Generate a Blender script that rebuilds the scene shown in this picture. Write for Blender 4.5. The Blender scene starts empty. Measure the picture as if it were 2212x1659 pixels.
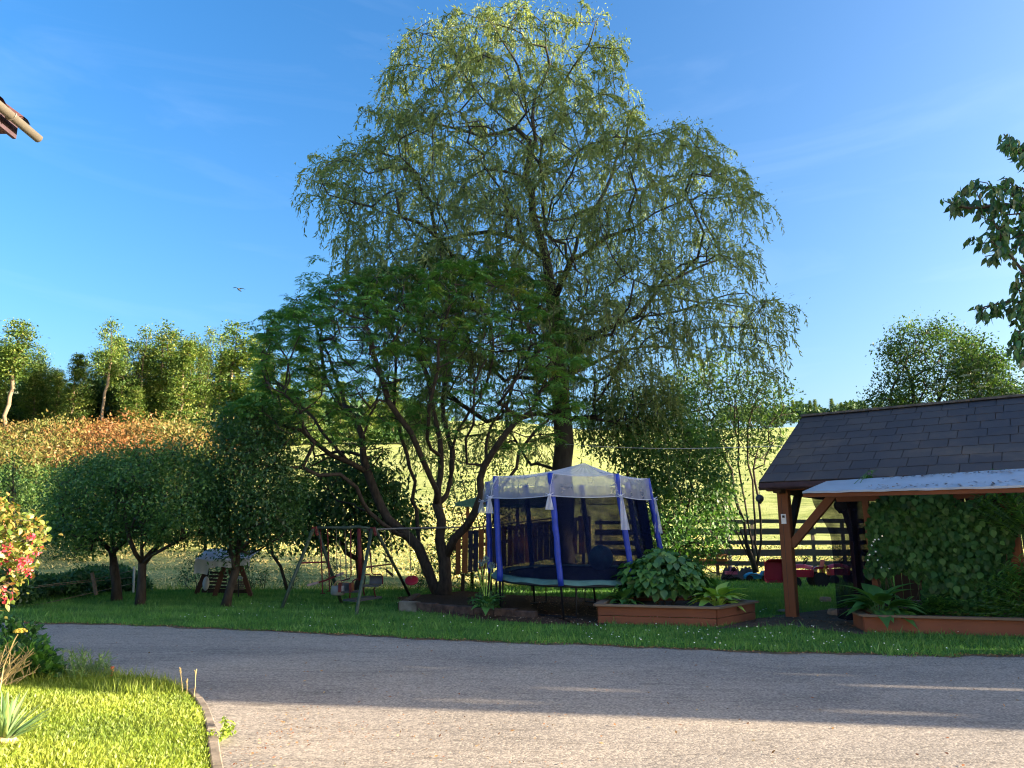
import bpy, math, random
import numpy as np
from mathutils import Vector, Matrix
R = math.radians
rng = np.random.default_rng(7)
random.seed(7)
sc = bpy.context.scene
col = sc.collection

# ------------------------------------------------------------------ camera, world, sun, exposure
CAM_H, PITCH, FPX = 1.45, R(11.671), 1600.0          # FPX: focal length for a 2212 px wide frame
cam_d = bpy.data.cameras.new('camera')
cam_d.sensor_width = 36.0
cam_d.lens = 36.0 * FPX / 2212.0
cam_d.clip_end = 3000
cam = bpy.data.objects.new('camera', cam_d)
col.objects.link(cam)
cam.location = (0, 0, CAM_H)
cam.rotation_euler = (R(90) + PITCH, 0, 0)
sc.camera = cam

SUN_EL, SUN_BEHIND = 14.0, 8.7                        # degrees; sun is at the right, slightly behind the camera
sv = Vector((math.cos(R(SUN_EL)) * math.cos(R(SUN_BEHIND)), -math.cos(R(SUN_EL)) * math.sin(R(SUN_BEHIND)), math.sin(R(SUN_EL))))
sun_d = bpy.data.lights.new('sun', 'SUN')
sun_d.energy = 5.0
sun_d.angle = R(0.53)
sun_d.color = (1.0, 0.83, 0.60)
sun = bpy.data.objects.new('sun', sun_d)
col.objects.link(sun)
sun.rotation_euler = sv.to_track_quat('Z', 'Y').to_euler()

world = bpy.data.worlds.new('World')
sc.world = world
world.use_nodes = True
wn, wl = world.node_tree.nodes, world.node_tree.links
wn.clear()
w_out = wn.new('ShaderNodeOutputWorld')
w_bg = wn.new('ShaderNodeBackground')
w_sky = wn.new('ShaderNodeTexSky')
w_sky.sky_type = 'NISHITA'
w_sky.sun_disc = False
w_sky.sun_elevation = R(SUN_EL)
w_sky.sun_rotation = R(90 + SUN_BEHIND)
w_sky.air_density = 1.0
w_sky.dust_density = 4.0
w_sky.ozone_density = 2.6
w_bg.inputs['Strength'].default_value = 0.078
# thin cirrus wisps, stretched
w_tc = wn.new('ShaderNodeTexCoord')
w_map = wn.new('ShaderNodeMapping')
w_map.inputs['Scale'].default_value = (1.2, 2.0, 9.0)
w_map.inputs['Rotation'].default_value = (0.0, R(10), R(200))
w_no = wn.new('ShaderNodeTexNoise')
w_no.inputs['Scale'].default_value = 1.6
w_no.inputs['Detail'].default_value = 7
w_no.inputs['Roughness'].default_value = 0.55
w_no.inputs['Distortion'].default_value = 0.8
w_rmp = wn.new('ShaderNodeMapRange')
w_rmp.inputs['From Min'].default_value = 0.52
w_rmp.inputs['From Max'].default_value = 0.85
w_rmp.inputs['To Max'].default_value = 0.07
w_mix = wn.new('ShaderNodeMix')
w_mix.data_type = 'RGBA'
w_mix.inputs['B'].default_value = (4.2, 4.6, 5.2, 1)
wl.new(w_tc.outputs['Generated'], w_map.inputs['Vector'])
wl.new(w_map.outputs['Vector'], w_no.inputs['Vector'])
wl.new(w_no.outputs['Fac'], w_rmp.inputs['Value'])
wl.new(w_rmp.outputs['Result'], w_mix.inputs['Factor'])
wl.new(w_sky.outputs['Color'], w_mix.inputs['A'])
w_hs = wn.new('ShaderNodeHueSaturation')
w_hs.inputs['Saturation'].default_value = 1.33
w_hs.inputs['Hue'].default_value = 0.503
wl.new(w_mix.outputs['Result'], w_hs.inputs['Color'])
wl.new(w_hs.outputs['Color'], w_bg.inputs['Color'])
wl.new(w_bg.outputs['Background'], w_out.inputs['Surface'])

sc.view_settings.view_transform = 'Standard'
sc.view_settings.look = 'None'
sc.view_settings.gamma = 1.0
sc.view_settings.use_curve_mapping = False
sc.view_settings.exposure = 2.53
sc.render.engine = 'CYCLES'
sc.cycles.max_bounces = 6
sc.cycles.filter_width = 1.15
sc.cycles.transparent_max_bounces = 24

# ------------------------------------------------------------------ camera geometry helpers
_c, _s = math.cos(PITCH), math.sin(PITCH)
def P(px, py, Y):
    """point of the place seen at (px, py) of the 2212 px frame, Y metres ahead"""
    cx = (px - 1106.0) / FPX; cz = -(py - 829.5) / FPX
    fy = _c - cz * _s; fz = _s + cz * _c
    t = Y / fy
    return Vector((cx * t, Y, CAM_H + fz * t))
def G(px, py, z=0.0):
    cx = (px - 1106.0) / FPX; cz = -(py - 829.5) / FPX
    fy = _c - cz * _s; fz = _s + cz * _c
    t = (z - CAM_H) / fz
    return Vector((cx * t, fy * t, z))
def sstep(a, b, x):
    t = np.clip((x - a) / (b - a), 0, 1)
    return t * t * (3 - 2 * t)
def terrain(x, y):
    x = np.asarray(x, float); y = np.asarray(y, float)
    y0 = 22.0 + np.clip((x + 3) * 0.55, 0, 8)
    d = np.maximum(y - y0, 0)
    up = 0.21 * np.minimum(d, 96)
    up = up - 0.21 * 2.2 * (1 - np.exp(-d / 2.2))
    up = up + 0.112 * np.maximum(d - 96, 0)
    bumps = (np.sin(x * .31 + 1) * np.cos(y * .27) * .12 + np.sin(x * .11 + y * .07) * .25) * sstep(2, 25, d)
    return up + bumps

# ------------------------------------------------------------------ object helpers
def tag(o, label=None, cat=None, group=None, kind=None):
    if label: o['label'] = label
    if cat: o['category'] = cat
    if group: o['group'] = group
    if kind: o['kind'] = kind
    return o
def thing(name, label, cat, loc=(0, 0, 0), rotz=0.0, group=None):
    o = bpy.data.objects.new(name, None)
    o.empty_display_size = 0.2
    col.objects.link(o)
    o.location = loc
    o.rotation_euler = (0, 0, rotz)
    return tag(o, label, cat, group)
def root_of(o):
    while o.parent: o = o.parent
    return o
def link_mesh(name, me, mat, parent=None):
    if mat is not None and len(me.materials) == 0: me.materials.append(mat)
    o = bpy.data.objects.new(name, me)
    col.objects.link(o)
    if parent is not None: o.parent = parent
    return o
def np_mesh(name, V, F, mat, parent=None, tint=None, world=False, smooth=False):
    """V (n,3), F (m,k) all faces with k corners; world=True: V is in world space, parent unrotated"""
    V = np.asarray(V, dtype=np.float32).reshape(-1, 3)
    F = np.asarray(F, dtype=np.int32)
    if world and parent is not None:
        V = V - np.array(root_of(parent).location, dtype=np.float32)
    me = bpy.data.meshes.new(name)
    me.vertices.add(len(V)); me.vertices.foreach_set('co', V.ravel())
    me.loops.add(F.size); me.loops.foreach_set('vertex_index', F.ravel())
    me.polygons.add(len(F))
    me.polygons.foreach_set('loop_start', np.arange(0, F.size, F.shape[1], dtype=np.int32))
    me.update(calc_edges=True)
    if smooth: me.polygons.foreach_set('use_smooth', np.ones(len(F), dtype=bool))
    if tint is not None:
        a = me.attributes.new('tint', 'FLOAT', 'FACE')
        a.data.foreach_set('value', np.asarray(tint, dtype=np.float32))
    return link_mesh(name, me, mat, parent)

class MB:
    """collects simple solids into one mesh"""
    def __init__(s): s.v = []; s.f = []
    def add(s, vs, fs):
        o = len(s.v); s.v += [tuple(v) for v in vs]; s.f += [tuple(i + o for i in f) for f in fs]; return s
    def box(s, c, size, rot=None, ch=0.0):
        x, y, z = size[0] / 2, size[1] / 2, size[2] / 2
        if ch > 0:                                       # chamfered along the long (z) edges
            ring = [(-x + ch, -y), (x - ch, -y), (x, -y + ch), (x, y - ch), (x - ch, y), (-x + ch, y), (-x, y - ch), (-x, -y + ch)]
            vs = [Vector((a, b, -z)) for a, b in ring] + [Vector((a, b, z)) for a, b in ring]
            fs = [(i, (i + 1) % 8, (i + 1) % 8 + 8, i + 8) for i in range(8)] + [tuple(range(7, -1, -1)), tuple(range(8, 16))]
        else:
            vs = [Vector((a, b, d)) for d in (-z, z) for a, b in ((-x, -y), (x, -y), (x, y), (-x, y))]
            fs = [(3, 2, 1, 0), (4, 5, 6, 7), (0, 1, 5, 4), (1, 2, 6, 5), (2, 3, 7, 6), (3, 0, 4, 7)]
        c = Vector(c)
        if rot is not None: vs = [rot @ v for v in vs]
        return s.add([v + c for v in vs], fs)
    def beam(s, p0, p1, w, h, up=(0, 0, 1), ch=0.0):
        p0, p1 = Vector(p0), Vector(p1)
        d = (p1 - p0); L = d.length; d.normalize()
        u = Vector(up); x = d.cross(u)
        if x.length < 1e-4: x = Vector((1, 0, 0))
        x.normalize(); y = x.cross(d).normalized()
        rot = Matrix((x, y, d)).transposed()
        return s.box((p0 + p1) / 2, (w, h, L), rot, ch)
    def tube(s, pts, r, n=8, cap=True):
        pts = [Vector(p) for p in pts]
        if not hasattr(r, '__len__'): r = [r] * len(pts)
        o = len(s.v); ref = Vector((0.3, 0.2, 1)).normalized()
        for i, p in enumerate(pts):
            d = (pts[min(i + 1, len(pts) - 1)] - pts[max(i - 1, 0)])
            if d.length < 1e-6: d = Vector((0, 0, 1))
            d.normalize()
            x = d.cross(ref)
            if x.length < 0.05: x = d.cross(Vector((1, 0, 0)))
            x.normalize(); y = d.cross(x)
            for k in range(n):
                a = 2 * math.pi * k / n
                s.v.append(tuple(p + (x * math.cos(a) + y * math.sin(a)) * r[i]))
        for i in range(len(pts) - 1):
            for k in range(n):
                a, b = o + i * n + k, o + i * n + (k + 1) % n
                s.f.append((a, b, b + n, a + n))
        if cap:
            s.f.append(tuple(o + k for k in range(n - 1, -1, -1)))
            s.f.append(tuple(o + (len(pts) - 1) * n + k for k in range(n)))
        return s
    def lathe(s, c, prof, n=16, rot=None):
        c = Vector(c); vs = []; fs = []
        for r, z in prof:
            for k in range(n):
                a = 2 * math.pi * k / n
                v = Vector((r * math.cos(a), r * math.sin(a), z))
                if rot is not None: v = rot @ v
                vs.append(v + c)
        for i in range(len(prof) - 1):
            for k in range(n):
                a, b = i * n + k, i * n + (k + 1) % n
                fs.append((a, b, b + n, a + n))
        fs.append(tuple(range(n - 1, -1, -1))); fs.append(tuple((len(prof) - 1) * n + k for k in range(n)))
        return s.add(vs, fs)
    def sphere(s, c, r, n=14, m=9, sq=(1, 1, 1)):
        prof = [(max(math.sin(math.pi * i / m), .001) * r, -math.cos(math.pi * i / m) * r) for i in range(m + 1)]
        o = len(s.v); s.lathe((0, 0, 0), prof, n)
        for i in range(o, len(s.v)):
            v = s.v[i]; s.v[i] = (v[0] * sq[0] + c[0], v[1] * sq[1] + c[1], v[2] * sq[2] + c[2])
        return s
    def grid(s, f, nu, nv):
        vs = [f(i / nu, j / nv) for j in range(nv + 1) for i in range(nu + 1)]
        fs = [(j * (nu + 1) + i, j * (nu + 1) + i + 1, (j + 1) * (nu + 1) + i + 1, (j + 1) * (nu + 1) + i) for j in range(nv) for i in range(nu)]
        return s.add(vs, fs)
    def prism(s, poly, z0, z1):
        n = len(poly)
        vs = [(p[0], p[1], z0) for p in poly] + [(p[0], p[1], z1) for p in poly]
        fs = [(i, (i + 1) % n, (i + 1) % n + n, i + n) for i in range(n)] + [tuple(range(n - 1, -1, -1)), tuple(range(n, 2 * n))]
        return s.add(vs, fs)
    def build(s, name, mat, parent=None, smooth=False, world=True):
        v = s.v
        if world and parent is not None:
            L = root_of(parent).location; v = [(a[0] - L[0], a[1] - L[1], a[2] - L[2]) for a in v]
        me = bpy.data.meshes.new(name)
        me.from_pydata(v, [], s.f)
        me.validate()
        if smooth: me.polygons.foreach_set('use_smooth', [True] * len(me.polygons))
        return link_mesh(name, me, mat, parent)

# ------------------------------------------------------------------ materials
def nodes_of(name):
    m = bpy.data.materials.new(name); m.use_nodes = True
    nt = m.node_tree
    return m, nt.nodes, nt.links, nt.nodes['Principled BSDF']
def noise(n, l, vec, scale, detail=4, rough=.55, dist=0):
    t = n.new('ShaderNodeTexNoise')
    t.inputs['Scale'].default_value = scale; t.inputs['Detail'].default_value = detail
    t.inputs['Roughness'].default_value = rough; t.inputs['Distortion'].default_value = dist
    if vec is not None: l.new(vec, t.inputs['Vector'])
    return t.outputs['Fac']
def coords(n, l, scale=(1, 1, 1), rot=(0, 0, 0), out='Object'):
    tc = n.new('ShaderNodeTexCoord'); mp = n.new('ShaderNodeMapping')
    mp.inputs['Scale'].default_value = scale; mp.inputs['Rotation'].default_value = rot
    l.new(tc.outputs[out], mp.inputs['Vector'])
    return mp.outputs['Vector']
def ramp(n, l, fac, stops):
    r = n.new('ShaderNodeValToRGB'); e = r.color_ramp.elements
    while len(e) < len(stops): e.new(0.5)
    for i, (p, c) in enumerate(stops):
        e[i].position = p; e[i].color = (c[0], c[1], c[2], 1)
    l.new(fac, r.inputs['Fac'])
    return r.outputs['Color']
def mixc(n, l, fac, a, b, mode='MIX'):
    m = n.new('ShaderNodeMix'); m.data_type = 'RGBA'; m.blend_type = mode
    if isinstance(fac, (int, float)): m.inputs['Factor'].default_value = fac
    else: l.new(fac, m.inputs['Factor'])
    for k, v in (('A', a), ('B', b)):
        if isinstance(v, tuple): m.inputs[k].default_value = (v[0], v[1], v[2], 1)
        else: l.new(v, m.inputs[k])
    return m.outputs['Result']
def bump(n, l, b, h, strength=.3, dist=.01):
    u = n.new('ShaderNodeBump'); u.inputs['Strength'].default_value = strength; u.inputs['Distance'].default_value = dist
    l.new(h, u.inputs['Height']); l.new(u.outputs['Normal'], b.inputs['Normal'])
def mul(c, f): return tuple(min(1, x * f) for x in c)
def mat_plain(name, c, rough=.7, var=.2, scale=6, bmp=0.0, stretch=(1, 1, 1), metal=0, spec=.3, c2=None, lo=.3, hi=.7):
    m, n, l, b = nodes_of(name)
    v = coords(n, l, stretch)
    f = noise(n, l, v, scale, 5)
    l.new(ramp(n, l, f, [(lo, mul(c, 1 - var)), (hi, c2 if c2 else mul(c, 1 + var))]), b.inputs['Base Color'])
    b.inputs['Roughness'].default_value = rough; b.inputs['Metallic'].default_value = metal
    b.inputs['Specular IOR Level'].default_value = spec
    if bmp: bump(n, l, b, noise(n, l, v, scale * 3, 4), bmp, .01)
    return m
def mat_wood(name, c, axis='z', rough=.75, var=.3, rnd=True):
    m, n, l, b = nodes_of(name)
    st = {'z': (14, 14, .9), 'x': (.9, 14, 14), 'y': (14, .9, 14)}[axis]
    v = coords(n, l, st)
    f = noise(n, l, v, 2.2, 6, .6, .6)
    f2 = noise(n, l, coords(n, l), 1.7, 3)
    cc = ramp(n, l, f, [(.25, mul(c, 1 - var)), (.55, c), (.8, mul(c, 1 + var * .6))])
    cc = mixc(n, l, f2, cc, mul(c, .6), 'MIX') if False else mixc(n, l, .35, cc, ramp(n, l, f2, [(.35, mul(c, .55)), (.65, mul(c, 1.3))]))
    if rnd:
        oi = n.new('ShaderNodeObjectInfo')
        cc = mixc(n, l, .35, cc, ramp(n, l, oi.outputs['Random'], [(0, mul(c, .65)), (1, mul(c, 1.35))]))
    l.new(cc, b.inputs['Base Color'])
    b.inputs['Roughness'].default_value = rough; b.inputs['Specular IOR Level'].default_value = .25
    bump(n, l, b, f, .35, .004)
    return m
LEAF_GAIN = 1.5
def mat_leaf(name, stops, trans=.35, gloss=.04, tcol=(1.15, 1.25, .5), rnd=False):
    """stops: colours over the 'tint' attribute (or the object's own random number)"""
    m = bpy.data.materials.new(name); m.use_nodes = True
    n, l = m.node_tree.nodes, m.node_tree.links
    n.clear()
    out = n.new('ShaderNodeOutputMaterial')
    if rnd:
        src = n.new('ShaderNodeObjectInfo').outputs['Random']
    else:
        a = n.new('ShaderNodeAttribute'); a.attribute_name = 'tint'; src = a.outputs['Fac']
    k = len(stops)
    c = ramp(n, l, src, [(i / (k - 1), tuple(q * LEAF_GAIN for q in s)) for i, s in enumerate(stops)])
    nz = noise(n, l, coords(n, l), 1.3, 3)
    c = mixc(n, l, .5, c, mixc(n, l, 1.0, c, ramp(n, l, nz, [(.3, (.55, .6, .6)), (.7, (1.35, 1.3, 1.1))]), 'MULTIPLY'))
    df = n.new('ShaderNodeBsdfDiffuse'); tr = n.new('ShaderNodeBsdfTranslucent'); gl = n.new('ShaderNodeBsdfGlossy')
    gl.inputs['Roughness'].default_value = .5
    l.new(c, df.inputs['Color'])
    l.new(mixc(n, l, 1.0, c, tcol, 'MULTIPLY'), tr.inputs['Color'])
    m1 = n.new('ShaderNodeMixShader'); m1.inputs['Fac'].default_value = trans
    l.new(df.outputs[0], m1.inputs[1]); l.new(tr.outputs[0], m1.inputs[2])
    m2 = n.new('ShaderNodeMixShader'); m2.inputs['Fac'].default_value = gloss
    l.new(m1.outputs[0], m2.inputs[1]); l.new(gl.outputs[0], m2.inputs[2])
    l.new(m2.outputs[0], out.inputs['Surface'])
    return m
def mat_net(name, c, opacity, trans=.3, wave=0):
    m = bpy.data.materials.new(name); m.use_nodes = True
    n, l = m.node_tree.nodes, m.node_tree.links
    n.clear()
    out = n.new('ShaderNodeOutputMaterial')
    df = n.new('ShaderNodeBsdfDiffuse'); df.inputs['Color'].default_value = (*c, 1)
    tl = n.new('ShaderNodeBsdfTranslucent'); tl.inputs['Color'].default_value = (*c, 1)
    tp = n.new('ShaderNodeBsdfTransparent')
    a = n.new('ShaderNodeMixShader'); a.inputs['Fac'].default_value = trans
    l.new(df.outputs[0], a.inputs[1]); l.new(tl.outputs[0], a.inputs[2])
    b = n.new('ShaderNodeMixShader')
    f = noise(n, l, coords(n, l), 3.0, 5, .6)
    mr = n.new('ShaderNodeMapRange'); mr.inputs['From Min'].default_value = .3; mr.inputs['From Max'].default_value = .7
    mr.inputs['To Min'].default_value = opacity * .8; mr.inputs['To Max'].default_value = min(1, opacity * 1.2)
    l.new(f, mr.inputs['Value']); l.new(mr.outputs['Result'], b.inputs['Fac'])
    l.new(tp.outputs[0], b.inputs[1]); l.new(a.outputs[0], b.inputs[2]); l.new(b.outputs[0], out.inputs['Surface'])
    return m

M = {}
M['bark'] = mat_plain('bark', (.05, .038, .03), .9, .45, 14, .6, (1, 1, .35))
M['bark_willow'] = mat_plain('willow_bark', (.04, .034, .027), .9, .4, 10, .6, (1, 1, .3))
M['bark_pale'] = mat_plain('pale_bark', (.20, .15, .10), .9, .3, 3, .3, (1, 1, .3))
M['twig'] = mat_plain('twig', (.07, .05, .032), .85, .3, 20)
M['asphalt'] = None
M['wood_red'] = mat_wood('red_brown_timber', (.16, .062, .03), 'z')
M['wood_red_x'] = mat_wood('red_brown_timber_long', (.17, .06, .028), 'x')
M['wood_grey'] = mat_wood('weathered_grey_timber', (.13, .11, .09), 'x')
M['wood_rim'] = mat_wood('weathered_rim_timber', (.17, .12, .085), 'x')
M['wood_swing'] = mat_wood('swing_seat_timber', (.085, .036, .022), 'z')
M['wood_orange'] = mat_wood('orange_stained_plank', (.30, .12, .045), 'z')
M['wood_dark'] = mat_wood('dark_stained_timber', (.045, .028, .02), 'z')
M['planter'] = mat_wood('red_painted_board', (.18, .066, .038), 'x', var=.18)
M['green_roof'] = mat_plain('green_bitumen_roof', (.05, .16, .14), .8, .2, 10)
M['blue_panel'] = mat_plain('blue_panel', (.007, .014, .05), .5, .2, 6)
M['blue_sleeve'] = mat_plain('blue_vinyl_sleeve', (.006, .035, .36), .5, .22, 9, .4, spec=.5)
M['black_metal'] = mat_plain('black_metal', (.012, .013, .018), .45, .2, 8)
M['mat_black'] = mat_plain('trampoline_mat_weave', (.018, .019, .024), .75, .15, 30)
M['pad_green'] = mat_plain('faded_green_pad', (.10, .20, .17), .6, .25, 5, .4)
M['net'] = mat_net('enclosure_net', (.012, .017, .05), .76)
M['tulle'] = mat_net('white_tulle', (.78, .79, .90), .62, .25)
M['tulle_thin'] = mat_net('thin_white_tulle', (.66, .68, .84), .34, .15)
M['tulle_dense'] = mat_net('white_tulle_gathered', (.75, .76, .88), .85, .2)
M['black_net'] = mat_net('black_netting', (.012, .013, .03), .85)
M['teal_rubber'] = mat_plain('teal_rubber', (.02, .16, .24), .5, .12, 4, spec=.4)
M['red_plastic'] = mat_plain('red_plastic', (.42, .015, .04), .4, .12, 4, spec=.5)
M['blue_plastic'] = mat_plain('blue_plastic', (.01, .25, .42), .4, .12, 4, spec=.5)
M['yellow_plastic'] = mat_plain('yellow_plastic', (.55, .40, .04), .4, .12, 4, spec=.5)
M['lime_plastic'] = mat_plain('lime_plastic', (.30, .45, .06), .4, .12, 4, spec=.5)
M['pink_plastic'] = mat_plain('pink_plastic', (.55, .12, .22), .4, .12, 4, spec=.5)
M['grey_plastic'] = mat_plain('grey_plastic', (.12, .14, .18), .6, .2, 4)
M['rubber'] = mat_plain('black_rubber', (.012, .012, .016), .8, .2, 10)
M['white_cloth'] = mat_plain('white_awning_cloth', (.50, .51, .55), .8, .12, 3, .2)
M['sheet'] = mat_plain('pale_plastic_sheet', (.33, .36, .42), .35, .1, 4, .15)
M['shingle'] = None
M['steel_green'] = mat_plain('green_painted_tube', (.05, .075, .055), .5, .3, 10)
M['steel_red'] = mat_plain('red_painted_tube', (.13, .022, .022), .5, .35, 10)
M['galv'] = mat_plain('galvanised_tube', (.22, .23, .25), .4, .15, 10, metal=.6)
M['rope'] = mat_plain('rope', (.16, .13, .09), .9, .2, 30)
M['wire'] = mat_plain('white_line', (.6, .6, .6), .6, .1, 4)
M['concrete'] = mat_plain('old_concrete', (.12, .10, .08), .9, .45, 5, .6, c2=(.26, .22, .18))
M['brick_dark'] = mat_plain('mossy_brick', (.05, .032, .026), .9, .5, 7, .6, c2=(.12, .075, .06))
M['stone'] = mat_plain('grey_stone', (.20, .18, .16), .9, .3, 7, .5)
M['soil'] = mat_plain('dark_soil', (.03, .022, .017), .95, .4, 14, .8)
M['zinc'] = mat_plain('coated_gutter', (.09, .078, .062), .45, .1, 4, spec=.5)
M['roof_tile'] = mat_plain('brown_red_roof_tile', (.07, .028, .026), .7, .25, 7)
M['fascia'] = mat_plain('dark_brown_soffit', (.05, .03, .04), .7, .25, 7)
M['render_wall'] = mat_plain('cream_render', (.62, .55, .42), .9, .08, 3, .2)
M['grey_seat'] = mat_plain('grey_seat_plastic', (.07, .07, .075), .7, .2, 6)
M['tan_plastic'] = mat_plain('tan_moulded_plastic', (.42, .25, .12), .5, .15, 6)
M['white_paint'] = mat_plain('white_paint', (.7, .7, .7), .6, .06, 4)
M['bird'] = mat_plain('dark_feather', (.03, .035, .05), .8, .2, 4)

# ------------------------------------------------------------------ ground, road, lawns
def pip(poly, x, y):
    """point in polygon, vectorised"""
    x = np.asarray(x); y = np.asarray(y); ins = np.zeros(x.shape, bool); n = len(poly); j = n - 1
    for i in range(n):
        xi, yi = poly[i][0], poly[i][1]; xj, yj = poly[j][0], poly[j][1]
        c = ((yi > y) != (yj > y)) & (x < (xj - xi) * (y - yi) / (yj - yi + 1e-12) + xi)
        ins ^= c; j = i
    return ins
def edge_dist(poly, x, y):
    d = np.full(np.shape(x), 1e9); n = len(poly)
    for i in range(n):
        a = np.array(poly[i][:2], float); b = np.array(poly[(i + 1) % n][:2], float); ab = b - a
        t = np.clip(((x - a[0]) * ab[0] + (y - a[1]) * ab[1]) / (ab @ ab + 1e-9), 0, 1)
        d = np.minimum(d, np.hypot(x - a[0] - t * ab[0], y - a[1] - t * ab[1]))
    return d
def smooth_line(pts, sub=6):
    out = []; n = len(pts)
    for i in range(n - 1):
        p0, p1, p2, p3 = (Vector(pts[max(i - 1, 0)]), Vector(pts[i]), Vector(pts[i + 1]), Vector(pts[min(i + 2, n - 1)]))
        for k in range(sub):
            t = k / sub
            out.append(.5 * ((2 * p1) + (p2 - p0) * t + (2 * p0 - 5 * p1 + 4 * p2 - p3) * t * t + (-p0 + 3 * p1 - 3 * p2 + p3) * t ** 3))
    out.append(Vector(pts[-1]))
    return out

def mat_field():
    m, n, l, b = nodes_of('mown_hay_field')
    v = coords(n, l, (.5, 1.6, 1))
    f1 = noise(n, l, v, 1.5, 6, .65, .4)
    f2 = noise(n, l, coords(n, l, (.10, .5, .3)), 1.0, 5, .6, .5)
    f3 = noise(n, l, coords(n, l, (1, 1, 1)), 9, 5, .7)
    c = ramp(n, l, f1, [(.40, (.17, .23, .05)), (.5, (.37, .43, .14)), (.60, (.54, .56, .25))])
    c = mixc(n, l, .6, c, ramp(n, l, f2, [(.36, (.20, .29, .05)), (.52, (.39, .46, .16)), (.7, (.55, .57, .26))]))
    c = mixc(n, l, .35, c, ramp(n, l, f3, [(.3, (.10, .13, .035)), (.7, (.60, .58, .27))]))
    f4 = noise(n, l, coords(n, l, (.22, 1.0, 1)), 2.2, 5, .7, .8)
    c = mixc(n, l, .75, c, mixc(n, l, 1.0, c, ramp(n, l, f4, [(.40, (.48, .58, .42)), (.5, (.92, .95, .88)), (.62, (1.12, 1.1, 1.1))]), 'MULTIPLY'))
    l.new(c, b.inputs['Base Color']); b.inputs['Roughness'].default_value = .95; b.inputs['Specular IOR Level'].default_value = .1
    ad = n.new('ShaderNodeMath'); ad.operation = 'ADD'; l.new(f1, ad.inputs[0]); l.new(f3, ad.inputs[1])
    bump(n, l, b, ad.outputs[0], 1.0, .22)
    return m
def mat_asphalt():
    m, n, l, b = nodes_of('worn_asphalt')
    v = coords(n, l)
    big = noise(n, l, coords(n, l, (.6, 1.0, 1)), .9, 6, .62, .5)
    fine = noise(n, l, v, 55, 3, .7)
    vor = n.new('ShaderNodeTexVoronoi'); vor.inputs['Scale'].default_value = 62; l.new(v, vor.inputs['Vector'])
    c = ramp(n, l, big, [(.3, (.21, .19, .17)), (.5, (.285, .255, .225)), (.7, (.36, .32, .275))])
    c = mixc(n, l, .55, c, ramp(n, l, vor.outputs['Color'], [(.1, (.08, .07, .065)), (.5, (.25, .22, .19)), (.95, (.52, .46, .38))]))
    # dark seams and old cracks
    wv = noise(n, l, coords(n, l, (.16, 1.3, 1), (0, 0, R(4))), 1.6, 7, .6, 1.2)
    cr = ramp(n, l, wv, [(.488, (1, 1, 1)), (.5, (.12, .11, .10)), (.509, (1, 1, 1))])
    c = mixc(n, l, .45, c, mixc(n, l, 1.0, c, cr, 'MULTIPLY'))
    pat = noise(n, l, coords(n, l, (.5, 1, 1)), .45, 4, .5, .3)
    c = mixc(n, l, .7, c, mixc(n, l, 1.0, c, ramp(n, l, pat, [(.38, (.74, .77, .82)), (.48, (.95, .95, .97)), (.56, (1.0, 1.0, 1.0)), (.64, (1.12, 1.08, 1.03))]), 'MULTIPLY'))
    l.new(c, b.inputs['Base Color']); b.inputs['Roughness'].default_value = .9; b.inputs['Specular IOR Level'].default_value = .25
    ad = n.new('ShaderNodeMath'); ad.operation = 'MULTIPLY_ADD'; ad.inputs[1].default_value = -.9
    l.new(vor.outputs['Distance'], ad.inputs[0]); l.new(fine, ad.inputs[2])
    bump(n, l, b, ad.outputs[0], .35, .005)
    return m
def mat_soilish(name, c1, c2, c3, sc_=6):
    m, n, l, b = nodes_of(name)
    f = noise(n, l, coords(n, l), sc_, 7, .7)
    g = noise(n, l, coords(n, l), sc_ * 7, 3, .6)
    c = ramp(n, l, f, [(.3, c1), (.5, c2), (.7, c3)])
    c = mixc(n, l, .4, c, ramp(n, l, g, [(.35, mul(c1, .7)), (.65, mul(c3, 1.2))]))
    l.new(c, b.inputs['Base Color']); b.inputs['Roughness'].default_value = .95; b.inputs['Specular IOR Level'].default_value = .1
    bump(n, l, b, g, .8, .03)
    return m
M['field'] = mat_field()
M['asphalt'] = mat_asphalt()
M['lawn'] = mat_soilish('lawn_thatch', (.035, .10, .018), (.055, .15, .024), (.08, .18, .035), 5)
M['mulch'] = mat_soilish('bark_mulch', (.022, .013, .01), (.05, .03, .022), (.10, .06, .042), 8)
M['dirt'] = mat_soilish('bare_dirt', (.05, .04, .03), (.085, .066, .05), (.13, .10, .075), 5)
M['patio'] = mat_soilish('dark_paving', (.045, .04, .038), (.075, .066, .06), (.11, .1, .09), 4)

# one sheet for the whole country, finer near the camera
xs = np.concatenate([-np.geomspace(700, 14, 46), np.linspace(-13, 30, 87), np.geomspace(31, 800, 44)])
ys = np.concatenate([np.linspace(-60, 8, 12), np.linspace(9, 40, 63), np.geomspace(41, 900, 90)])
X, Y = np.meshgrid(xs, ys)
Z = terrain(X, Y)
V = np.stack([X, Y, Z], -1).reshape(-1, 3)
nx, ny = len(xs), len(ys)
i, j = np.meshgrid(np.arange(nx - 1), np.arange(ny - 1))
a = (j * nx + i).ravel()
tag(np_mesh('field', V, np.stack([a, a + 1, a + nx + 1, a + nx], -1), M['field'], smooth=True), kind='structure')

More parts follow.
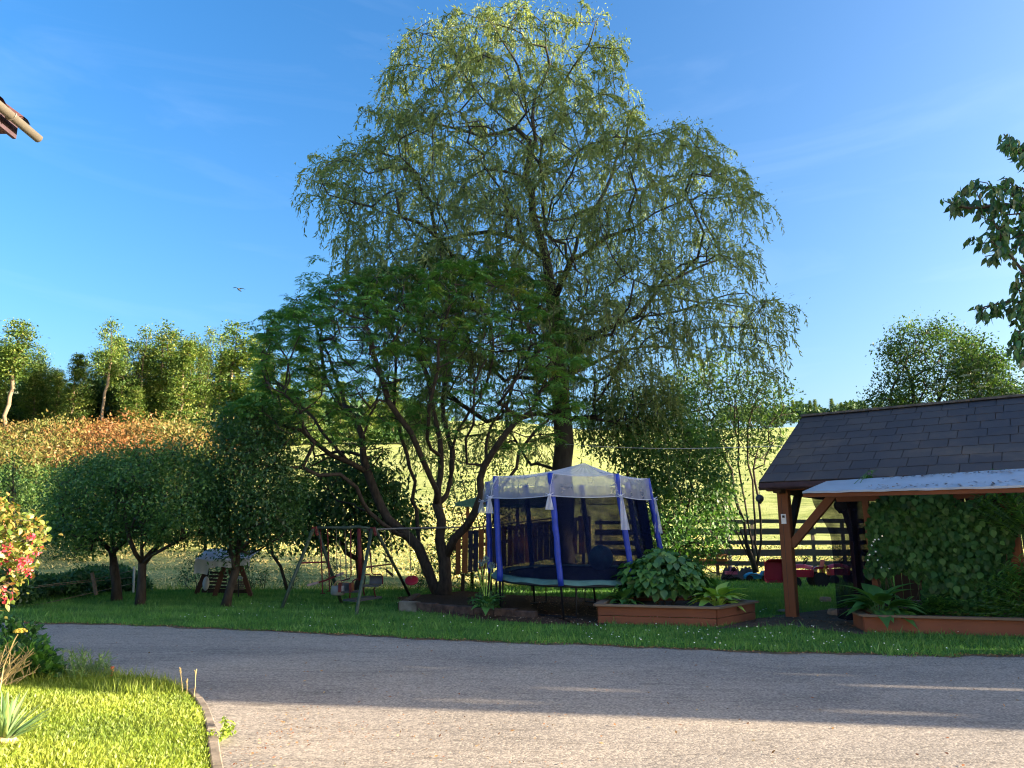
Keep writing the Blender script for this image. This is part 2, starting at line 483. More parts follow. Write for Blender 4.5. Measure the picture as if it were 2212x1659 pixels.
# the asphalt drive: its far edge runs obliquely across the picture, the near lawn bulges into it
far_edge = [G(x, y) for x, y in ((-420, 1336), (-120, 1341), (75, 1346), (300, 1351), (553, 1362), (740, 1371), (930, 1381), (1080, 1387), (1244, 1392), (1460, 1402), (1697, 1410), (1950, 1415), (2212, 1418), (2700, 1428))]
far_edge = [Vector((-30, 17.5, 0))] + far_edge + [Vector((26, 8.0, 0))]
fe = smooth_line(far_edge, 8)
for k, p in enumerate(fe):
    p.y += .035 * math.sin(k * 1.7) + .03 * math.sin(k * .61 + 2) + rng.normal() * .02
road = MB()
n_ = len(fe)
vs = [(p.x, p.y, .008) for p in fe] + [(p.x, -30 if k else -30, .008) for k, p in enumerate(fe)]
road.add(vs, [(k + n_, k + n_ + 1, k + 1, k) for k in range(n_ - 1)])
tag(road.build('road', M['asphalt']), kind='structure')
fex = np.array([p.x for p in fe]); fey = np.array([p.y for p in fe])
def far_y(x): return np.interp(x, fex, fey)

# dirt and broken edge where the verge creeps over the asphalt
dm = MB(); de = [(p.x, p.y) for p in fe if -14 < p.x < 12]
dm.add([(x_, y_ + .05, .0125) for x_, y_ in de] + [(x_, y_ - .07 - .09 * abs(math.sin(x_ * 3.3) * math.sin(x_ * 1.1 + 1)) - .05 * rng.random(), .0125) for x_, y_ in de], [(k + len(de), k + len(de) + 1, k + 1, k) for k in range(len(de) - 1)])
M['edge_dirt'] = mat_soilish('edge_dirt', (.06, .045, .03), (.13, .10, .07), (.22, .17, .11), 7)
tag(dm.build('verge_dirt', M['edge_dirt']), kind='structure')

# lawn beyond the drive
def lawn_back(x): return 20.9 + np.clip((np.asarray(x, float) + 3) * .55, 0, 7.6)
lx = np.linspace(-30, 26, 300)
lawn = MB()
vb = [(x, float(far_y(x)) - .02, .016) for x in lx] + [(x, float(lawn_back(x)) + .25 * math.sin(x * 2.1) + .15 * math.sin(x * 5.3), .016) for x in lx]
lawn.add(vb, [(k, k + 1, k + 301, k + 300) for k in range(299)])
tag(lawn.build('lawn', M['lawn']), kind='structure')

# mulch bed under the trampoline, bare dirt strip, gazebo paving
def blob(name, poly, z, mat, wob=.12, kind='structure'):
    pts = smooth_line([Vector((p[0], p[1], 0)) for p in poly] + [Vector((poly[0][0], poly[0][1], 0))], 7)[:-1]
    ctr = sum(pts, Vector()) / len(pts)
    pts = [p + Vector((rng.normal() * wob * .4 + wob * math.sin(k * .9) * .5, rng.normal() * wob * .4, 0)) for k, p in enumerate(pts)]
    b = MB(); n = len(pts)
    b.add([(p.x, p.y, z) for p in pts] + [(ctr.x, ctr.y, z)], [(k, (k + 1) % n, n) for k in range(n)])
    return tag(b.build(name, mat), kind=kind)
mulch_poly = [G(x, y)[:2] for x, y in ((870, 1312), (1000, 1338), (1090, 1345), (1200, 1352), (1300, 1354), (1330, 1330))] + [(3.2, 15.2), (2.6, 17.0), (1.5, 18.6), (-1, 19.6), (-2.8, 18.6)]
blob('mulch_bed', mulch_poly, .024, M['mulch'])
dirt_poly = [G(x, y)[:2] for x, y in ((1545, 1362), (1700, 1356), (1868, 1374), (1868, 1362), (1880, 1340), (1720, 1336), (1640, 1338))]
blob('dirt_strip', dirt_poly, .024, M['dirt'], .05)
gu, gv = Vector((.8, -.6, 0)), Vector((.6, .8, 0))     # along the gazebo ridge, across it
GP = Vector((5.13, 14.12, 0))                          # its front left post
def gz(u, v, z=0.0): return GP + gu * u + gv * v + Vector((0, 0, z))
pv = [gz(-.35, -.2), gz(6.2, -.2), gz(6.2, 5.6), gz(1.3, 5.6), gz(.5, 3.0)]
blob('patio', [(p.x, p.y) for p in pv], .028, M['patio'], .03)

# near lawn at lower left with its kerb
nl = [G(x, y) for x, y in ((452, 1700), (447, 1659), (441, 1600), (428, 1550), (400, 1510), (345, 1487), (280, 1477), (200, 1472), (110, 1462), (0, 1442), (-180, 1415))]
nls = smooth_line(nl, 6)
poly_near = [(p.x, p.y) for p in nls] + [(-12, 10.0), (-12, 2.0), (nls[0].x - .0, 2.0)]
b = MB()
b.add([(p[0], p[1], .05) for p in poly_near], [tuple(range(len(poly_near)))])
tag(b.build('near_lawn', M['lawn']), kind='structure')

# ------------------------------------------------------------------ leaf templates and scattering
def T_rhomb(w=.5):
    return np.array([(0, 0, 0), (w / 2, .45, .04), (0, 1, 0), (-w / 2, .45, .04)], float), np.array([(0, 1, 2, 3)])
def T_tri(w=.12):
    return np.array([(-w / 2, 0, 0), (w / 2, 0, 0), (0, 1, 0)], float), np.array([(0, 1, 2)])
def T_leaf(prof, curl=.15, fold=.15):
    """prof: half widths at even stations; quads across two halves"""
    n = len(prof); V = []; F = []
    for k, w in enumerate(prof):
        t = k / (n - 1); z = -curl * t * t
        V += [(-w, t, z + fold * w), (0, t, z), (w, t, z + fold * w)]
    for k in range(n - 1):
        a = k * 3
        F += [(a, a + 1, a + 4, a + 3), (a + 1, a + 2, a + 5, a + 4)]
    return np.array(V, float), np.array(F)
HEART = T_leaf([.06, .36, .42, .34, .18, .0], .18, .2)
OVATE = T_leaf([.02, .22, .29, .24, .12, .0], .22, .25)
LANCE = T_leaf([.03, .10, .13, .10, .0], .25, .3)
STRAP = T_leaf([.035, .045, .045, .038, .028, .014, .0], .35, .5)
def unit(v): return v / (np.linalg.norm(v, axis=-1, keepdims=True) + 1e-9)
def scatter(T, Pp, D, N, S, tint):
    """copies of a leaf template: long axis D, facing N, size S -> V, F, tint per face"""
    V0, F0 = T
    Pp = np.asarray(Pp, float); D = unit(np.asarray(D, float)); N = np.asarray(N, float)
    Xa = unit(np.cross(D, N)); Na = np.cross(Xa, D)
    S = np.broadcast_to(np.asarray(S, float), (len(Pp),))[:, None, None]
    W = V0[None, :, 0, None] * Xa[:, None] + V0[None, :, 1, None] * D[:, None] + V0[None, :, 2, None] * Na[:, None]
    V = Pp[:, None] + W * S
    F = F0[None] + (np.arange(len(Pp)) * len(V0))[:, None, None]
    return V.reshape(-1, 3), F.reshape(-1, F0.shape[1]), np.repeat(tint, len(F0))
def merge(parts):
    V, F, T = [], [], []; o = 0
    for v, f, t in parts:
        V.append(v); F.append(f + o); T.append(t); o += len(v)
    return np.concatenate(V), np.concatenate(F), np.concatenate(T)
def rdir(n): return unit(rng.normal(size=(n, 3)))

# ------------------------------------------------------------------ grass
def grass_in(name, mask, x0, x1, y0, y1, n, h, w, mat, lean=.5, z0=0.0, dens=None, kind='stuff', T=None, label=None, tall=0.0):
    x = rng.uniform(x0, x1, n); y = rng.uniform(y0, y1, n)
    ok = mask(x, y)
    x, y = x[ok], y[ok]; k = len(x)
    cl = np.sin(x * 3.1 + np.sin(y * 2.3) * 2) * .5 + np.sin(y * 4.7 + x * 1.3) * .5
    hh = h * rng.uniform(.5, 1.3, k) * (1 + .25 * cl)
    if tall: hh = np.where(rng.random(k) < tall, hh * 2.0, hh)
    D = np.stack([rng.normal(size=k) * lean, rng.normal(size=k) * lean, np.ones(k)], -1)
    N = np.stack([rng.normal(size=k), rng.normal(size=k), np.zeros(k)], -1)
    z = z0(x, y) if callable(z0) else np.full(k, z0)
    V, F, t = scatter(T or T_tri(w / h), np.stack([x, y, z], -1), D, N, hh, np.clip(.5 + .25 * cl + rng.normal(size=k) * .22, 0, 1))
    o = np_mesh(name, V, F, mat, tint=t)
    return tag(o, label, kind=kind)
M['grass'] = mat_leaf('lawn_grass', [(.042, .115, .025), (.065, .165, .035), (.11, .22, .055)], .35, .03)
M['grass_near'] = mat_leaf('near_grass', [(.085, .14, .018), (.15, .205, .028), (.24, .275, .055)], .42, .03, (1.2, 1.15, .45))
M['straw'] = mat_leaf('dry_stem', [(.45, .36, .14), (.6, .5, .24)], .25, .02, (1, 1, .8))
M['daisy'] = mat_leaf('daisy_white', [(.75, .75, .72), (.85, .85, .82)], .2, 0, (1, 1, 1))
M['litter'] = mat_leaf('fallen_leaf', [(.10, .06, .03), (.22, .13, .06), (.18, .06, .03), (.36, .26, .13)], .1, .02, (1, 1, .8))
no_grass = [mulch_poly, dirt_poly, [(p.x, p.y) for p in pv]]
def lawn_mask(x, y):
    m = (y > far_y(x) - .04 + .05 * np.sin(x * 9)) & (y < lawn_back(x) + .3) & (np.abs(x) < .78 * y)
    for p in no_grass: m &= ~pip(p, x, y)
    return m
grass_in('grass', lawn_mask, -16, 14, 9.3, 21, 330000, .062, .011, M['grass'], .45, .014, tall=.03)
grass_in('grass', lambda x, y: lawn_mask(x, y) & (y > 18), -17, 20, 18, 29, 90000, .085, .02, M['grass'], .45, .014)
# ragged fringe where the hay field meets the lawn
grass_in('grass', lambda x, y: (np.abs(y - lawn_back(x) - .5) < .9) & (np.abs(x) < .8 * y), -18, 22, 20, 30, 26000, .16, .02, M['grass_near'], .35, lambda x, y: terrain(x, y))
grass_in('hay', lambda x, y: (y > lawn_back(x)) & (np.abs(x) < .8 * y), -24, 28, 21, 38, 60000, .11, .035, M['straw'], 1.4, lambda x, y: terrain(x, y))
near_mask = lambda x, y: pip(poly_near, x, y)
grass_in('near_grass', near_mask, -7, -1.5, 4.6, 9.2, 190000, .044, .013, M['grass_near'], .9, .05, T=T_rhomb(.26))
grass_in('near_grass', lambda x, y: near_mask(x, y), -7, -1.5, 4.6, 9.2, 90000, .048, .007, M['grass_near'], .7, .05)
# long unmown grass along the back edge of the near lawn
def long_mask(x, y):
    return near_mask(x, y) & (edge_dist([(p.x, p.y) for p in nls[28:]], x, y) < .55) & (x < -3.0)
grass_in('tall_grass', long_mask, -8, -3, 7, 9.6, 22000, .13, .010, M['grass_near'], .35, .05)
# daisies in the verge
x = rng.uniform(-6, 8, 3000); y = rng.uniform(9.6, 17, 3000)
ok = lawn_mask(x, y) & (rng.random(3000) < np.where((x > 1) & (x < 5), .28, .06)); x, y = x[ok], y[ok]
k = len(x); Dd = np.stack([rng.normal(size=k), rng.normal(size=k), rng.normal(size=k) * .3], -1)
V, F, t = scatter(T_rhomb(1.0), np.stack([x, y, np.full(k, .075)], -1), Dd, np.tile((0, -.5, 1.), (k, 1)), .022, rng.random(k))
tag(np_mesh('daisies', V, F, M['daisy'], tint=t), kind='stuff')
# leaf litter: along the verge edge, over the drive, on mulch and dirt
def litter(name, x, y, z, s, flat=.35):
    k = len(x); Dd = np.stack([rng.normal(size=k), rng.normal(size=k), rng.normal(size=k) * .25], -1)
    Nn = np.stack([rng.normal(size=k) * flat, rng.normal(size=k) * flat, np.ones(k)], -1)
    V, F, t = scatter(T_rhomb(.5), np.stack([x, y, np.full(k, z)], -1), Dd, Nn, s * rng.uniform(.5, 1.4, k), rng.random(k))
    return tag(np_mesh(name, V, F, M['litter'], tint=t), kind='stuff')
x = rng.uniform(-10, 9, 3600); y = far_y(x) - np.abs(rng.normal(size=3600)) * .10 + .03
litter('leaf_litter', x, y, .02, .028)
x = rng.uniform(-8, 8, 700); y = rng.uniform(4.5, 12, 700); ok = (y < far_y(x)) & ~near_mask(x, y)
litter('leaf_litter', x[ok], y[ok], .016, .03)
kx = np.concatenate([rng.normal(-1.75, .10, 200), rng.normal(-1.25, .25, 60)]); ky = np.concatenate([rng.uniform(4.6, 6.9, 200), rng.normal(6.0, .15, 60)])
litter('leaf_litter', kx, ky, .016, .020)
x = rng.uniform(-3, 9, 9000); y = rng.uniform(12, 20, 9000); ok = pip(mulch_poly, x, y) | pip(dirt_poly, x, y)
o = litter('bark_chips', x[ok], y[ok], .034, .045)
o.data.materials.clear(); M['chips'] = mat_leaf('bark_chip', [(.04, .02, .014), (.09, .05, .03), (.16, .09, .06), (.28, .2, .14)], .0, .02); o.data.materials.append(M['chips'])

x = rng.uniform(-9, 9, 2600); y = far_y(x) - np.abs(rng.normal(size=2600)) * .9; ok = ~near_mask(x, y)
o = litter('grit', x[ok], y[ok], .014, .012, .8)
M['grit'] = mat_leaf('grit', [(.06, .055, .05), (.16, .15, .13), (.3, .27, .22)], 0, .02); o.data.materials.clear(); o.data.materials.append(M['grit'])
kx = rng.uniform(-2.2, 0.4, 260); ky = rng.uniform(4.6, 6.6, 260); litter('leaf_litter', kx, ky, .016, .022)
# weeds rooting in the broken verge edge
wx = rng.uniform(-9, 9, 3200); wx = wx[np.sin(wx * 2.7) + np.sin(wx * 1.3 + 2) > .75]; wy = far_y(wx) - np.abs(rng.normal(size=len(wx))) * .09
V, F, t = scatter(T_tri(.16), np.stack([wx, wy, np.full(len(wx), .012)], -1), np.stack([rng.normal(size=len(wx)) * .7, rng.normal(size=len(wx)) * .7, np.ones(len(wx))], -1), rdir(len(wx)), .06 * rng.uniform(.5, 1.4, len(wx)), rng.random(len(wx)))
tag(np_mesh('verge_weeds', V, F, M['grass'], tint=t), kind='stuff')
# kerb stones round the near lawn
kerb = thing('kerb', 'low curved kerb of weathered concrete edging the bright near lawn at lower left', 'kerb', (nls[10].x, nls[10].y, 0))
for k in range(0, 30, 3):
    p0, p1 = nls[k] + Vector((.045, .01, .035)), nls[k + 3] + Vector((.045, .01, .035))
    d = (p1 - p0).normalized()
    MB().beam(p0 + d * .006, p1 - d * .006, .06 + rng.random() * .01, .085 + rng.random() * .012, (0, 0, 1), .008).build('kerb_stone', M['concrete'], kerb)

# ------------------------------------------------------------------ trees
def grow(limbs, attr, seg=.45, kp=.22, wob=.03):
    pts, par, pl = [], [], []
    def addn(p, q):
        pts.append(np.array(p, float)); par.append(q)
        pl.append(0 if q < 0 else pl[q] + np.linalg.norm(pts[-1] - pts[q])); return len(pts) - 1
    for L in limbs:
        L = [Vector(p) for p in L]
        if pts:
            d = [np.linalg.norm(q - np.array(L[0])) for q in pts]; cur = int(np.argmin(d)); L[0] = Vector(pts[cur])
        else: cur = addn(L[0], -1)
        sm = smooth_line(L, 4)
        acc = Vector(pts[cur])
        for p in sm[1:]:
            if (p - acc).length > seg or p is sm[-1]:
                cur = addn(np.array(p) + rng.normal(size=3) * wob, cur); acc = p
    A = np.array([tuple(a) for a in attr], float)
    m = len(A)
    if m:
        best = np.full(m, 1e9); bi = np.zeros(m, int); done = np.zeros(m, bool)
        def upd(i):
            c = np.linalg.norm(A - pts[i], axis=1) + kp * pl[i]
            w = c < best; best[w] = c[w]; bi[w] = i
        for i in range(len(pts)): upd(i)
        for _ in range(m):
            i = int(np.argmin(np.where(done, 1e9, best - kp * np.array([pl[j] for j in bi]) * 0.5))) if False else int(np.argmin(np.where(done, 1e9, best)))
            done[i] = True; q = bi[i]; p0 = pts[q]; p2 = A[i]; d = np.linalg.norm(p2 - p0)
            n = max(1, int(d / seg))
            dirp = (p0 - pts[par[q]]) if par[q] >= 0 else np.array([0, 0, 1.])
            dirp = dirp / (np.linalg.norm(dirp) + 1e-9)
            p1 = p0 + (dirp * .5 + np.array([0, 0, .15])) * d * .45
            cur = q
            for k in range(1, n + 1):
                t = k / n
                p = (1 - t) ** 2 * p0 + 2 * t * (1 - t) * p1 + t * t * p2
                if k < n: p = p + rng.normal(size=3) * wob
                cur = addn(p, cur); upd(cur)
    return np.array(pts), np.array(par)
def wood(pts, par, r_root, r_min=.006, ex=.5, thick=.05):
    n = len(pts); w = np.zeros(n); kids = [[] for _ in range(n)]
    for i in range(n - 1, 0, -1):
        if not kids[i]: w[i] = 1
        w[par[i]] += w[i]; kids[par[i]].append(i)
    if w[0] == 0: w[0] = 1
    r = np.maximum(r_root * (w / w[0]) ** ex, r_min)
    A, B = MB(), MB()
    starts = [(0, -1)]
    while starts:
        i, p = starts.pop()
        chain = [p, i] if p >= 0 else [i]
        cur = i
        while kids[cur]:
            ks = sorted(kids[cur], key=lambda q: -w[q])
            for q in ks[1:]: starts.append((q, cur))
            cur = ks[0]; chain.append(cur)
        if len(chain) < 2: continue
        rad = [min(r[c], r[i] * 1.15) for c in chain]
        P_ = [Vector(pts[c]) for c in chain]
        big = r[i] > thick
        if p < 0: rad[0] *= 1.35
        k0 = 0
        if big:
            cut = next((q for q, rr in enumerate(rad) if rr < thick), len(chain))
            cut = max(cut, 2)
            A.tube(P_[:cut], rad[:cut], 9 if rad[0] > .1 else 6)
            k0 = cut - 1
        if len(P_) - k0 >= 2:
            B.tube(P_[k0:], rad[k0:], 5 if rad[k0] > .02 else 3, cap=False)
    return A, B, w
def anchors(pts, par, w, wmax=2.5):
    idx = np.where(w <= wmax)[0]; idx = idx[idx > 0]
    D = unit(pts[idx] - pts[par[idx]])
    return pts[idx], D
def crown_pts(poly, Yc, thick, n, soft=55, bias=0.0, pick=None):
    xs_ = [p[0] for p in poly]; ys_ = [p[1] for p in poly]
    out = []
    while len(out) < n:
        x = rng.uniform(min(xs_), max(xs_), n * 3); y = rng.uniform(min(ys_), max(ys_), n * 3)
        ok = pip(poly, x + 9 * np.sin(y / 9.0) + 5 * np.sin(y / 4.1), y + 9 * np.sin(x / 11.0) + 5 * np.sin(x / 4.7))
        nzs = np.sin(x / 15 + np.sin(y / 21) * 2) * np.sin(y / 17 + x / 37)
        ok &= rng.random(len(x)) < .45 + .55 * (nzs > -.15)
        if pick is not None: ok &= rng.random(len(x)) < pick(x, y)
        x, y = x[ok], y[ok]
        e = np.clip(edge_dist(poly, x, y) / soft, 0, 1)
        dz = rng.uniform(-1, 1, len(x)); dz = np.sign(dz) * np.abs(dz) ** .7 * thick * np.sqrt(1 - (1 - e) ** 2 * .9)
        for a_, b_, c_ in zip(x, y, dz):
            out.append(P(a_, b_, Yc + c_ + bias))
            if len(out) >= n: break
    return out
def clump(Pp, D, m, rad, size, T, droop=.3, up=.6, tint=None, sq=.7):
    n = len(Pp); Q = np.repeat(Pp, m, 0) + rng.normal(size=(n * m, 3)) * np.array([rad, rad, rad * sq])
    dd = np.repeat(D, m, 0) * .5 + rdir(n * m) + np.array([0, 0, -droop])
    N = rdir(n * m) + np.array([0, 0, up * 2])
    base = np.repeat(rng.normal(size=n) * .23, m) + rng.normal(size=n * m) * .14 + .5
    if tint is not None: base = base + np.repeat(tint, m)
    return scatter(T, Q, dd, N, size * rng.uniform(.6, 1.25, n * m), np.clip(base, 0, 1))
def strands(Pp, D, S, K, ln, out, size, T, tint=0.0):
    """hanging willow rods with leaves along them"""
    n = len(Pp); Q = np.repeat(Pp, S, 0); ns = n * S
    h = np.repeat(D, S, 0) + rng.normal(size=(ns, 3)) * .6; h[:, 2] = np.abs(h[:, 2]) * .3; h = unit(h)
    L = ln * rng.uniform(.35, 1.3, ns)
    t = (np.arange(K) + .5) / K
    t = t[None, :, None] + rng.uniform(-.5, .5, (ns, K, 1)) / K
    pos = Q[:, None] + h[:, None] * out * (1 - np.exp(-2.6 * t)) + np.array([0, 0, -1.])[None, None] * (L[:, None, None] * t ** 1.35)
    tan = h[:, None] * np.exp(-2.6 * t) * 1.2 + np.array([0, 0, -1.]) * (t ** .35)
    tan = tan + rng.normal(size=(ns, K, 3)) * .42
    tn = np.clip(.5 + tint + np.repeat(rng.normal(size=ns) * .16, K) + rng.normal(size=ns * K) * .12, 0, 1)
    lv = scatter(T, pos.reshape(-1, 3), tan.reshape(-1, 3), rdir(ns * K), size * rng.uniform(.6, 1.3, ns * K), tn)
    # the rods themselves, thin ribbons
    tt = np.linspace(0, 1, 5)[None, :, None]
    c = Q[:, None] + h[:, None] * out * (1 - np.exp(-2.6 * tt)) + np.array([0, 0, -1.])[None, None] * (L[:, None, None] * tt ** 1.35)
    side = unit(np.cross(h, (0, 0, 1.)))[:, None] * .004
    V = np.stack([c - side, c + side], 2).reshape(-1, 3)
    base = (np.arange(ns) * 10)[:, None] + np.arange(4)[None] * 2
    F = np.stack([base, base + 1, base + 3, base + 2], -1).reshape(-1, 4)
    return lv, (V, F, np.full(len(F), .5))
def fronds(Pp, D, m, ln, K, leaf, T, droop=.55):
    """rosettes of drooping pinnate leaves"""
    n = len(Pp); ns = n * m
    Q = np.repeat(Pp, m, 0)
    az = rng.uniform(0, 2 * np.pi, n).repeat(m) + np.tile(np.arange(m) * 2 * np.pi / m, n) + rng.normal(size=ns) * .25
    el = rng.uniform(.0, .75, ns)
    h = np.stack([np.cos(az) * np.cos(el), np.sin(az) * np.cos(el), np.sin(el)], -1)
    L = ln * rng.uniform(.6, 1.15, ns)
    t = ((np.arange(K) + 1.0) / K)[None, :, None]
    pos = Q[:, None] + h[:, None] * (L[:, None, None] * t) + np.array([0, 0, -1.]) * (droop * L[:, None, None] * t ** 2)
    tan = unit(h[:, None] + np.array([0, 0, -1.]) * (2 * droop * t))
    side = unit(np.cross(tan, np.array([0, 0, 1.])))
    up = np.cross(side, tan)
    parts = []
    tn = np.clip(.5 + np.repeat(np.repeat(rng.normal(size=n) * .16, m) + rng.normal(size=ns) * .12, K), 0, 1)
    prof = (.55 + .45 * np.sin(np.pi * t)) * np.ones((ns, K, 1))
    for sg in (-1, 1):
        d = side * sg + tan * .55 + np.array([0, 0, -.35]) + rng.normal(size=(ns, K, 3)) * .12
        parts.append(scatter(T, pos.reshape(-1, 3), d.reshape(-1, 3), (up + rng.normal(size=(ns, K, 3)) * .25).reshape(-1, 3), (leaf * prof).reshape(-1), tn))
    return merge(parts)
def tree(name, label, cat, base, pts, par, r_root, leaves, leafmat, bark, group=None, ex=.5, r_min=.006, thick=.05, twigmat=None, wood_out=None):
    t = thing(name, label, cat, base, 0, group)
    A, B, w = wood_out if wood_out else wood(pts, par, r_root, r_min, ex, thick)
    if A.f: A.build('trunk', bark, t, smooth=True)
    if B.f: B.build('branches' if A.f else 'stems', twigmat or bark, t, smooth=True)
    if leaves is not None:
        np_mesh('crown', leaves[0], leaves[1], leafmat, t, tint=leaves[2], world=True)
    return t
def PL(Y, *pts):
    """polyline through frame points; a point may carry its own depth"""
    return [P(p[0], p[1], p[2] if len(p) > 2 else Y) for p in pts]
R_NARROW, R_MID, R_WIDE = T_rhomb(.2), T_rhomb(.42), T_rhomb(.62)

# ------------------------------------------------------------------ the big willow
M['willow'] = mat_leaf('willow_leaf', [(.065, .10, .042), (.10, .145, .06), (.15, .195, .08), (.21, .24, .10)], .42, .015, (1.1, 1.12, .6))
M['sumac'] = mat_leaf('sumac_leaf', [(.035, .09, .024), (.055, .14, .033), (.085, .19, .04), (.17, .20, .04)], .38, .03)
M['apple'] = mat_leaf('apple_leaf', [(.024, .065, .02), (.05, .12, .032), (.10, .19, .05)], .32, .04)
M['dark_leaf'] = mat_leaf('dark_leaf', [(.018, .05, .018), (.035, .09, .026), (.065, .145, .04)], .3, .05)
M['hazel'] = mat_leaf('hazel_leaf', [(.028, .06, .018), (.045, .088, .026), (.08, .13, .038)], .34, .03)
M['forest'] = mat_leaf('forest_leaf', [(.025, .055, .015), (.05, .095, .022), (.095, .14, .032), (.17, .18, .05)], .3, .02)
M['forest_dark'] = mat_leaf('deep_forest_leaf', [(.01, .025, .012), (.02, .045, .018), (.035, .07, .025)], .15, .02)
M['thicket'] = mat_leaf('thicket_leaf', [(.02, .055, .015), (.04, .085, .02), (.075, .10, .025), (.125, .085, .03), (.17, .07, .028)], .3, .02, (1.15, 1.1, .5))
M['far_wood'] = mat_leaf('far_wood_leaf', [(.02, .045, .025), (.04, .075, .035), (.08, .12, .05)], .15, .02)

YW = 20.3
willow_poly = [(1085, 28), (1110, 4), (1150, 12), (1215, 30), (1260, 8), (1300, 2), (1262, 50), (1235, 85), (1300, 92), (1340, 110), (1358, 165), (1310, 205), (1380, 235), (1430, 275), (1500, 268), (1560, 310), (1580, 370),
               (1640, 405), (1655, 440), (1620, 490), (1645, 550), (1620, 620), (1680, 645), (1705, 680), (1680, 730), (1640, 770), (1560, 740), (1450, 770), (1330, 800), (1180, 830),
               (1010, 820), (860, 760), (770, 640), (735, 560), (740, 480), (700, 440), (658, 420), (655, 385), (690, 345), (740, 318), (800, 300), (812, 250), (832, 170), (850, 100), (892, 48), (960, 34), (1030, 14)]
limbs = [
    PL(YW, (1226, 1262), (1216, 1080), (1216, 960), (1212, 860), (1207, 780), (1200, 700), (1190, 610), (1178, 550), (1158, 485), (1143, 420), (1139, 370), (1139, 325), (1128, 290), (1100, 262), (1062, 230), (1005, 180), (960, 120), (930, 70)),
    PL(YW, (1139, 345), (1145, 290), (1152, 245, 20.6), (1168, 190, 20.8), (1180, 120, 21), (1175, 50, 21)),
    PL(YW, (1128, 290), (1138, 230, 19.8), (1128, 170, 19.5), (1100, 100, 19.3), (1060, 40, 19.2)),
    PL(YW, (1152, 245, 20.6), (1200, 200, 20), (1255, 120, 19.6), (1290, 30, 19.6)),
    PL(YW, (1100, 262), (1040, 290, 21.6), (960, 275, 22.6), (880, 240, 23)),
    PL(YW, (1143, 400), (1110, 378, 19.6), (1045, 368, 19), (990, 392, 18.6), (922, 386, 18), (880, 350, 17.6), (820, 330, 17.4), (760, 330, 17.2), (700, 365, 17)),
    PL(YW, (922, 386, 18), (860, 430, 17.8), (800, 470, 17.5), (760, 520, 17.5)),
    PL(YW, (1158, 485), (1220, 478, 20.8), (1275, 448, 21.3), (1340, 420, 22), (1410, 400, 22.6), (1500, 380, 23), (1560, 372, 23)),
    PL(YW, (1143, 420), (1190, 370, 19.8), (1250, 330, 19.2), (1330, 290, 18.8), (1420, 300, 18.5), (1510, 320, 18.3)),
    PL(YW, (1195, 640), (1222, 590, 19.9), (1244, 560, 19.6), (1300, 520, 19.2), (1370, 490, 18.8), (1440, 455, 18.4), (1520, 432, 18), (1600, 430, 17.8)),
    PL(YW, (1244, 560, 19.6), (1250, 510, 20.4), (1290, 450, 21), (1320, 380, 21.5), (1350, 300, 22), (1360, 200, 22)),
    PL(YW, (1205, 780), (1255, 740, 20), (1320, 700, 19.7), (1372, 684, 19.4), (1430, 684, 19.2), (1480, 668, 19), (1530, 650, 18.8), (1600, 655, 18.6), (1670, 690, 18.4)),
    PL(YW, (1372, 684, 19.4), (1430, 620, 19.9), (1510, 570, 20.5), (1590, 560, 20.8)),
    PL(YW, (1178, 550), (1120, 520, 20.9), (1050, 500, 21.5), (960, 510, 22), (860, 540, 22.5), (790, 590, 22.7)),
    PL(YW, (1200, 700), (1130, 640, 19.6), (1050, 600, 19), (950, 600, 18.2), (870, 640, 17.8)),
    PL(YW, (1207, 800), (1270, 790, 21.3), (1340, 760, 22.2), (1430, 750, 23), (1500, 760, 23.5)),
]
att = crown_pts(willow_poly, YW, 3.9, 1950, 150)
att += crown_pts([(850, 800), (1180, 830), (1195, 960), (1160, 1010), (1050, 960), (930, 1000), (860, 930)], YW + 1.2, 1.6, 90, 60)
att += crown_pts([(1240, 800), (1420, 780), (1470, 860), (1400, 940), (1290, 930)], YW + .6, 1.4, 70, 60)
att += crown_pts([(1560, 760), (1690, 740), (1700, 800), (1650, 850), (1580, 830)], YW - .8, .8, 14, 40)
att = [q_ for q_ in att if not (q_.x / q_.y > .27 and q_.z < 11 and rng.random() < .5) and not (q_.z > 12.5 and rng.random() < .3)]
pts, par = grow(limbs, att, .5, .2, .05)
A_, B_, w_ = wood(pts, par, .27, .006, .5, .045)
ap, ad = anchors(pts, par, w_, 2.2)
# strand lengths grow towards the flanks and the bottom, short in the top
zz = ap[:, 2]
top = sstep(9, 15, zz)
lv1, rb1 = strands(ap[top < .5], ad[top < .5], 3, 22, .9, .6, .155, T_rhomb(.24))
lv2, rb2 = strands(ap[top >= .5], ad[top >= .5], 4, 22, .55, .5, .15, T_rhomb(.25), .08)
# the long curtains
low = [i for i in range(len(ap)) if (ap[i, 2] < 8.0 and rng.random() < .22)]
lv3, rb3 = strands(ap[low], ad[low], 2, 40, 2.0, .7, .14, T_rhomb(.24), -.03)
lv4 = clump(ap, ad, 40, .23, .13, T_rhomb(.21), .6)
t = tree('willow_tree', 'tall weeping willow with pale drooping foliage rising behind the trampoline, sunlit at its top', 'tree', P(1226, 1262, YW), None, None, 0, merge([lv1, lv2, lv3, lv4]), M['willow'], M['bark_willow'], wood_out=(A_, B_, w_))
t_rods = merge([rb1, rb2, rb3])
np_mesh('hanging_rods', t_rods[0], t_rods[1], M['twig'], t, world=True)
print('willow leaves', len(lv1[1]) + len(lv2[1]) + len(lv3[1]), 'nodes', len(pts))

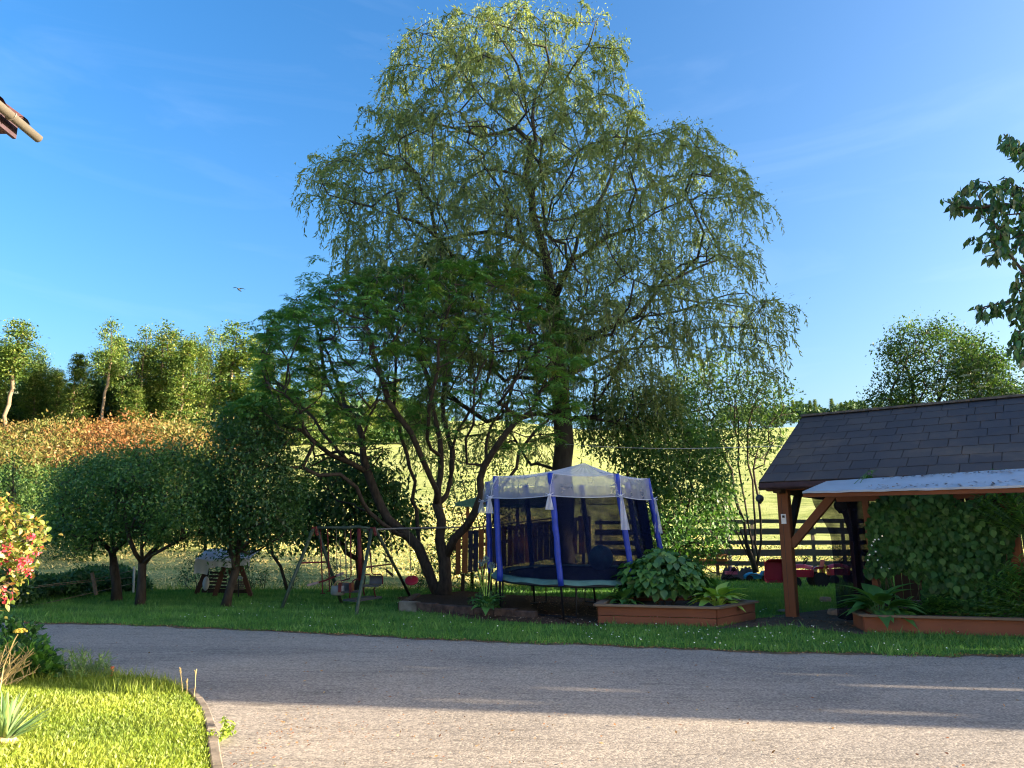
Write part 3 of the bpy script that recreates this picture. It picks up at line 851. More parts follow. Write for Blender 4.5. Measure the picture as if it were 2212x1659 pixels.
# ------------------------------------------------------------------ the sumac with many bare stems
YS = 18.0
sumac_poly = [(532, 770), (548, 718), (590, 672), (650, 640), (700, 615), (760, 600), (800, 590), (850, 572), (930, 562), (1010, 555), (1085, 566), (1150, 600), (1200, 650), (1235, 705), (1270, 760), (1265, 820),
              (1235, 900), (1190, 960), (1130, 980), (1060, 930), (980, 960), (900, 930), (830, 980), (760, 1000), (690, 1040), (640, 1050), (580, 1020), (520, 960), (470, 925), (478, 860), (520, 820)]
limbs = [
    PL(YS, (955, 1297), (930, 1250), (910, 1195), (880, 1160), (838, 1112), (806, 1036), (788, 984), (783, 955), (765, 912), (742, 890), (715, 850), (700, 800), (690, 740)),
    PL(YS, (890, 1172), (850, 1145, 17.6), (806, 1118, 17.3), (788, 1082, 17), (755, 1045, 16.7), (722, 1030, 16.5), (680, 1018, 16.3), (614, 1008, 16), (570, 990, 15.8)),
    PL(YS, (806, 1118, 17.3), (745, 1082, 18.2), (694, 1058, 18.8), (650, 1050, 19.2)),
    PL(YS, (797, 1010), (742, 991, 17.6), (694, 968, 17.3), (654, 932, 17), (600, 915, 16.7), (540, 905, 16.5), (500, 890, 16.4)),
    PL(YS, (742, 991, 17.6), (700, 935, 17.8), (660, 880, 18), (600, 830, 18.2), (560, 780, 18.2)),
    PL(YS, (785, 955), (800, 900, 18.8), (820, 850, 19.3), (830, 780, 19.6), (835, 700, 19.8)),
    PL(YS, (765, 912), (740, 860, 19), (720, 800, 19.7), (700, 740, 20)),
    PL(YS, (918, 1200), (905, 1140, 18.7), (894, 1075, 19), (888, 1020, 19.2), (878, 980, 19.3), (866, 930, 19.4), (852, 880, 19.5), (850, 800, 19.6), (860, 700, 19.6)),
    PL(YS, (975, 1297), (962, 1240), (957, 1180), (951, 1110), (948, 1086), (938, 1050, 17.6), (922, 1010, 17.3), (901, 970, 17), (880, 930, 16.7), (850, 880, 16.4), (820, 800, 16.2), (790, 700, 16)),
    PL(YS, (951, 1100), (953, 1040, 18), (951, 1000, 18), (949, 945, 18), (935, 880, 17.9), (915, 810, 17.9), (910, 730, 17.9), (920, 640, 17.9)),
    PL(YS, (952, 1086), (972, 1062, 18.3), (974, 1020, 18.4), (972, 985, 18.5), (990, 940, 18.3), (1013, 885, 18), (1045, 850, 17.7), (1060, 780, 17.5), (1060, 690, 17.5)),
    PL(YS, (972, 985, 18.5), (966, 940, 19), (958, 880, 19.4), (970, 800, 19.7), (980, 700, 20)),
    PL(YS, (949, 975), (930, 960, 17.3), (920, 930, 16.8), (930, 880, 16.3), (950, 800, 16), (955, 700, 15.9)),
    PL(YS, (962, 1200), (990, 1150, 17.8), (1020, 1122, 17.7), (1030, 1085, 17.6), (1033, 1035, 17.6), (1036, 1012, 17.6), (1060, 992, 17.4), (1085, 945, 17.2), (1130, 900, 17), (1170, 850, 16.8), (1200, 790, 16.7), (1210, 720, 16.7)),
    PL(YS, (1036, 1012, 17.6), (1000, 995, 17.2), (960, 985, 16.8), (930, 990, 16.5)),
    PL(YS, (1036, 1012, 17.6), (1050, 970, 18.4), (1065, 920, 18.8), (1100, 860, 19.2), (1120, 780, 19.5), (1120, 680, 19.6)),
    PL(YS, (1030, 1120, 17.7), (1080, 1060, 18.4), (1110, 1020, 18.8), (1118, 975, 19), (1160, 930, 19.2), (1200, 890, 19.4), (1240, 830, 19.5)),
    PL(YS, (1085, 945, 17.2), (1090, 890, 17.7), (1110, 830, 18), (1130, 750, 18), (1120, 650, 18)),
]
def sp(x, y):
    # foliage sits in the outer shell of the crown, thinner low down
    topline = np.interp(x, [530, 600, 700, 800, 930, 1085, 1215, 1310], [740, 668, 615, 590, 560, 566, 650, 760])
    d = y - topline
    return np.clip(.95 - d / 420.0, .2, 1) * np.where(x < 660, 1.5, 1.0) * np.where((x < 640) & (d > 60), 1.0, 1.0)
att = crown_pts(sumac_poly, YS, 3.1, 1900, 110, pick=sp)
att = [q_ for q_ in att if not (q_.x / q_.y < -.352 and q_.z > 4.4)]
pts, par = grow(limbs, att, .35, .22, .04)
A_, B_, w_ = wood(pts, par, .19, .009, .47, .045)
ap, ad = anchors(pts, par, w_, 1.2)
# keep rosettes at the very tips only
last = np.ones(len(pts), bool); last[par[1:]] = False
idx = np.where(last)[0]; idx = idx[idx > 0]
tp, tdv = pts[idx], unit(pts[idx] - pts[par[idx]])
extra = tp[rng.random(len(tp)) < .55] + rng.normal(size=(int(0), 3)) if False else tp
F1 = fronds(tp, tdv, 7, .36, 8, .125, T_rhomb(.27))
sel = rng.random(len(tp)) < .5
F2 = fronds(tp[sel] + rng.normal(size=(sel.sum(), 3)) * .28, tdv[sel], 6, .34, 7, .12, T_rhomb(.27))
tree('sumac_tree', 'spreading sumac with many bare forking stems and drooping feathery leaves beside the trampoline', 'tree', P(962, 1297, YS), None, None, 0, merge([F1, F2]), M['sumac'], M['bark'], wood_out=(A_, B_, w_))
print('sumac leaves', len(F1[1]) + len(F2[1]), 'nodes', len(pts))

# ------------------------------------------------------------------ garden trees and shrubs
def simple_tree(name, label, cat, Yc, limbs, poly, thick, n, m, rad, size, T, leafmat, bark, r_root, group=None, soft=60, droop=.3, ex=.5, seg=.35, pick=None, thickcut=.04, wmax=2.2, tintf=None):
    att = crown_pts(poly, Yc, thick, n, soft, pick=pick)
    cx_, cy_ = sum(p[0] for p in poly) / len(poly), sum(p[1] for p in poly) / len(poly)
    for q in range(int(n * .07)):                          # stray shoots beyond the outline
        a = poly[int(rng.integers(len(poly)))]; b = poly[int(rng.integers(len(poly)))]
        e = a if rng.random() < .7 else ((a[0] + b[0]) / 2, min(a[1], b[1])); s_ = rng.uniform(1.0, 1.13)
        if e[1] > cy_ + 10: s_ = min(s_, 1.03)
        att.append(P(cx_ + (e[0] - cx_) * s_ + rng.normal() * 4, cy_ + (e[1] - cy_) * s_ + rng.normal() * 4, Yc + rng.normal() * thick * .3))
    pts, par = grow(limbs, att, seg, .22, .03)
    A, B, w = wood(pts, par, r_root, .005, ex, thickcut)
    ap, ad = anchors(pts, par, w, wmax)
    lv = clump(ap, ad, m, rad, size, T, droop)
    return tree(name, label, cat, limbs[0][0], None, None, 0, lv, leafmat, bark, group, wood_out=(A, B, w))
YA, YB = 17.6, 16.5
simple_tree('apple_tree', 'dense round apple tree, the left one of the pair before the hedge bank', 'tree', YA,
            [PL(YA, (252, 1301), (250, 1250), (247, 1205), (235, 1180), (205, 1150), (170, 1120)), PL(YA, (247, 1205), (262, 1180, 17.3), (290, 1140, 17), (300, 1100, 17)), PL(YA, (247, 1210), (245, 1150, 18.2), (235, 1080, 18.5))],
            [(98, 1130), (108, 1075), (130, 1035), (170, 1008), (230, 985), (285, 990), (320, 1030), (330, 1090), (310, 1150), (280, 1164), (230, 1172), (190, 1184), (165, 1196), (130, 1172), (105, 1158)],
            1.9, 520, 56, .17, .08, T_rhomb(.5), M['apple'], M['bark'], .10, 'apple trees on the lawn')
simple_tree('apple_tree', 'round apple tree with low forked trunk, the right one of the pair', 'tree', YB,
            [PL(YB, (303, 1311), (308, 1262), (311, 1220), (312, 1190), (308, 1150), (300, 1100)), PL(YB, (312, 1222), (292, 1200, 16.3), (280, 1170, 16.1), (270, 1120, 16)), PL(YB, (314, 1222), (345, 1190, 16.2), (390, 1168, 16), (430, 1150, 16)), PL(YB, (314, 1205), (350, 1160, 17), (390, 1100, 17.3))],
            [(235, 1090), (245, 1020), (280, 975), (330, 985), (390, 970), (440, 1010), (470, 1060), (478, 1110), (465, 1150), (430, 1167), (380, 1172), (330, 1167), (280, 1150), (250, 1130)],
            1.7, 520, 56, .165, .078, T_rhomb(.5), M['apple'], M['bark'], .09, 'apple trees on the lawn')
simple_tree('pear_tree', 'leaning fruit tree with tall dark narrow crown before the canopied swing seat', 'tree', 16.2,
            [PL(16.2, (487, 1313), (500, 1262), (512, 1228), (520, 1180), (540, 1100), (545, 1000), (540, 920)), PL(16.2, (512, 1228), (505, 1180, 16), (490, 1120, 15.9), (490, 1040, 15.9)), PL(16.2, (520, 1190), (560, 1140, 16.5), (590, 1080, 16.6), (590, 1000, 16.6))],
            [(452, 1080), (458, 980), (475, 915), (510, 895), (570, 880), (612, 920), (622, 1000), (640, 1080), (640, 1150), (600, 1178), (550, 1195), (500, 1200), (468, 1160)],
            1.0, 640, 56, .20, .085, T_rhomb(.5), M['dark_leaf'], M['bark'], .085)
simple_tree('quince_tree', 'low broad fruit tree with large dark leaves standing behind the metal swing set', 'tree', 20.4,
            [PL(20.4, (773, 1281), (776, 1240), (777, 1208), (774, 1178), (770, 1140), (765, 1090)), PL(20.4, (776, 1208), (752, 1196, 20.2), (738, 1176, 20), (720, 1150, 20), (700, 1120, 20)), PL(20.4, (777, 1190), (800, 1170, 20.6), (830, 1130, 20.8), (850, 1090, 20.8))],
            [(612, 1120), (640, 1070), (690, 1060), (700, 1010), (735, 985), (770, 1010), (800, 1000), (835, 1020), (850, 1050), (890, 1100), (905, 1140), (860, 1165), (830, 1150), (800, 1168), (760, 1160), (700, 1172), (660, 1165), (625, 1150)],
            1.7, 320, 44, .28, .14, T_rhomb(.55), M['dark_leaf'], M['bark'], .12, droop=.8)
simple_tree('young_tree', 'thin young tree with sparse light leaves between the apple trees and the swing seat', 'tree', 20.0,
            [PL(20, (445, 1268), (444, 1190), (446, 1120), (442, 1060))],
            [(420, 1110), (415, 1040), (440, 1000), (470, 1020), (475, 1090), (460, 1150), (430, 1170)],
            .5, 60, 14, .2, .09, T_rhomb(.5), M['hazel'], M['bark'], .045)
simple_tree('crooked_sapling', 'bare crooked sapling with wavy thin trunk left of the swing set', 'tree', 20.6,
            [PL(20.6, (622, 1280), (619, 1250), (610, 1232), (609, 1214), (596, 1202), (588, 1190), (586, 1168), (580, 1150), (575, 1120)), PL(20.6, (589, 1190), (575, 1184), (565, 1165), (550, 1150)), PL(20.6, (587, 1170), (598, 1155), (605, 1130))],
            [(540, 1150), (545, 1110), (590, 1090), (625, 1110), (620, 1145), (580, 1160)],
            .4, 50, 10, .16, .08, T_rhomb(.5), M['hazel'], M['bark'], .045, wmax=1.2)
def bush(name, label, cat, Yc, base, poly, thick, n, m, rad, size, T, leafmat, r=.03, group=None, stems=5, droop=.1, soft=30, spread=.25, **kw):
    b0 = base if isinstance(base, Vector) else G(*base)
    xs_ = [p[0] for p in poly]; ys_ = [p[1] for p in poly]
    limbs = []
    for s in range(stems):
        xx = min(xs_) + (max(xs_) - min(xs_)) * (.2 + .6 * s / max(stems - 1, 1)); yy = min(ys_) + (max(ys_) - min(ys_)) * .35
        q = P(xx, yy, Yc + rng.uniform(-.4, .4) * thick)
        start = b0 if s == 0 else b0 + Vector((rng.uniform(-spread, spread), rng.uniform(-spread, spread), .02))
        limbs.append([b0 if s else start, (b0 + q) / 2 + Vector((0, 0, .1)), q])
    return simple_tree(name, label, cat, Yc, limbs, poly, thick, n, m, rad, size, T, leafmat, M['twig'], r, group, soft, droop, seg=.25, thickcut=.5, **kw)
bush('elder_shrub', 'dark rounded shrub standing behind the canopied swing seat', 'shrub', 20.4, P(425, 1278, 20.4), [(388, 1262), (392, 1225), (412, 1205), (440, 1200), (520, 1195), (540, 1215), (538, 1250), (520, 1272), (410, 1276)], .7, 120, 16, .12, .07, T_rhomb(.5), M['dark_leaf'])
bush('currant_shrub', 'dark leafy shrub in the shade right behind the sumac trunks', 'shrub', 20.2, P(960, 1290, 20.2), [(900, 1275), (905, 1230), (925, 1190), (950, 1150), (985, 1130), (1000, 1170), (1020, 1230), (1030, 1275), (960, 1290)], .8, 150, 16, .14, .085, T_rhomb(.5), M['dark_leaf'])
bush('hazel_shrub', 'tall leafy shrub growing up behind the green roofed playhouse', 'shrub', 23.5, P(1040, 1268, 23.5), [(935, 1130), (930, 1090), (965, 1020), (1000, 970), (1040, 955), (1085, 980), (1110, 1060), (1120, 1120), (1080, 1150), (1000, 1150)], 1.0, 160, 18, .2, .11, T_rhomb(.55), M['dark_leaf'], .05)
for q, (x_, y_, hh_, l_) in enumerate(((570, 1278, 50, 'thin upright sapling at the lawn edge right of the swing seat'), (545, 1276, 34, 'short sparse sapling close beside the swing seat at the lawn edge'), (632, 1280, 60, 'leafy upright sapling at the lawn edge under the left leg of the swing set'), (716, 1268, 78, 'leafy young tree seen between the hanging bars of the swing set'), (905, 1276, 60, 'small weedy shrub between red disc swing and sumac trunk'))):
    bush('sapling', l_, 'sapling', 21.2, P(x_, y_, 21.2), [(x_ - 9, y_ - 4), (x_ - 12, y_ - hh_ * .6), (x_, y_ - hh_), (x_ + 12, y_ - hh_ * .6), (x_ + 10, y_ - 4)], .15, 26, 9, .08, .06, T_rhomb(.4), M['hazel'], .015, stems=2, soft=12)
simple_tree('hazel_tree', 'dark dense hazel with drooping leaves standing right behind the trampoline', 'tree', 21.5,
            [PL(21.5, (1440, 1262), (1430, 1150), (1415, 1050), (1395, 960)), PL(21.5, (1440, 1250), (1470, 1150), (1490, 1060), (1480, 960)), PL(21.5, (1440, 1250), (1390, 1120), (1350, 1020), (1330, 940))],
            [(1245, 880), (1330, 840), (1400, 850), (1470, 870), (1530, 930), (1560, 1000), (1580, 1070), (1572, 1130), (1560, 1190), (1500, 1215), (1440, 1225), (1400, 1200), (1385, 1120), (1370, 1040), (1330, 985), (1280, 950)],
            1.3, 620, 44, .24, .13, T_rhomb(.5), M['apple'], M['bark'], .07, droop=.7, ex=.42)
# multi-stemmed tree by the fence
ym = 24.0
st = [PL(ym, (1633, 1236), (1600, 1170), (1566, 1105), (1520, 1040), (1470, 985), (1430, 950)), PL(ym, (1633, 1236), (1610, 1150), (1590, 1080), (1572, 1000), (1545, 930), (1510, 860)),
      PL(ym, (1635, 1236), (1622, 1150), (1605, 1060), (1595, 980), (1590, 900), (1580, 830)), PL(ym, (1636, 1236), (1632, 1150), (1628, 1060), (1612, 980), (1622, 900), (1640, 840)),
      PL(ym, (1638, 1236), (1645, 1150), (1635, 1060), (1630, 1000), (1650, 940), (1670, 900)), PL(ym, (1636, 1236), (1590, 1130), (1550, 1050), (1530, 980), (1500, 930))]
simple_tree('serviceberry_tree', 'airy multi stemmed tree fanning up behind the plank fence left of the gazebo', 'tree', ym, st,
            [(1395, 950), (1420, 880), (1450, 820), (1490, 785), (1550, 775), (1600, 790), (1650, 820), (1690, 850), (1700, 900), (1682, 960), (1650, 1000), (1600, 970), (1560, 1000), (1500, 1010), (1450, 990)],
            1.6, 480, 22, .26, .13, T_rhomb(.5), M['hazel'], M['bark'], .075, ex=.42, thickcut=.03)
simple_tree('young_tree', 'thin leafy growth along the fence below the multi stemmed tree', 'shrub', 28.6,
            [PL(28.6, (1600, 1245), (1590, 1220), (1560, 1190)), PL(28.6, (1600, 1245), (1640, 1225), (1670, 1200)), PL(28.6, (1600, 1245), (1540, 1235), (1500, 1215))],
            [(1450, 1235), (1455, 1170), (1500, 1140), (1560, 1160), (1620, 1170), (1680, 1160), (1700, 1235)], .5, 110, 10, .22, .12, T_rhomb(.4), M['hazel'], M['twig'], .04)
bush('fence_weeds', 'leafy weeds behind the fence seen under the gazebo brace', 'shrub', 28.8, P(1760, 1245, 28.8), [(1700, 1240), (1710, 1215), (1740, 1195), (1790, 1185), (1840, 1200), (1860, 1240)], .4, 60, 12, .2, .11, T_rhomb(.4), M['hazel'])
# elder trees behind the gazebo roof
simple_tree('elder_tree', 'leafy elder behind the left end of the gazebo roof with pale flat flower heads', 'tree', 21.5,
            [PL(21.5, (1990, 1250), (1985, 1000), (1975, 880), (1965, 800)), PL(21.5, (1985, 1000), (2030, 860), (2060, 790)), PL(21.5, (1985, 950), (1930, 870), (1900, 840))],
            [(1862, 885), (1880, 850), (1915, 820), (1912, 760), (1935, 712), (1965, 700), (2010, 712), (2060, 712), (2085, 740), (2110, 790), (2100, 880), (1980, 900)],
            1.2, 330, 44, .2, .10, T_rhomb(.5), M['hazel'], M['bark'], .10, 'elders behind the gazebo')
simple_tree('elder_tree', 'broad sloping elder with many flat flower heads behind the right end of the gazebo roof', 'tree', 20.5,
            [PL(20.5, (2160, 1250), (2150, 1000), (2140, 880), (2130, 800)), PL(20.5, (2150, 1000), (2200, 880), (2240, 860))],
            [(2060, 890), (2065, 800), (2095, 742), (2130, 755), (2170, 795), (2212, 835), (2260, 880), (2290, 920), (2100, 910)],
            1.3, 360, 46, .2, .10, T_rhomb(.5), M['hazel'], M['bark'], .10, 'elders behind the gazebo')
for q in range(11):
    x_, y_ = [(2052, 800), (2085, 812), (2110, 800), (2135, 812), (2120, 835), (2090, 845), (2155, 838), (2060, 835), (2180, 850), (2146, 862), (2030, 830)][q]
    c_ = P(x_, y_, 19.3)
    b = MB()
    for k in range(22):
        a_ = rng.uniform(0, 6.28); r_ = .13 * math.sqrt(rng.random())
        b.box(c_ + Vector((r_ * math.cos(a_), r_ * math.sin(a_), rng.uniform(-.012, .012))), (.03, .03, .015))
    # stalks hold the flat head to the shrub
    b.tube([c_, c_ + Vector((.02, .35, -.25))], .006, 3)
    e_ = [o for o in col.objects if o.name.startswith('elder_tree') and o.type == 'EMPTY'][-1]
    M.setdefault('umbel', mat_plain('cream_umbel', (.42, .46, .30), .8, .1, 8))
    b.build('flower_head', M['umbel'], e_)

# ------------------------------------------------------------------ forest on the hill at the left
def forest_mesh(kind, seed, h=22.0):
    """crown + trunk data in local metres"""
    global rng
    keep = rng; rng = np.random.default_rng(seed)
    limbs = [[Vector((0, 0, 0)), Vector((rng.normal() * .15, 0, h * .3)), Vector((rng.normal() * .25, rng.normal() * .2, h * .6)), Vector((rng.normal() * .4, 0, h * .93))]]
    att = []
    if kind == 'bare': z0, rr, n = .52, 3.8, 240
    elif kind == 'full': z0, rr, n = .10, 4.6, 420
    elif kind == 'cone': z0, rr, n = .05, 4.6, 380
    else: z0, rr, n = .18, 3.6, 330
    leaders = [(0, 0, 1.0, rr * .62)] + [(rng.normal() * rr * .5, rng.normal() * rr * .5, rng.uniform(.72, .97), rr * rng.uniform(.35, .55)) for _ in range(4)]
    while len(att) < n:
        u = rng.uniform(z0, 1); a = rng.uniform(0, 6.28)
        if kind == 'cone': R_ = rr * (1 - u) ** .8 * (.75 + .25 * math.sin(u * 60)) + .3
        if kind == 'cone':
            r = R_ * rng.uniform(.35, 1); att.append((r * math.cos(a), r * math.sin(a), u * h)); continue
        k = int(rng.integers(len(leaders))); lx, ly, lt, lr = leaders[k]
        s = (u - z0) / (1 - z0); R_ = lr * (min(1, s * 5) ** .5) * (1 - s) ** .45 + .25
        r = R_ * rng.uniform(.2, 1)
        att.append((lx * (.4 + .6 * s) + r * math.cos(a), ly * (.4 + .6 * s) + r * math.sin(a), (z0 + s * (lt - z0)) * h))
    pts, par = grow(limbs, att, 1.3, .18, .12)
    A, B, w = wood(pts, par, .25, .03, .5, .12)
    ap, ad = anchors(pts, par, w, 3)
    if kind == 'cone': lv = clump(ap, ad, 26, .6, .52, T_rhomb(.42), .25, .9, sq=.3)
    else: lv = clump(ap, ad, 28, .6, .46, T_rhomb(.5), .2, .7, sq=.6)
    rng = keep
    return A, B, lv
FM = {}
def forest_tree(kind, seed, x, Y, H, label, name='forest_tree', squash=1.0, grp='forest trees along the hilltop', topy=None):
    key = (kind, seed)
    X = (x - 1106) / FPX * Y * 1.012
    z = float(terrain(X, Y))
    H = P(x, topy, Y).z - z if topy else H
    t = thing(name, label, 'tree', (X, Y, z - .3), rng.uniform(0, 6.28), grp)
    s = H / 22.0; squash *= 1.15
    t.scale = (s * squash, s * squash, s)
    if key not in FM:
        A, B, lv = forest_mesh(kind, seed)
        obs = [A.build('trunk', M['bark_pale'], t, smooth=True, world=False), B.build('branches', M['twig'], t, world=False), np_mesh('crown', lv[0], lv[1], M['forest'], t, tint=lv[2])]
        FM[key] = obs
    else:
        for o in FM[key]:
            c = o.copy(); col.objects.link(c); c.parent = t
    return t
FT = [('bare', 1, 14, 83, 690, 'tall pale trunked tree at the far left of the forest edge', 1.15), ('full', 2, -60, 86, 700, 'broad tree at the left end of the forest edge', 1.1),
      ('slim', 3, 70, 92, 742, 'slim tree just right of the pale trunked tree at far left'), ('cone', 4, 118, 88, 800, 'short dark conifer in the gap of the forest edge'),
      ('cone', 5, 156, 86, 762, 'open pointed tree left of the solitary tall bare trunk', 1.1), ('bare', 6, 218, 83, 684, 'solitary tall tree with long bare orange trunk in the forest edge', .85),
      ('slim', 7, 262, 95, 780, 'small slim tree behind the solitary bare trunk'), ('full', 8, 300, 88, 698, 'tall ragged tree right of the bare orange trunk', .9), ('slim', 3, 343, 90, 690, 'tall ragged narrow tree in the middle of the forest edge', 1.1),
      ('cone', 5, 392, 82, 735, 'bright green broad conifer standing in front of the forest edge', 1.15), ('cone', 4, 290, 80, 830, 'low spreading green tree at the foot of the forest edge', 1.3), ('full', 2, 440, 92, 708, 'shadowed tree behind the bright conifer', .8),
      ('slim', 7, 492, 86, 688, 'tall golden tree at the right of the forest edge beside the sumac', 1.35), ('full', 8, 545, 92, 715, 'forest tree partly hidden by the left side of the sumac', .9),
      ('cone', 4, 610, 84, 800, 'green conifer seen through the left branches of the sumac', 1.1), ('full', 2, 668, 88, 770, 'forest tree seen through the sumac crown, left of its middle'), ('cone', 5, 735, 84, 820, 'pointed conifer seen through the sumac stems'),
      ('cone', 4, 800, 86, 850, 'low conifer seen through the middle of the sumac', 1.2), ('slim', 3, 850, 90, 800, 'slim tree seen through the sumac and willow', 1.1), ('cone', 5, 905, 90, 880, 'last low conifer of the forest edge, behind the middle sumac stems', 1.2),
      ('full', 8, 175, 93, 770, 'shaded tree between the open pointed tree and the bare orange trunk', 1.2), ('full', 2, 250, 97, 745, 'leafy tree behind the right side of the solitary bare trunk', 1.1), ('full', 2, 330, 96, 720, 'broad dark tree behind the tall ragged ones', 1.1), ('full', 8, 400, 97, 715, 'shaded tree right behind the bright conifer', 1.1), ('full', 2, 470, 96, 720, 'leafy tree between the shadowed and the tall golden tree', 1.0), ('full', 8, 100, 95, 790, 'leafy shaded tree left of the open pointed tree', 1.2), ('slim', 7, -10, 90, 720, 'tree with leafy top just left of the pale trunk, forest edge', 1.2), ('full', 8, 40, 96, 760, 'shaded tree behind the pale trunked tree')]
for f in FT:
    forest_tree(f[0], f[1], f[2], f[3], 0, f[5], squash=f[6] if len(f) > 6 else 1.0, topy=f[4])
# the wood behind them reads as one dark mass
def mass(name, mat, n, m, fx, size, rad, T=T_rhomb(.6), grow_=0.0):
    c = np.array([fx() for _ in range(n)])
    cen, rr, tt = c[:, :3], c[:, 3], c[:, 4]
    d = rdir(n * m); d[:, 2] = np.abs(d[:, 2]) * 1.0 - .15
    Q = np.repeat(cen, m, 0) + d * (np.repeat(rr, m) * rng.uniform(.65, 1.08, n * m))[:, None] * np.array([1, 1, rad])
    V, F, t = scatter(T, Q, d * .4 + rdir(n * m) + np.array([0, 0, .1]), d + rdir(n * m) * .5, (size + grow_ * Q[:, 1]) * rng.uniform(.6, 1.4, n * m), np.clip(np.repeat(tt, m) + rng.normal(size=n * m) * .07, 0, 1))
    return tag(np_mesh(name, V, F, mat, tint=t), kind='stuff')
def f_back():
    px = rng.uniform(-140, 930); Y = rng.uniform(97, 112); X = (px - 1106) / FPX * Y
    topy = np.interp(px, [-140, 430, 600, 930], [805, 800, 830, 905]) + rng.uniform(0, 60)
    z = P(px, topy, Y).z; g = float(terrain(X, Y)); r = rng.uniform(2.2, 3.6)
    return (X, Y, rng.uniform(g, max(g + .5, z - r)), r, rng.uniform(.1, .8))
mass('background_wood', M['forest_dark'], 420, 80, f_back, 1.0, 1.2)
def in_thicket(x, y): return x < -(.40 - .17 * sstep(60, 78, y) - .12 * sstep(74, 79, y)) * y
def f_thick():
    while True:
        Y = 27 + 52 * rng.random() ** .8; px = rng.uniform(-160, 960); X = (px - 1106) / FPX * Y
        if in_thicket(X, Y): break
    g = float(terrain(X, Y)); s = sstep(40, 56, Y); r = rng.uniform(.6, 1.4) * (1.0 + .35 * s) * (1.35 if (rng.random() < .12 and Y < 66) else 1) * (1 - .35 * float(sstep(66, 78, Y)))
    # colour patches: rusty in the upper half, green below
    patch = math.sin(X * .35 + 1.0) * math.sin(Y * .28 + X * .1) + rng.normal() * .35
    t = .34 + .42 * float(sstep(34, 50, Y)) + patch * .24 - .3 * float(sstep(72, 80, Y)) - .4 * float(sstep(-.37, -.30, X / Y))
    return (X, Y, g + r * .55, r, min(max(t, .05), .95))
mass('thicket', M['thicket'], 1250, 190, f_thick, .05, 1.25, T_rhomb(.45), .0036)
# pale shrubs on the field at the left, near
bush('pale_shrub', 'pale green sunlit shrub on the field edge behind the left apple tree', 'shrub', 27, P(160, 1205, 27), [(110, 1205), (120, 1175), (150, 1160), (185, 1170), (200, 1205)], .8, 60, 16, .2, .12, T_rhomb(.4), M['hazel'])
simple_tree('young_spruce', 'pale young conifer beyond the left apple tree at the left edge', 'tree', 27,
            [PL(27, (28, 1200), (28, 1100), (30, 1010))], [(-20, 1190), (5, 1090), (28, 1000), (52, 1090), (80, 1190)], 1.2, 150, 18, .2, .16, T_rhomb(.3), M['hazel'], M['bark'], .1)

# distant wood on the skyline at the right, seen past the crest
def f_far():
    px = rng.uniform(1560, 2320); Y = rng.uniform(300, 345); X = (px - 1106) / FPX * Y
    topy = 872 + 6 * math.sin(px * .05) + rng.uniform(-3, 26) + (4 if px < 1700 else 0)
    r = rng.uniform(1.6, 2.6)
    return (X, Y, P(px, topy, Y).z - r * 1.5, r, rng.uniform(.1, .9))
mass('distant_wood', M['far_wood'], 420, 42, f_far, 1.5, 1.7, T_rhomb(.5))
for q in range(16):
    px = 1680 + q * 24 + rng.uniform(-8, 8); Y = 305; X = (px - 1106) / FPX * Y
    ty = 866 + rng.uniform(-5, 8) + (-8 if q in (2,) else 0)
    z1 = P(px, ty, Y).z; z0 = P(px, 905, Y).z
    key = ('cone', 9)
    t = thing('spruce_tree', 'distant spruce on the skyline wood, %s' % ['first right of the willow', 'second right of the willow', 'tallest pointed one', 'just right of the tallest one', 'above the roof rake', 'next to the roof rake', 'left of the gap above the roof ridge', 'in the gap above the roof ridge', 'right of the gap above the ridge', 'nearer the elder', 'just left of the elder', 'at the elder edge', 'behind the elder left branches', 'behind the elder crown', 'deep behind the elder', 'last one behind the elder'][q], 'tree', (X, Y, z0 - 2), rng.uniform(0, 6), 'spruces on the skyline')
    s = (z1 - z0 + 2) / 22
    t.scale = (s * 1.1, s * 1.1, s)
    for o in FM[('cone', 4 if q % 2 else 5)]:
        c = o.copy(); col.objects.link(c); c.parent = t

# ------------------------------------------------------------------ hedge bank at the left with its rope fence
def f_bank():
    px = rng.uniform(-160, 330); Y = rng.uniform(20.0, 21.5) if px > 225 else (rng.uniform(18.0, 21.5) if px > 100 else rng.uniform(15.8, 20.5)); X = (px - 1106) / FPX * Y
    zt = P(px, np.interp(px, [-160, 60, 130, 200, 290, 330], [1215, 1222, 1240, 1222, 1214, 1240]), Y).z
    r = rng.uniform(.18, .36)
    return (X, Y, rng.uniform(.05, max(zt - r, .1)), r, rng.uniform(.1, .8))
mass('hedge_bank', M['dark_leaf'], 520, 90, f_bank, .10, .9, T_rhomb(.45))
fence_l = thing('rope_fence', 'low rope fence with white post and grey stake along the overgrown bank at left', 'fence', G(288, 1284))
Yp = G(288, 1284).y
MB().tube([G(288, 1284), P(290, 1224, Yp)], .028, 8).build('post', M['white_paint'], fence_l)
MB().beam(P(208, 1285, 17.4), P(199, 1237, 17.4), .07, .05).build('post', M['wood_rim'], fence_l)
for ys_ in ((1232, 1252, 1260), (1260, 1280, 1300), (1247, 1256, 1263)):
    MB().tube([P(288, ys_[0], Yp), P(200, ys_[1], 17.4), P(95, ys_[2] + 4, 16.6), P(-60, ys_[2] + 20, 16)], .008, 4).build('rope', M['rope'], fence_l)

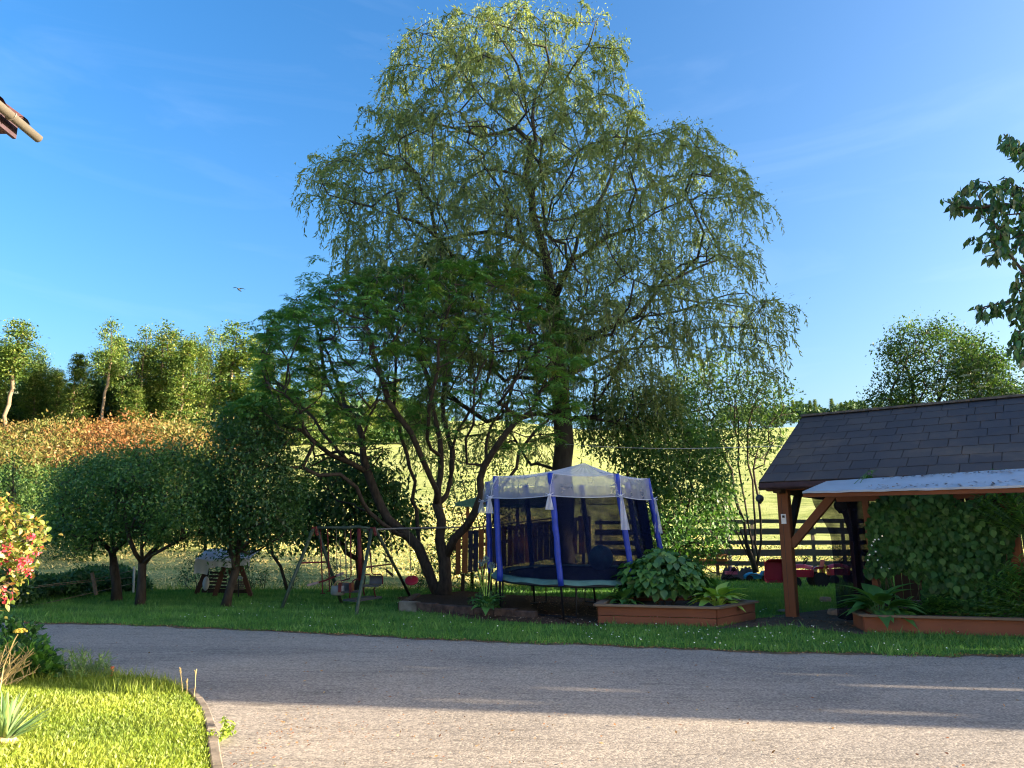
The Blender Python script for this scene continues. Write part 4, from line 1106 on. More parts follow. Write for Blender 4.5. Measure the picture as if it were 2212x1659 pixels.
# ------------------------------------------------------------------ gazebo
def shingle_mat():
    m, n, l, b = nodes_of('bitumen_shingle')
    oi = n.new('ShaderNodeObjectInfo')
    c = ramp(n, l, oi.outputs['Random'], [(0, (.035, .033, .042)), (.5, (.048, .045, .054)), (.85, (.06, .054, .06)), (1, (.085, .07, .062))])
    g = noise(n, l, coords(n, l), 60, 3, .7)
    gp_ = n.new('ShaderNodeNewGeometry'); big = noise(n, l, gp_.outputs['Position'], .8, 6, .65)
    c = mixc(n, l, .5, c, mixc(n, l, 1.0, c, ramp(n, l, g, [(.3, (.6, .6, .6)), (.7, (1.5, 1.45, 1.4))]), 'MULTIPLY'))
    moss = noise(n, l, coords(n, l, out='Generated'), 1.2, 3)
    c = mixc(n, l, .55, c, ramp(n, l, big, [(.42, (.04, .038, .046)), (.56, (.075, .06, .055)), (.66, (.15, .105, .075))]))
    l.new(c, b.inputs['Base Color']); b.inputs['Roughness'].default_value = .85
    bump(n, l, b, g, .4, .004)
    return m
M['shingle'] = shingle_mat()
gazebo = thing('gazebo', 'open timber gazebo with dark shingled gable roof and red brown posts at the right', 'gazebo', GP)
GL = 6.3                                                # length along the ridge
ev0 = gz(-.28, -.60 + .0, 2.44)
E0 = GP + gu * (-.28) + gv * (-.45); E0.z = 2.44        # eave corner
R0 = E0 + gv * 3.2; R0.z = 4.08
B0 = E0 + gv * 6.4; B0.z = 2.44
# roof boarding (a thin slab for each slope) under the shingles
for (a0, a1) in ((E0, R0), (B0, R0)):
    nrm = (a1 - a0).cross(gu).normalized()
    if nrm.z < 0: nrm = -nrm
    b = MB()
    q = [a0 + gu * .03, a0 + gu * (GL + .3), a1 + gu * (GL + .3), a1 + gu * .03]
    b.add([p - nrm * .045 for p in q] + [p - nrm * .015 for p in q], [(3, 2, 1, 0), (4, 5, 6, 7), (0, 1, 5, 4), (1, 2, 6, 5), (2, 3, 7, 6), (3, 0, 4, 7)])
    b.build('roof_boards', M['wood_dark'], gazebo)
# shingles: one mesh, shared
def shingle_me(w, h):
    b = MB(); b.box((w / 2, h / 2, 0), (w - .012, h, .012)); me = bpy.data.meshes.new('shingle'); me.from_pydata(b.v, [], b.f); me.materials.append(M['shingle']); return me
sw, rows = .46, 9
slope = (R0 - E0); SL = slope.length; sd = slope.normalized(); sn = gu.cross(sd).normalized()
if sn.z < 0: sn = -sn
sh_full, = (shingle_me(sw, SL / rows + .06),)
sh_me = {}
for r_ in range(rows):
    off = -(r_ % 2) * sw * .5 - (.11 * (r_ % 3 == 1))
    x = off
    while x < GL + .2:
        x0 = max(x, 0); wd = x + sw - x0
        key = round(wd, 3)
        if key not in sh_me: sh_me[key] = sh_full if abs(wd - sw) < 1e-3 else shingle_me(wd, SL / rows + .06)
        o = bpy.data.objects.new('shingle', sh_me[key]); col.objects.link(o); o.parent = gazebo
        p = E0 + gu * x0 + sd * (SL / rows * r_ - .03) + sn * (.012 + rng.uniform(0, .004))
        tilt = sd * math.cos(R(2.2)) + sn * math.sin(R(2.2)) * -1.0
        tilt = (sd - sn * .018).normalized(); nn = gu.cross(tilt).normalized()
        if nn.z < 0: nn = -nn
        jj = rng.normal() * .004
        X_ = (gu + sd * jj).normalized(); Y_ = tilt
        o.matrix_basis = Matrix.Translation(p - GP + sn * .014) @ Matrix((X_, Y_, nn)).transposed().to_4x4()
        x += sw
MB().grid(lambda u, v: E0 + gu * (GL * u + .02) + gv * (6.4 - .02) + (R0 - B0) * v + Vector((0, 0, .012)), 1, 1).build('back_roof_cover', M['shingle'], gazebo)
MB().beam(R0 - gu * .02 + Vector((0, 0, .035)), R0 + gu * (GL + .3) + Vector((0, 0, .035)), .24, .045).build('ridge_cap', mat_plain('mossy_ridge_cap', (.12, .105, .095), .9, .3, 8, .4), gazebo)
for (a0, a1) in ((E0, R0), (B0, R0)):
    MB().beam(a0 - gu * .0 - Vector((0, 0, .05)), a1 - Vector((0, 0, .05)), .03, .14).build('barge_board', M['wood_dark'], gazebo)
MB().beam(E0 + gu * -.02 - Vector((0, 0, .07)) - gv * .0, E0 + gu * (GL + .3) - Vector((0, 0, .07)), .05, .13).build('fascia', M['fascia'], gazebo)
b = MB()
def gutf(u, v):
    a = math.pi * (1 + v); p = E0 + gu * (GL + .3) * u - Vector((0, 0, .075)) - gv * .075
    return p + gv * (.055 * math.cos(a)) + Vector((0, 0, .055 * math.sin(a)))
b.grid(gutf, 2, 8); b.build('gutter', M['fascia'], gazebo)
# posts, plates, braces
def ztop(v): return 2.36
posts = [(0, 0), (1.42 + 2.1, 0), (0, 5.3), (3.52, 5.3), (6.1, 0), (6.1, 5.3)]
for (u_, v_) in posts:
    b = MB(); w_p = .20
    b.beam(gz(u_, v_, 0), gz(u_, v_, 2.30), w_p, w_p, gv, .012)
    po = b.build('post', M['wood_red'], gazebo)
    if (u_, v_) == (0, 0):
        k = MB(); k.beam(gz(0, 0, .1) - gv * .1005 - gu * .012, gz(0, 0, 2.26) - gv * .1005 - gu * .02, .006, .004, gv); k.build('drying_crack', M['black_metal'], po)
for v_ in (0, 5.3):
    MB().beam(gz(-.3, v_, 2.385), gz(GL, v_, 2.385), .16, .16).build('wall_plate', M['wood_red_x'], gazebo)
for u_ in (0, 3.52, 6.1):
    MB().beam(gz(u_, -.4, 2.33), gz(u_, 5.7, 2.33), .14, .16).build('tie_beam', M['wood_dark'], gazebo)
for u_ in np.arange(-.2, GL, .8):
    q = GP + gu * float(u_)
    for s_ in (0, 1):
        p0 = (E0 if s_ == 0 else B0) + gu * float(u_ + .3) - Vector((0, 0, .10)); p1 = R0 + gu * float(u_ + .3) - Vector((0, 0, .13))
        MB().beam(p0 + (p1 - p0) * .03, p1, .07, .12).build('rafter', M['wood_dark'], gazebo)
MB().beam(gz(.08, 0, 1.30), gz(.98, 0, 2.30), .13, .14).build('brace', M['wood_red'], gazebo)
MB().beam(gz(3.44, 0, 1.30), gz(2.55, 0, 2.30), .13, .14).build('brace', M['wood_red'], gazebo)
MB().beam(gz(0, .08, 1.40), gz(0, .95, 2.30), .12, .12).build('brace', M['wood_dark'], gazebo)
MB().beam(gz(0, 5.2, 1.40), gz(0, 4.4, 2.30), .12, .12).build('brace', M['wood_dark'], gazebo)
# thermometer plate on the post
th = thing('thermometer', 'small white thermometer card fixed to the front gazebo post', 'thermometer', gz(0, -.102, 1.75))
c_ = gz(.0, -.105, 1.78)
b = MB(); b.beam(c_ - Vector((0, 0, .09)), c_ + Vector((0, 0, .09)), .09, .012, gv); b.build('plate', M['white_paint'], th)
b = MB(); b.beam(c_ + Vector((0, 0, .02)) - gv * .008, c_ + Vector((0, 0, .065)) - gv * .008, .045, .006, gv); b.build('dial', M['black_metal'], th)
# trellis frame between the posts, carrying the climber
trellis = thing('trellis', 'red brown timber trellis frame under the pale awning sheet, carrying the climber', 'trellis', gz(1.42, -.05, 0))
for u_ in (1.42, 3.05, 4.6):
    MB().beam(gz(u_ + .08, -.12, 0), gz(u_, -.05, 2.12), .10, .10, gv).build('upright', M['wood_red'], trellis)
for z_ in (2.13, 1.62):
    MB().beam(gz(.95 if z_ > 2 else 1.45, -.05, z_), gz(5.2, -.05, z_), .09 if z_ > 2 else .05, .12 if z_ > 2 else .05).build('rail', M['wood_red_x'], trellis)
MB().beam(gz(1.95, -.05, 1.65), gz(1.95, -.05, 2.08), .07, .07).build('strut', M['wood_red'], trellis)
# pale sheet over the lean-to
sheet = thing('awning_sheet', 'pale blue white plastic sheet with fallen debris lying along the gazebo eave', 'awning', P(1783, 1040, 13.0))
fl, fr = P(1733, 1062, 12.35), P(2300, 1046, 9.6)
bl, br = P(1786, 1039, 12.95), P(2300, 1006, 10.2)
def shf(u, v):
    p = (fl * (1 - u) + fr * u) * (1 - v) + (bl * (1 - u) + br * u) * v
    return p + Vector((0, 0, .003 * math.sin(u * 31) * (1 - v) + .002 * math.sin(u * 67 + v * 4)))
b = MB(); b.grid(shf, 60, 6); b.grid(lambda u, v: shf(u, 0) + Vector((0, 0, -.03 * v)) , 60, 1); b.build('sheet', M['sheet'], sheet, smooth=True)
MB().beam(fl + Vector((.05, .08, -.06)), fr + Vector((0, .08, -.06)), .05, .06).build('front_batten', M['wood_red_x'], sheet)
uu, vv = rng.random(900), rng.random(900)
uu = .28 + .72 * uu; vv = np.where(rng.random(900) < .6, 1 - np.abs(rng.normal(size=900)) * .13, rng.random(900) * .35)
vv = np.clip(vv, .02, .98); keepd = rng.random(900) < .3
pp = np.array([tuple(shf(a, c) + Vector((0, 0, .008))) for a, c in zip(uu[keepd], vv[keepd])])
V, F, tt_ = scatter(T_rhomb(.6), pp, np.stack([rng.normal(size=len(pp)), rng.normal(size=len(pp)), rng.normal(size=len(pp)) * .2], -1), np.tile((0, -.2, 1.), (len(pp), 1)), .05 * rng.uniform(.5, 1.5, len(pp)), rng.random(len(pp)))
tag(np_mesh('leaf_debris', V, F, M['chips'], sheet, tint=tt_, world=True), kind='stuff')

# black netting hanging inside the gazebo opening
def curt(name, label, top, bot, fold, gather=1.0):
    t = thing(name, label, 'netting', bot[0])
    b = MB()
    def f(u, v):
        # v 0 top .. 1 bottom, pinched at the middle
        pt = [Vector(a) for a in (top[0], top[1])]; pb = [Vector(a) for a in (bot[0], bot[1])]
        s = v
        l_ = pt[0] * (1 - s) + pb[0] * s; r_ = pt[1] * (1 - s) + pb[1] * s
        # left edge swings right then falls
        swing = sstep(0, .38, v)
        l_ = pt[0] + (Vector((pb[0].x, pb[0].y, 0)) - Vector((pt[0].x, pt[0].y, 0))) * float(swing); l_.z = pt[0].z + (pb[0].z - pt[0].z) * v
        p = l_ * (1 - u) + r_ * u
        return p + gv * (fold * math.sin(u * 26 + v * 3) * (.4 + .6 * v)) + Vector((0, 0, -.10 * math.sin(u * math.pi) * v))
    b.grid(f, 60, 24); b.build('net', M['black_net'], t, smooth=True)
    return t
curt('net_curtain', 'gathered black net curtain hanging between the gazebo post and the climber', (gz(.45, .2, 2.2), gz(1.38, .15, 2.2)), (gz(.80, -.1, .08), gz(1.38, .1, .08)), .06)
b0_ = thing('net_curtain', 'dark folded netting hanging deeper inside the gazebo behind the first curtain', 'netting', gz(1.1, .6, .1))
MB().grid(lambda u, v: gz(1.05 + .5 * u, .45 + .5 * u + .05 * math.sin(u * 20), .12 + 2.05 * (1 - v)), 30, 10).build('net', M['black_net'], b0_, smooth=True)
for k, (px, py, Y, lb, r_) in enumerate(((1641, 1077, 15.5, 'wire globe lantern hanging under the gable left of the front post', .085), (1815, 1092, 15.6, 'dark round lantern hanging inside the gazebo behind the brace', .13))):
    c_ = P(px, py, Y)
    t = thing('hanging_lantern', lb, 'lantern', c_, 0, None)
    MB().sphere(c_, r_, 12, 8).build('shade', mat_plain('lantern_shade', (.05, .06, .08), .5, .3, 20), t, smooth=True)
    MB().lathe(c_ - Vector((0, 0, r_ * 1.25)), [(r_ * .3, 0), (r_ * .5, r_ * .3), (r_ * .45, r_ * .4)], 8).build('base', M['black_metal'], t)
    MB().tube([c_ + Vector((0, 0, r_)), c_ + Vector((0, 0, .32 if k == 0 else .28))], .006, 4).build('cord', M['rope'], t)

# added dark boards standing in for the shaded gazebo interior behind the climber
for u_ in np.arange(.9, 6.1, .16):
    MB().beam(gz(float(u_), 5.12, .05), gz(float(u_), 5.12, 2.3), .15, .025, gv).build('interior_shade_board', M['wood_dark'], gazebo)

# ------------------------------------------------------------------ plank fence
fence = thing('plank_fence', 'weathered horizontal plank fence behind the toys and trampoline', 'fence', P(1640, 1243, 27.6))
def fx(px): return 29.3 - (px - 1290) * .0042
rails = [(1124, 1132), (1142, 1155), (1168, 1177), (1187, 1200), (1212, 1221)]
brk = [1285, 1388, 1493, 1631, 1762, 1900]
for r_, (ya, yb) in enumerate(rails):
    for k in range(len(brk) - 1):
        if r_ == 4 and brk[k] < 1480 and False: continue
        xa, xb = brk[k], brk[k + 1]
        Ya, Yb = fx(xa), fx(xb)
        dy = -.012 * ((xa + xb) / 2 - 1500) * (1 - r_ * .35)
        p0 = P(xa, (ya + yb) / 2 + dy * .6 + rng.normal() * .6, Ya); p1 = P(xb, (ya + yb) / 2 + dy * .6 + rng.normal() * .6, Yb)
        h_ = (yb - ya) / FPX * 28.3
        MB().beam(p0, p1, .03, h_ * (.95 + rng.random() * .1), (0, 0, 1)).build('rail', M['wood_grey'], fence)
for px in (1300, 1388, 1438, 1493, 1551, 1631, 1697, 1762, 1828, 1895):
    Yf = fx(px) + .06
    g_ = P(px, 1240, Yf); g_.z = .0
    top_ = P(px, 1122 if px not in (1493,) else 1112, Yf).z
    MB().beam(g_, (g_.x, g_.y, top_), .11, .07, (0, 1, 0)).build('post', M['wood_grey'], fence)
mp = thing('metal_post', 'leaning pale metal post standing behind the plank fence', 'post', (P(1560, 1240, 29.2).x, 29.2, 0))
MB().tube([(P(1580, 1240, 29.2).x, 29.2, 0), P(1566, 1078, 29.2)], .07, 8).build('pole', M['galv'], mp)
line_ = MB(); pts_ = []
for k in range(25):
    u = k / 24; a = P(1200, 958, 20.3); b2 = P(1712, 962, 15.5); p = a.lerp(b2, u); p.z -= .10 * math.sin(math.pi * u); pts_.append(p)
line_.tube(pts_, .007, 4)
tag(line_.build('clothes_line', M['wire']), 'thin white line strung from the willow trunk to the gazebo gable', 'clothes line')

# ------------------------------------------------------------------ toys by the fence
def toyloc(px, py): return G(px, py)
def ridecar(px, py, label):
    g = toyloc(px, py); t = thing('ride_on_car', label, 'toy car', g)
    b = MB(); b.grid(lambda u, v: g + Vector(((u - .5) * .80, (v - .5) * .30, .20 + .12 * math.sin(math.pi * min(1, u * 1.5)) ** .6 * (u < .66) + .16 * (u >= .66) * (1 if u > .72 else .4) - .05 * (abs(v - .5) * 2) ** 2)), 16, 8)
    b.box(g + Vector((-.02, 0, .16)), (.72, .26, .12)); b.box(g + Vector((.30, 0, .28)), (.16, .28, .14), None)
    b.build('body', M['blue_plastic'], t, smooth=False)
    for sx in (-.26, .24):
        for sy in (-.16, .16):
            MB().lathe(g + Vector((sx, sy, .11)), [(.05, -.04), (.11, -.035), (.11, .035), (.05, .04)], 12, Matrix.Rotation(R(90), 3, 'X')).build('wheel', M['rubber'], t)
    s_ = MB(); n_ = 12; c_ = g + Vector((-.05, 0, .47))
    s_.tube([c_ + Vector((.13 * math.cos(a_), .13 * math.sin(a_), 0)) for a_ in np.linspace(0, 6.283, 13)], .018, 6, cap=False)
    s_.tube([c_, g + Vector((-.08, 0, .30))], .018, 6); s_.box(c_, (.25, .03, .015)); s_.box(c_, (.03, .25, .015))
    s_.build('steering_wheel', M['lime_plastic'], t)
    return t
ridecar(1634, 1257, 'blue ride-on car with lime steering wheel beside the red barrow tub')
g = toyloc(1600, 1256)
t = thing('sandbox_shell', 'low grey shell shaped sandbox next to the blue ride-on car', 'sandbox', g)
for k, sx in enumerate((-.28, .25)):
    b = MB(); c_ = g + Vector((sx, 0, 0))
    b.grid(lambda u, v: c_ + Vector(((u - .5) * (.72 - .12 * k) * (1 - .35 * v), .14 - .28 * v * .3, .015 + .46 * v ** .8 * (1 - .25 * abs(u - .5)) + .03 * math.sin(u * 20))), 14, 6)
    b.grid(lambda u, v: c_ + Vector(((u - .5) * (.72 - .12 * k), -.22 + .36 * v, .014 + .12 * (1 - v) * math.sin(math.pi * u))), 14, 4)
    b.build('half_shell', M['grey_plastic'], t, smooth=True)
g = toyloc(1676, 1260)
t = thing('red_tub', 'red plastic barrow tub standing on end left of the front gazebo post', 'toy barrow', g)
b = MB()
def tub(u, v):
    a = 2 * math.pi * u
    cx_, cz_ = math.copysign(abs(math.cos(a)) ** .45, math.cos(a)), math.copysign(abs(math.sin(a)) ** .45, math.sin(a))
    s = 1 - .22 * v
    return g + Vector((.36 * cx_ * s + .03 * cz_, -.12 + .26 * v, .37 + .36 * cz_ * s))
b.grid(tub, 32, 5); b.grid(lambda u, v: tub(u, 1.0) * (1 - v) + (g + Vector((0, .14, .37))) * v, 32, 2)
b.grid(lambda u, v: tub(u, 0) + (tub(u, 0) - (g + Vector((0, -.12, .37)))) * .09 * v + Vector((0, -.015 * v, 0)), 32, 1)
b.build('tub', M['red_plastic'], t, smooth=True)
MB().tube([g + Vector((-.30, .12, .72)), g + Vector((-.2, .25, .5)), g + Vector((.2, .25, .5)), g + Vector((.30, .12, .72))], .02, 6).build('handle', M['red_plastic'], t)
def tractor(g, label, sc_=1.0, rz=0):
    t = thing('pedal_tractor', label, 'toy tractor', g, 0)
    V_ = lambda x, y, z: g + Vector((x * sc_, y * sc_, z * sc_))
    b = MB(); b.grid(lambda u, v: V_(-.42 + .60 * u, -.12 + .24 * v, .42 + .10 * math.sin(math.pi * v) + .06 * math.sin(math.pi * u)), 8, 6)
    b.box(V_(-.12, 0, .34), (.58 * sc_, .24 * sc_, .18 * sc_)); b.build('bonnet', M['red_plastic'], t)
    b = MB(); b.box(V_(.30, 0, .48), (.26 * sc_, .22 * sc_, .05 * sc_)); b.grid(lambda u, v: V_(.42 + .05 * v, -.14 + .28 * u, .48 + .20 * v), 4, 3); b.build('seat', M['red_plastic'], t)
    for s_ in (-1, 1):
        b = MB(); b.grid(lambda u, v: V_(.30 + .25 * math.cos(math.pi * (1 - u)), s_ * (.17 + .09 * v), .30 + .24 * math.sin(math.pi * u)), 10, 1); b.build('mudguard', M['red_plastic'], t)
        MB().lathe(V_(.30, s_ * .22, .19), [(.06 * sc_, -.05), (.19 * sc_, -.05), (.19 * sc_, .05), (.06 * sc_, .05)], 16, Matrix.Rotation(R(90), 3, 'X')).build('rear_wheel', M['rubber'], t)
        MB().lathe(V_(-.32, s_ * .17, .13), [(.04 * sc_, -.035), (.13 * sc_, -.035), (.13 * sc_, .035), (.04 * sc_, .035)], 14, Matrix.Rotation(R(90), 3, 'X')).build('front_wheel', M['rubber'], t)
    b = MB(); c_ = V_(.02, 0, .66)
    b.tube([c_ + Vector((.05 * math.cos(a_), .11 * math.sin(a_), .09 * math.cos(a_))) for a_ in np.linspace(0, 6.283, 11)], .018, 5, cap=False); b.tube([c_, V_(-.08, 0, .48)], .015, 5)
    b.build('steering_wheel', M['rubber'], t)
    return t
tractor(toyloc(1735, 1268) + Vector((.1, 0, 0)), 'red pedal tractor with black wheels right of the front gazebo post', 1.15)
tractor(toyloc(1822, 1262), 'red pedal tractor seen through the black net curtain', 1.1)
g = toyloc(1776, 1260)
t = thing('yellow_rocker', 'yellow plastic rocking toy leaning between the red tractors', 'toy', g)
b = MB(); prof = [(-.24, 0), (-.10, .10), (-.06, .40), (-.12, .58), (.0, .55), (.08, .62), (.16, .55), (.10, .34), (.20, .12), (.18, 0)]
vs = [g + Vector((x_, -.07, z_)) for x_, z_ in prof] + [g + Vector((x_ * .9 + .02, .08, z_ * .97)) for x_, z_ in prof]; n_ = len(prof)
b.add(vs, [(i_, (i_ + 1) % n_, (i_ + 1) % n_ + n_, i_ + n_) for i_ in range(n_)] + [tuple(range(n_ - 1, -1, -1)), tuple(range(n_, 2 * n_))])
b.build('frame', M['yellow_plastic'], t)
MB().box(g + Vector((.02, -.085, .2)), (.08, .02, .22)).build('seat_strap', M['black_metal'], t)
g = toyloc(1580, 1256)
t = thing('doll_pram', 'small pink and black doll pram at the left end of the row of toys', 'doll pram', g)
b = MB(); b.grid(lambda u, v: g + Vector((-.2 + .4 * u, -.12 + .24 * v, .30 + .16 * math.sin(math.pi * u) * (u > .4))), 10, 3); b.box(g + Vector((0, 0, .28)), (.38, .22, .1)); b.build('basket', M['pink_plastic'], t)
b = MB(); b.tube([g + Vector((-.2, -.1, .02)), g + Vector((.2, -.1, .5)), g + Vector((.28, -.1, .62))], .014, 5); b.tube([g + Vector((-.2, .1, .02)), g + Vector((.2, .1, .5)), g + Vector((.28, .1, .62))], .014, 5); b.tube([g + Vector((.2, -.1, .02)), g + Vector((-.15, -.1, .3))], .012, 5); b.tube([g + Vector((.28, -.1, .62)), g + Vector((.28, .1, .62))], .016, 5); b.build('handle_frame', M['black_metal'], t)
for sx in (-.2, .2):
    for sy in (-.12, .12):
        MB().lathe(g + Vector((sx, sy, .07)), [(.02, -.015), (.07, -.015), (.07, .015), (.02, .015)], 10, Matrix.Rotation(R(90), 3, 'X')).build('wheel', M['rubber'], t)
g = toyloc(1545, 1248)
t = thing('garden_bench', 'small wooden bench with red seat edge standing before the fence behind the hosta', 'bench', g)
for z_, y_ in ((.45, 0), (.45, .15), (.62, .24), (.78, .26)):
    MB().box(g + Vector((0, y_, z_)), (1.1, .11 if z_ < .5 else .03, .03 if z_ < .5 else .1)).build('slat', M['wood_orange'] if z_ > .5 else M['wood_red_x'], t)
for sx in (-.5, .5):
    MB().beam(g + Vector((sx, -.02, 0)), g + Vector((sx, -.02, .45)), .06, .06).build('leg', M['wood_grey'], t)
    MB().beam(g + Vector((sx, .27, 0)), g + Vector((sx, .29, .85)), .06, .06).build('leg', M['wood_grey'], t)
# stones on the paving
for k, (px, py, s_, lb) in enumerate(((2366, 1727, .24, 'flat grey stone block on the paving under the net curtain, the rear one'), (2396, 1765, .28, 'flat grey stone block at the foot of the net curtain, the front one'), (2250, 1756, .3, 'thin pale slab lying right of the gazebo post foot'))):
    g = G(px * .754, py * .754); b = MB()
    hh_ = .10 if k < 2 else .03
    b.lathe(g + Vector((0, 0, .026)), [(s_ * .52, 0), (s_ * .55, hh_ * .5), (s_ * .46, hh_)], 7, Matrix.Rotation(k * 1.0, 3, 'Z'))
    tag(b.build('stone_block', M['stone']), lb, 'stone', 'stones on the gazebo paving')

# ------------------------------------------------------------------ planters
def planter(name, label, poly, h, rim, boards, group, soil_z):
    t = thing(name, label, 'planter', poly[0], 0, group)
    n = len(poly); c = sum((Vector(p) for p in poly), Vector()) / n
    for k in range(n):
        a, d = Vector(poly[k]), Vector(poly[(k + 1) % n]); L = (d - a).normalized(); nrm = Vector((L.y, -L.x, 0))
        if (a + nrm - c).length < (a - nrm - c).length: nrm = -nrm
        hb = h / boards
        for j in range(boards):
            z = hb * (j + .5)
            MB().beam(a + L * .02 + Vector((0, 0, z)) - nrm * .02, d - L * .02 + Vector((0, 0, z)) - nrm * .02, .035, hb - .010).build('board', M['planter'], t)
        MB().beam(a - L * .03 + Vector((0, 0, h + .018)) + nrm * (-.05 + rim), d + L * .03 + Vector((0, 0, h + .018 + .001 * k)) + nrm * (-.05 + rim), .15, .032).build('rim_board', M['wood_rim'], t)
    b = MB(); b.add([tuple(Vector((p[0], p[1], 0)) + (c - Vector(p)) * .03 + Vector((0, 0, soil_z))) for p in poly], [tuple(range(n))]); b.build('soil', M['soil'], t)
    return t
PA = [G(1291, 1349), G(1551, 1357), G(1634, 1340), Vector((3.5, 15.0, 0)), Vector((1.95, 14.9, 0))]
planter('planter_box', 'five sided red brown board planter with weathered rim in front of the trampoline', PA, .30, .035, 2, 'red brown board planters', .24)
PB = [Vector((5.42, 11.93, 0)), Vector((8.9, 11.03, 0)), Vector((8.9, 11.22, 0)), Vector((6.5, 12.85, 0)), Vector((5.62, 12.75, 0))]
planter('planter_box', 'long low red brown board planter under the climber at the right edge', PB, .245, .035, 1, 'red brown board planters', .18)

# ---- leaf by leaf plants
def leaf_mesh(name, T, mat):
    V_, F_ = T; me = bpy.data.meshes.new(name); me.from_pydata([tuple(v) for v in V_], [], [tuple(int(q) for q in f) for f in F_]); me.materials.append(mat)
    me.polygons.foreach_set('use_smooth', [True] * len(me.polygons)); return me
def put_leaf(me, parent, p, d, nrm, s, name='leaf'):
    d = Vector(d).normalized(); nrm = Vector(nrm); x = d.cross(nrm)
    if x.length < 1e-3: x = Vector((1, 0, 0))
    x.normalize(); z = x.cross(d)
    o = bpy.data.objects.new(name, me); col.objects.link(o); o.parent = parent
    o.matrix_basis = Matrix.Translation(Vector(p) - root_of(parent).location) @ Matrix((x, d, z)).transposed().to_4x4() @ Matrix.Scale(s, 4)
    return o
def L_mat(name, stops, tr=.3, gl=.06): return mat_leaf(name, stops, tr, gl, rnd=True)
M['hosta_lime'] = L_mat('lime_hosta_leaf', [(.20, .34, .05), (.30, .44, .08), (.38, .50, .10)])
M['hosta_green'] = L_mat('green_hosta_leaf', [(.04, .12, .03), (.06, .17, .035), (.09, .21, .045)])
M['hydr'] = L_mat('hydrangea_leaf', [(.025, .08, .015), (.04, .12, .022), (.065, .16, .028), (.11, .22, .04)])
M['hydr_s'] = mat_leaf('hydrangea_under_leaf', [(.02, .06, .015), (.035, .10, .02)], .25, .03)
M['vine'] = L_mat('vine_leaf', [(.011, .04, .012), (.018, .062, .016), (.028, .085, .022), (.05, .13, .033)], .25, .02)
M['vine_s'] = mat_leaf('vine_under_leaf', [(.012, .042, .012), (.022, .075, .018), (.034, .10, .026)], .25, .015)
STRAPL = T_leaf([.03, .17, .25, .25, .18, .09, 0], .6, .3)
def hosta(label, base, n, ln, mat, group=None, name='hosta'):
    t = thing(name, label, 'plant', base, 0, group); me = leaf_mesh('leaf', STRAPL, mat); st_ = MB()
    for k in range(n):
        a = rng.uniform(0, 6.28); el = R(rng.uniform(12, 78)); s = ln * rng.uniform(.7, 1.15)
        h = Vector((math.cos(a), math.sin(a), 0)); stem = base + h * (.03 + ln * .35 * math.cos(el)) + Vector((0, 0, ln * .5 * math.sin(el) + .03))
        st_.tube([base + h * .02, stem], .006, 3, False)
        d = h * math.cos(el * .8) + Vector((0, 0, math.sin(el * .8)))
        put_leaf(me, t, stem, d, Vector((0, 0, 1)) - h * .2, s)
    st_.build('stems', mat, t)
    return t
hosta('bright lime hosta at the right corner of the five sided planter', Vector((3.62, 13.55, .24)), 46, .36, M['hosta_lime'])
hosta('small green hosta at the left corner of the five sided planter', Vector((2.02, 13.75, .24)), 30, .26, M['hosta_green'], None)
hosta('broad green hosta at the left end of the long low planter', Vector((5.86, 12.3, .2)), 44, .46, M['hosta_green'])
# hydrangea mound
def mound(name, label, cat, c, rad, n_single, n_stuff, size, T, mat_s, mat_m, group=None, zmin=-.1, stems=14):
    t = thing(name, label, cat, Vector((c.x, c.y, .2)), 0, group)
    me = leaf_mesh('leaf', T, mat_s); st_ = MB()
    k = 0
    while k < n_single:
        d = Vector(rdir(1)[0])
        if d.z < zmin or d.y > .35: continue
        p = c + Vector((d.x * rad[0], d.y * rad[1], d.z * rad[2])) * rng.uniform(.9, 1.04)
        p += Vector((math.sin(p.x * 9) * .04, 0, math.cos(p.x * 7 + p.z * 5) * .05))
        ld = Vector((d.x, d.y, -.35 - .5 * abs(d.y))) + Vector(rdir(1)[0]) * .55
        put_leaf(me, t, p, ld, d + Vector((0, 0, .5)) + Vector(rdir(1)[0]) * .3, size * rng.uniform(.6, 1.25)); k += 1
    dd = rdir(n_stuff); dd[:, 2] = np.abs(dd[:, 2]) * 1.2 - .25
    Q = np.array(c) + dd * np.array(rad) * rng.uniform(.45, .93, n_stuff)[:, None]
    Q[:, 2] = np.maximum(Q[:, 2], .26)
    V, F, tt = scatter(T, Q, dd * .6 + rdir(n_stuff) * .6 + np.array([0, 0, -.3]), dd + rdir(n_stuff) * .4 + np.array([0, 0, .4]), size * rng.uniform(.6, 1.2, n_stuff), rng.random(n_stuff))
    tag(np_mesh('inner_foliage', V, F, mat_m, t, tint=tt, world=True), kind='stuff')
    for q in range(stems):
        a = rng.uniform(0, 6.28); st_.tube([Vector((c.x, c.y, .2)) + Vector((.1 * math.cos(a), .1 * math.sin(a), 0)), c + Vector((rad[0] * .7 * math.cos(a), rad[1] * .7 * math.sin(a), rad[2] * .4))], .008, 3, False)
    st_.build('stems', M['twig'], t)
    return t
mound('hydrangea', 'big rounded hydrangea with broad green leaves filling the five sided planter', 'plant', Vector((2.78, 13.95, .60)), (.82, .55, .60), 290, 1500, .155, HEART, M['hydr'], M['hydr_s'])
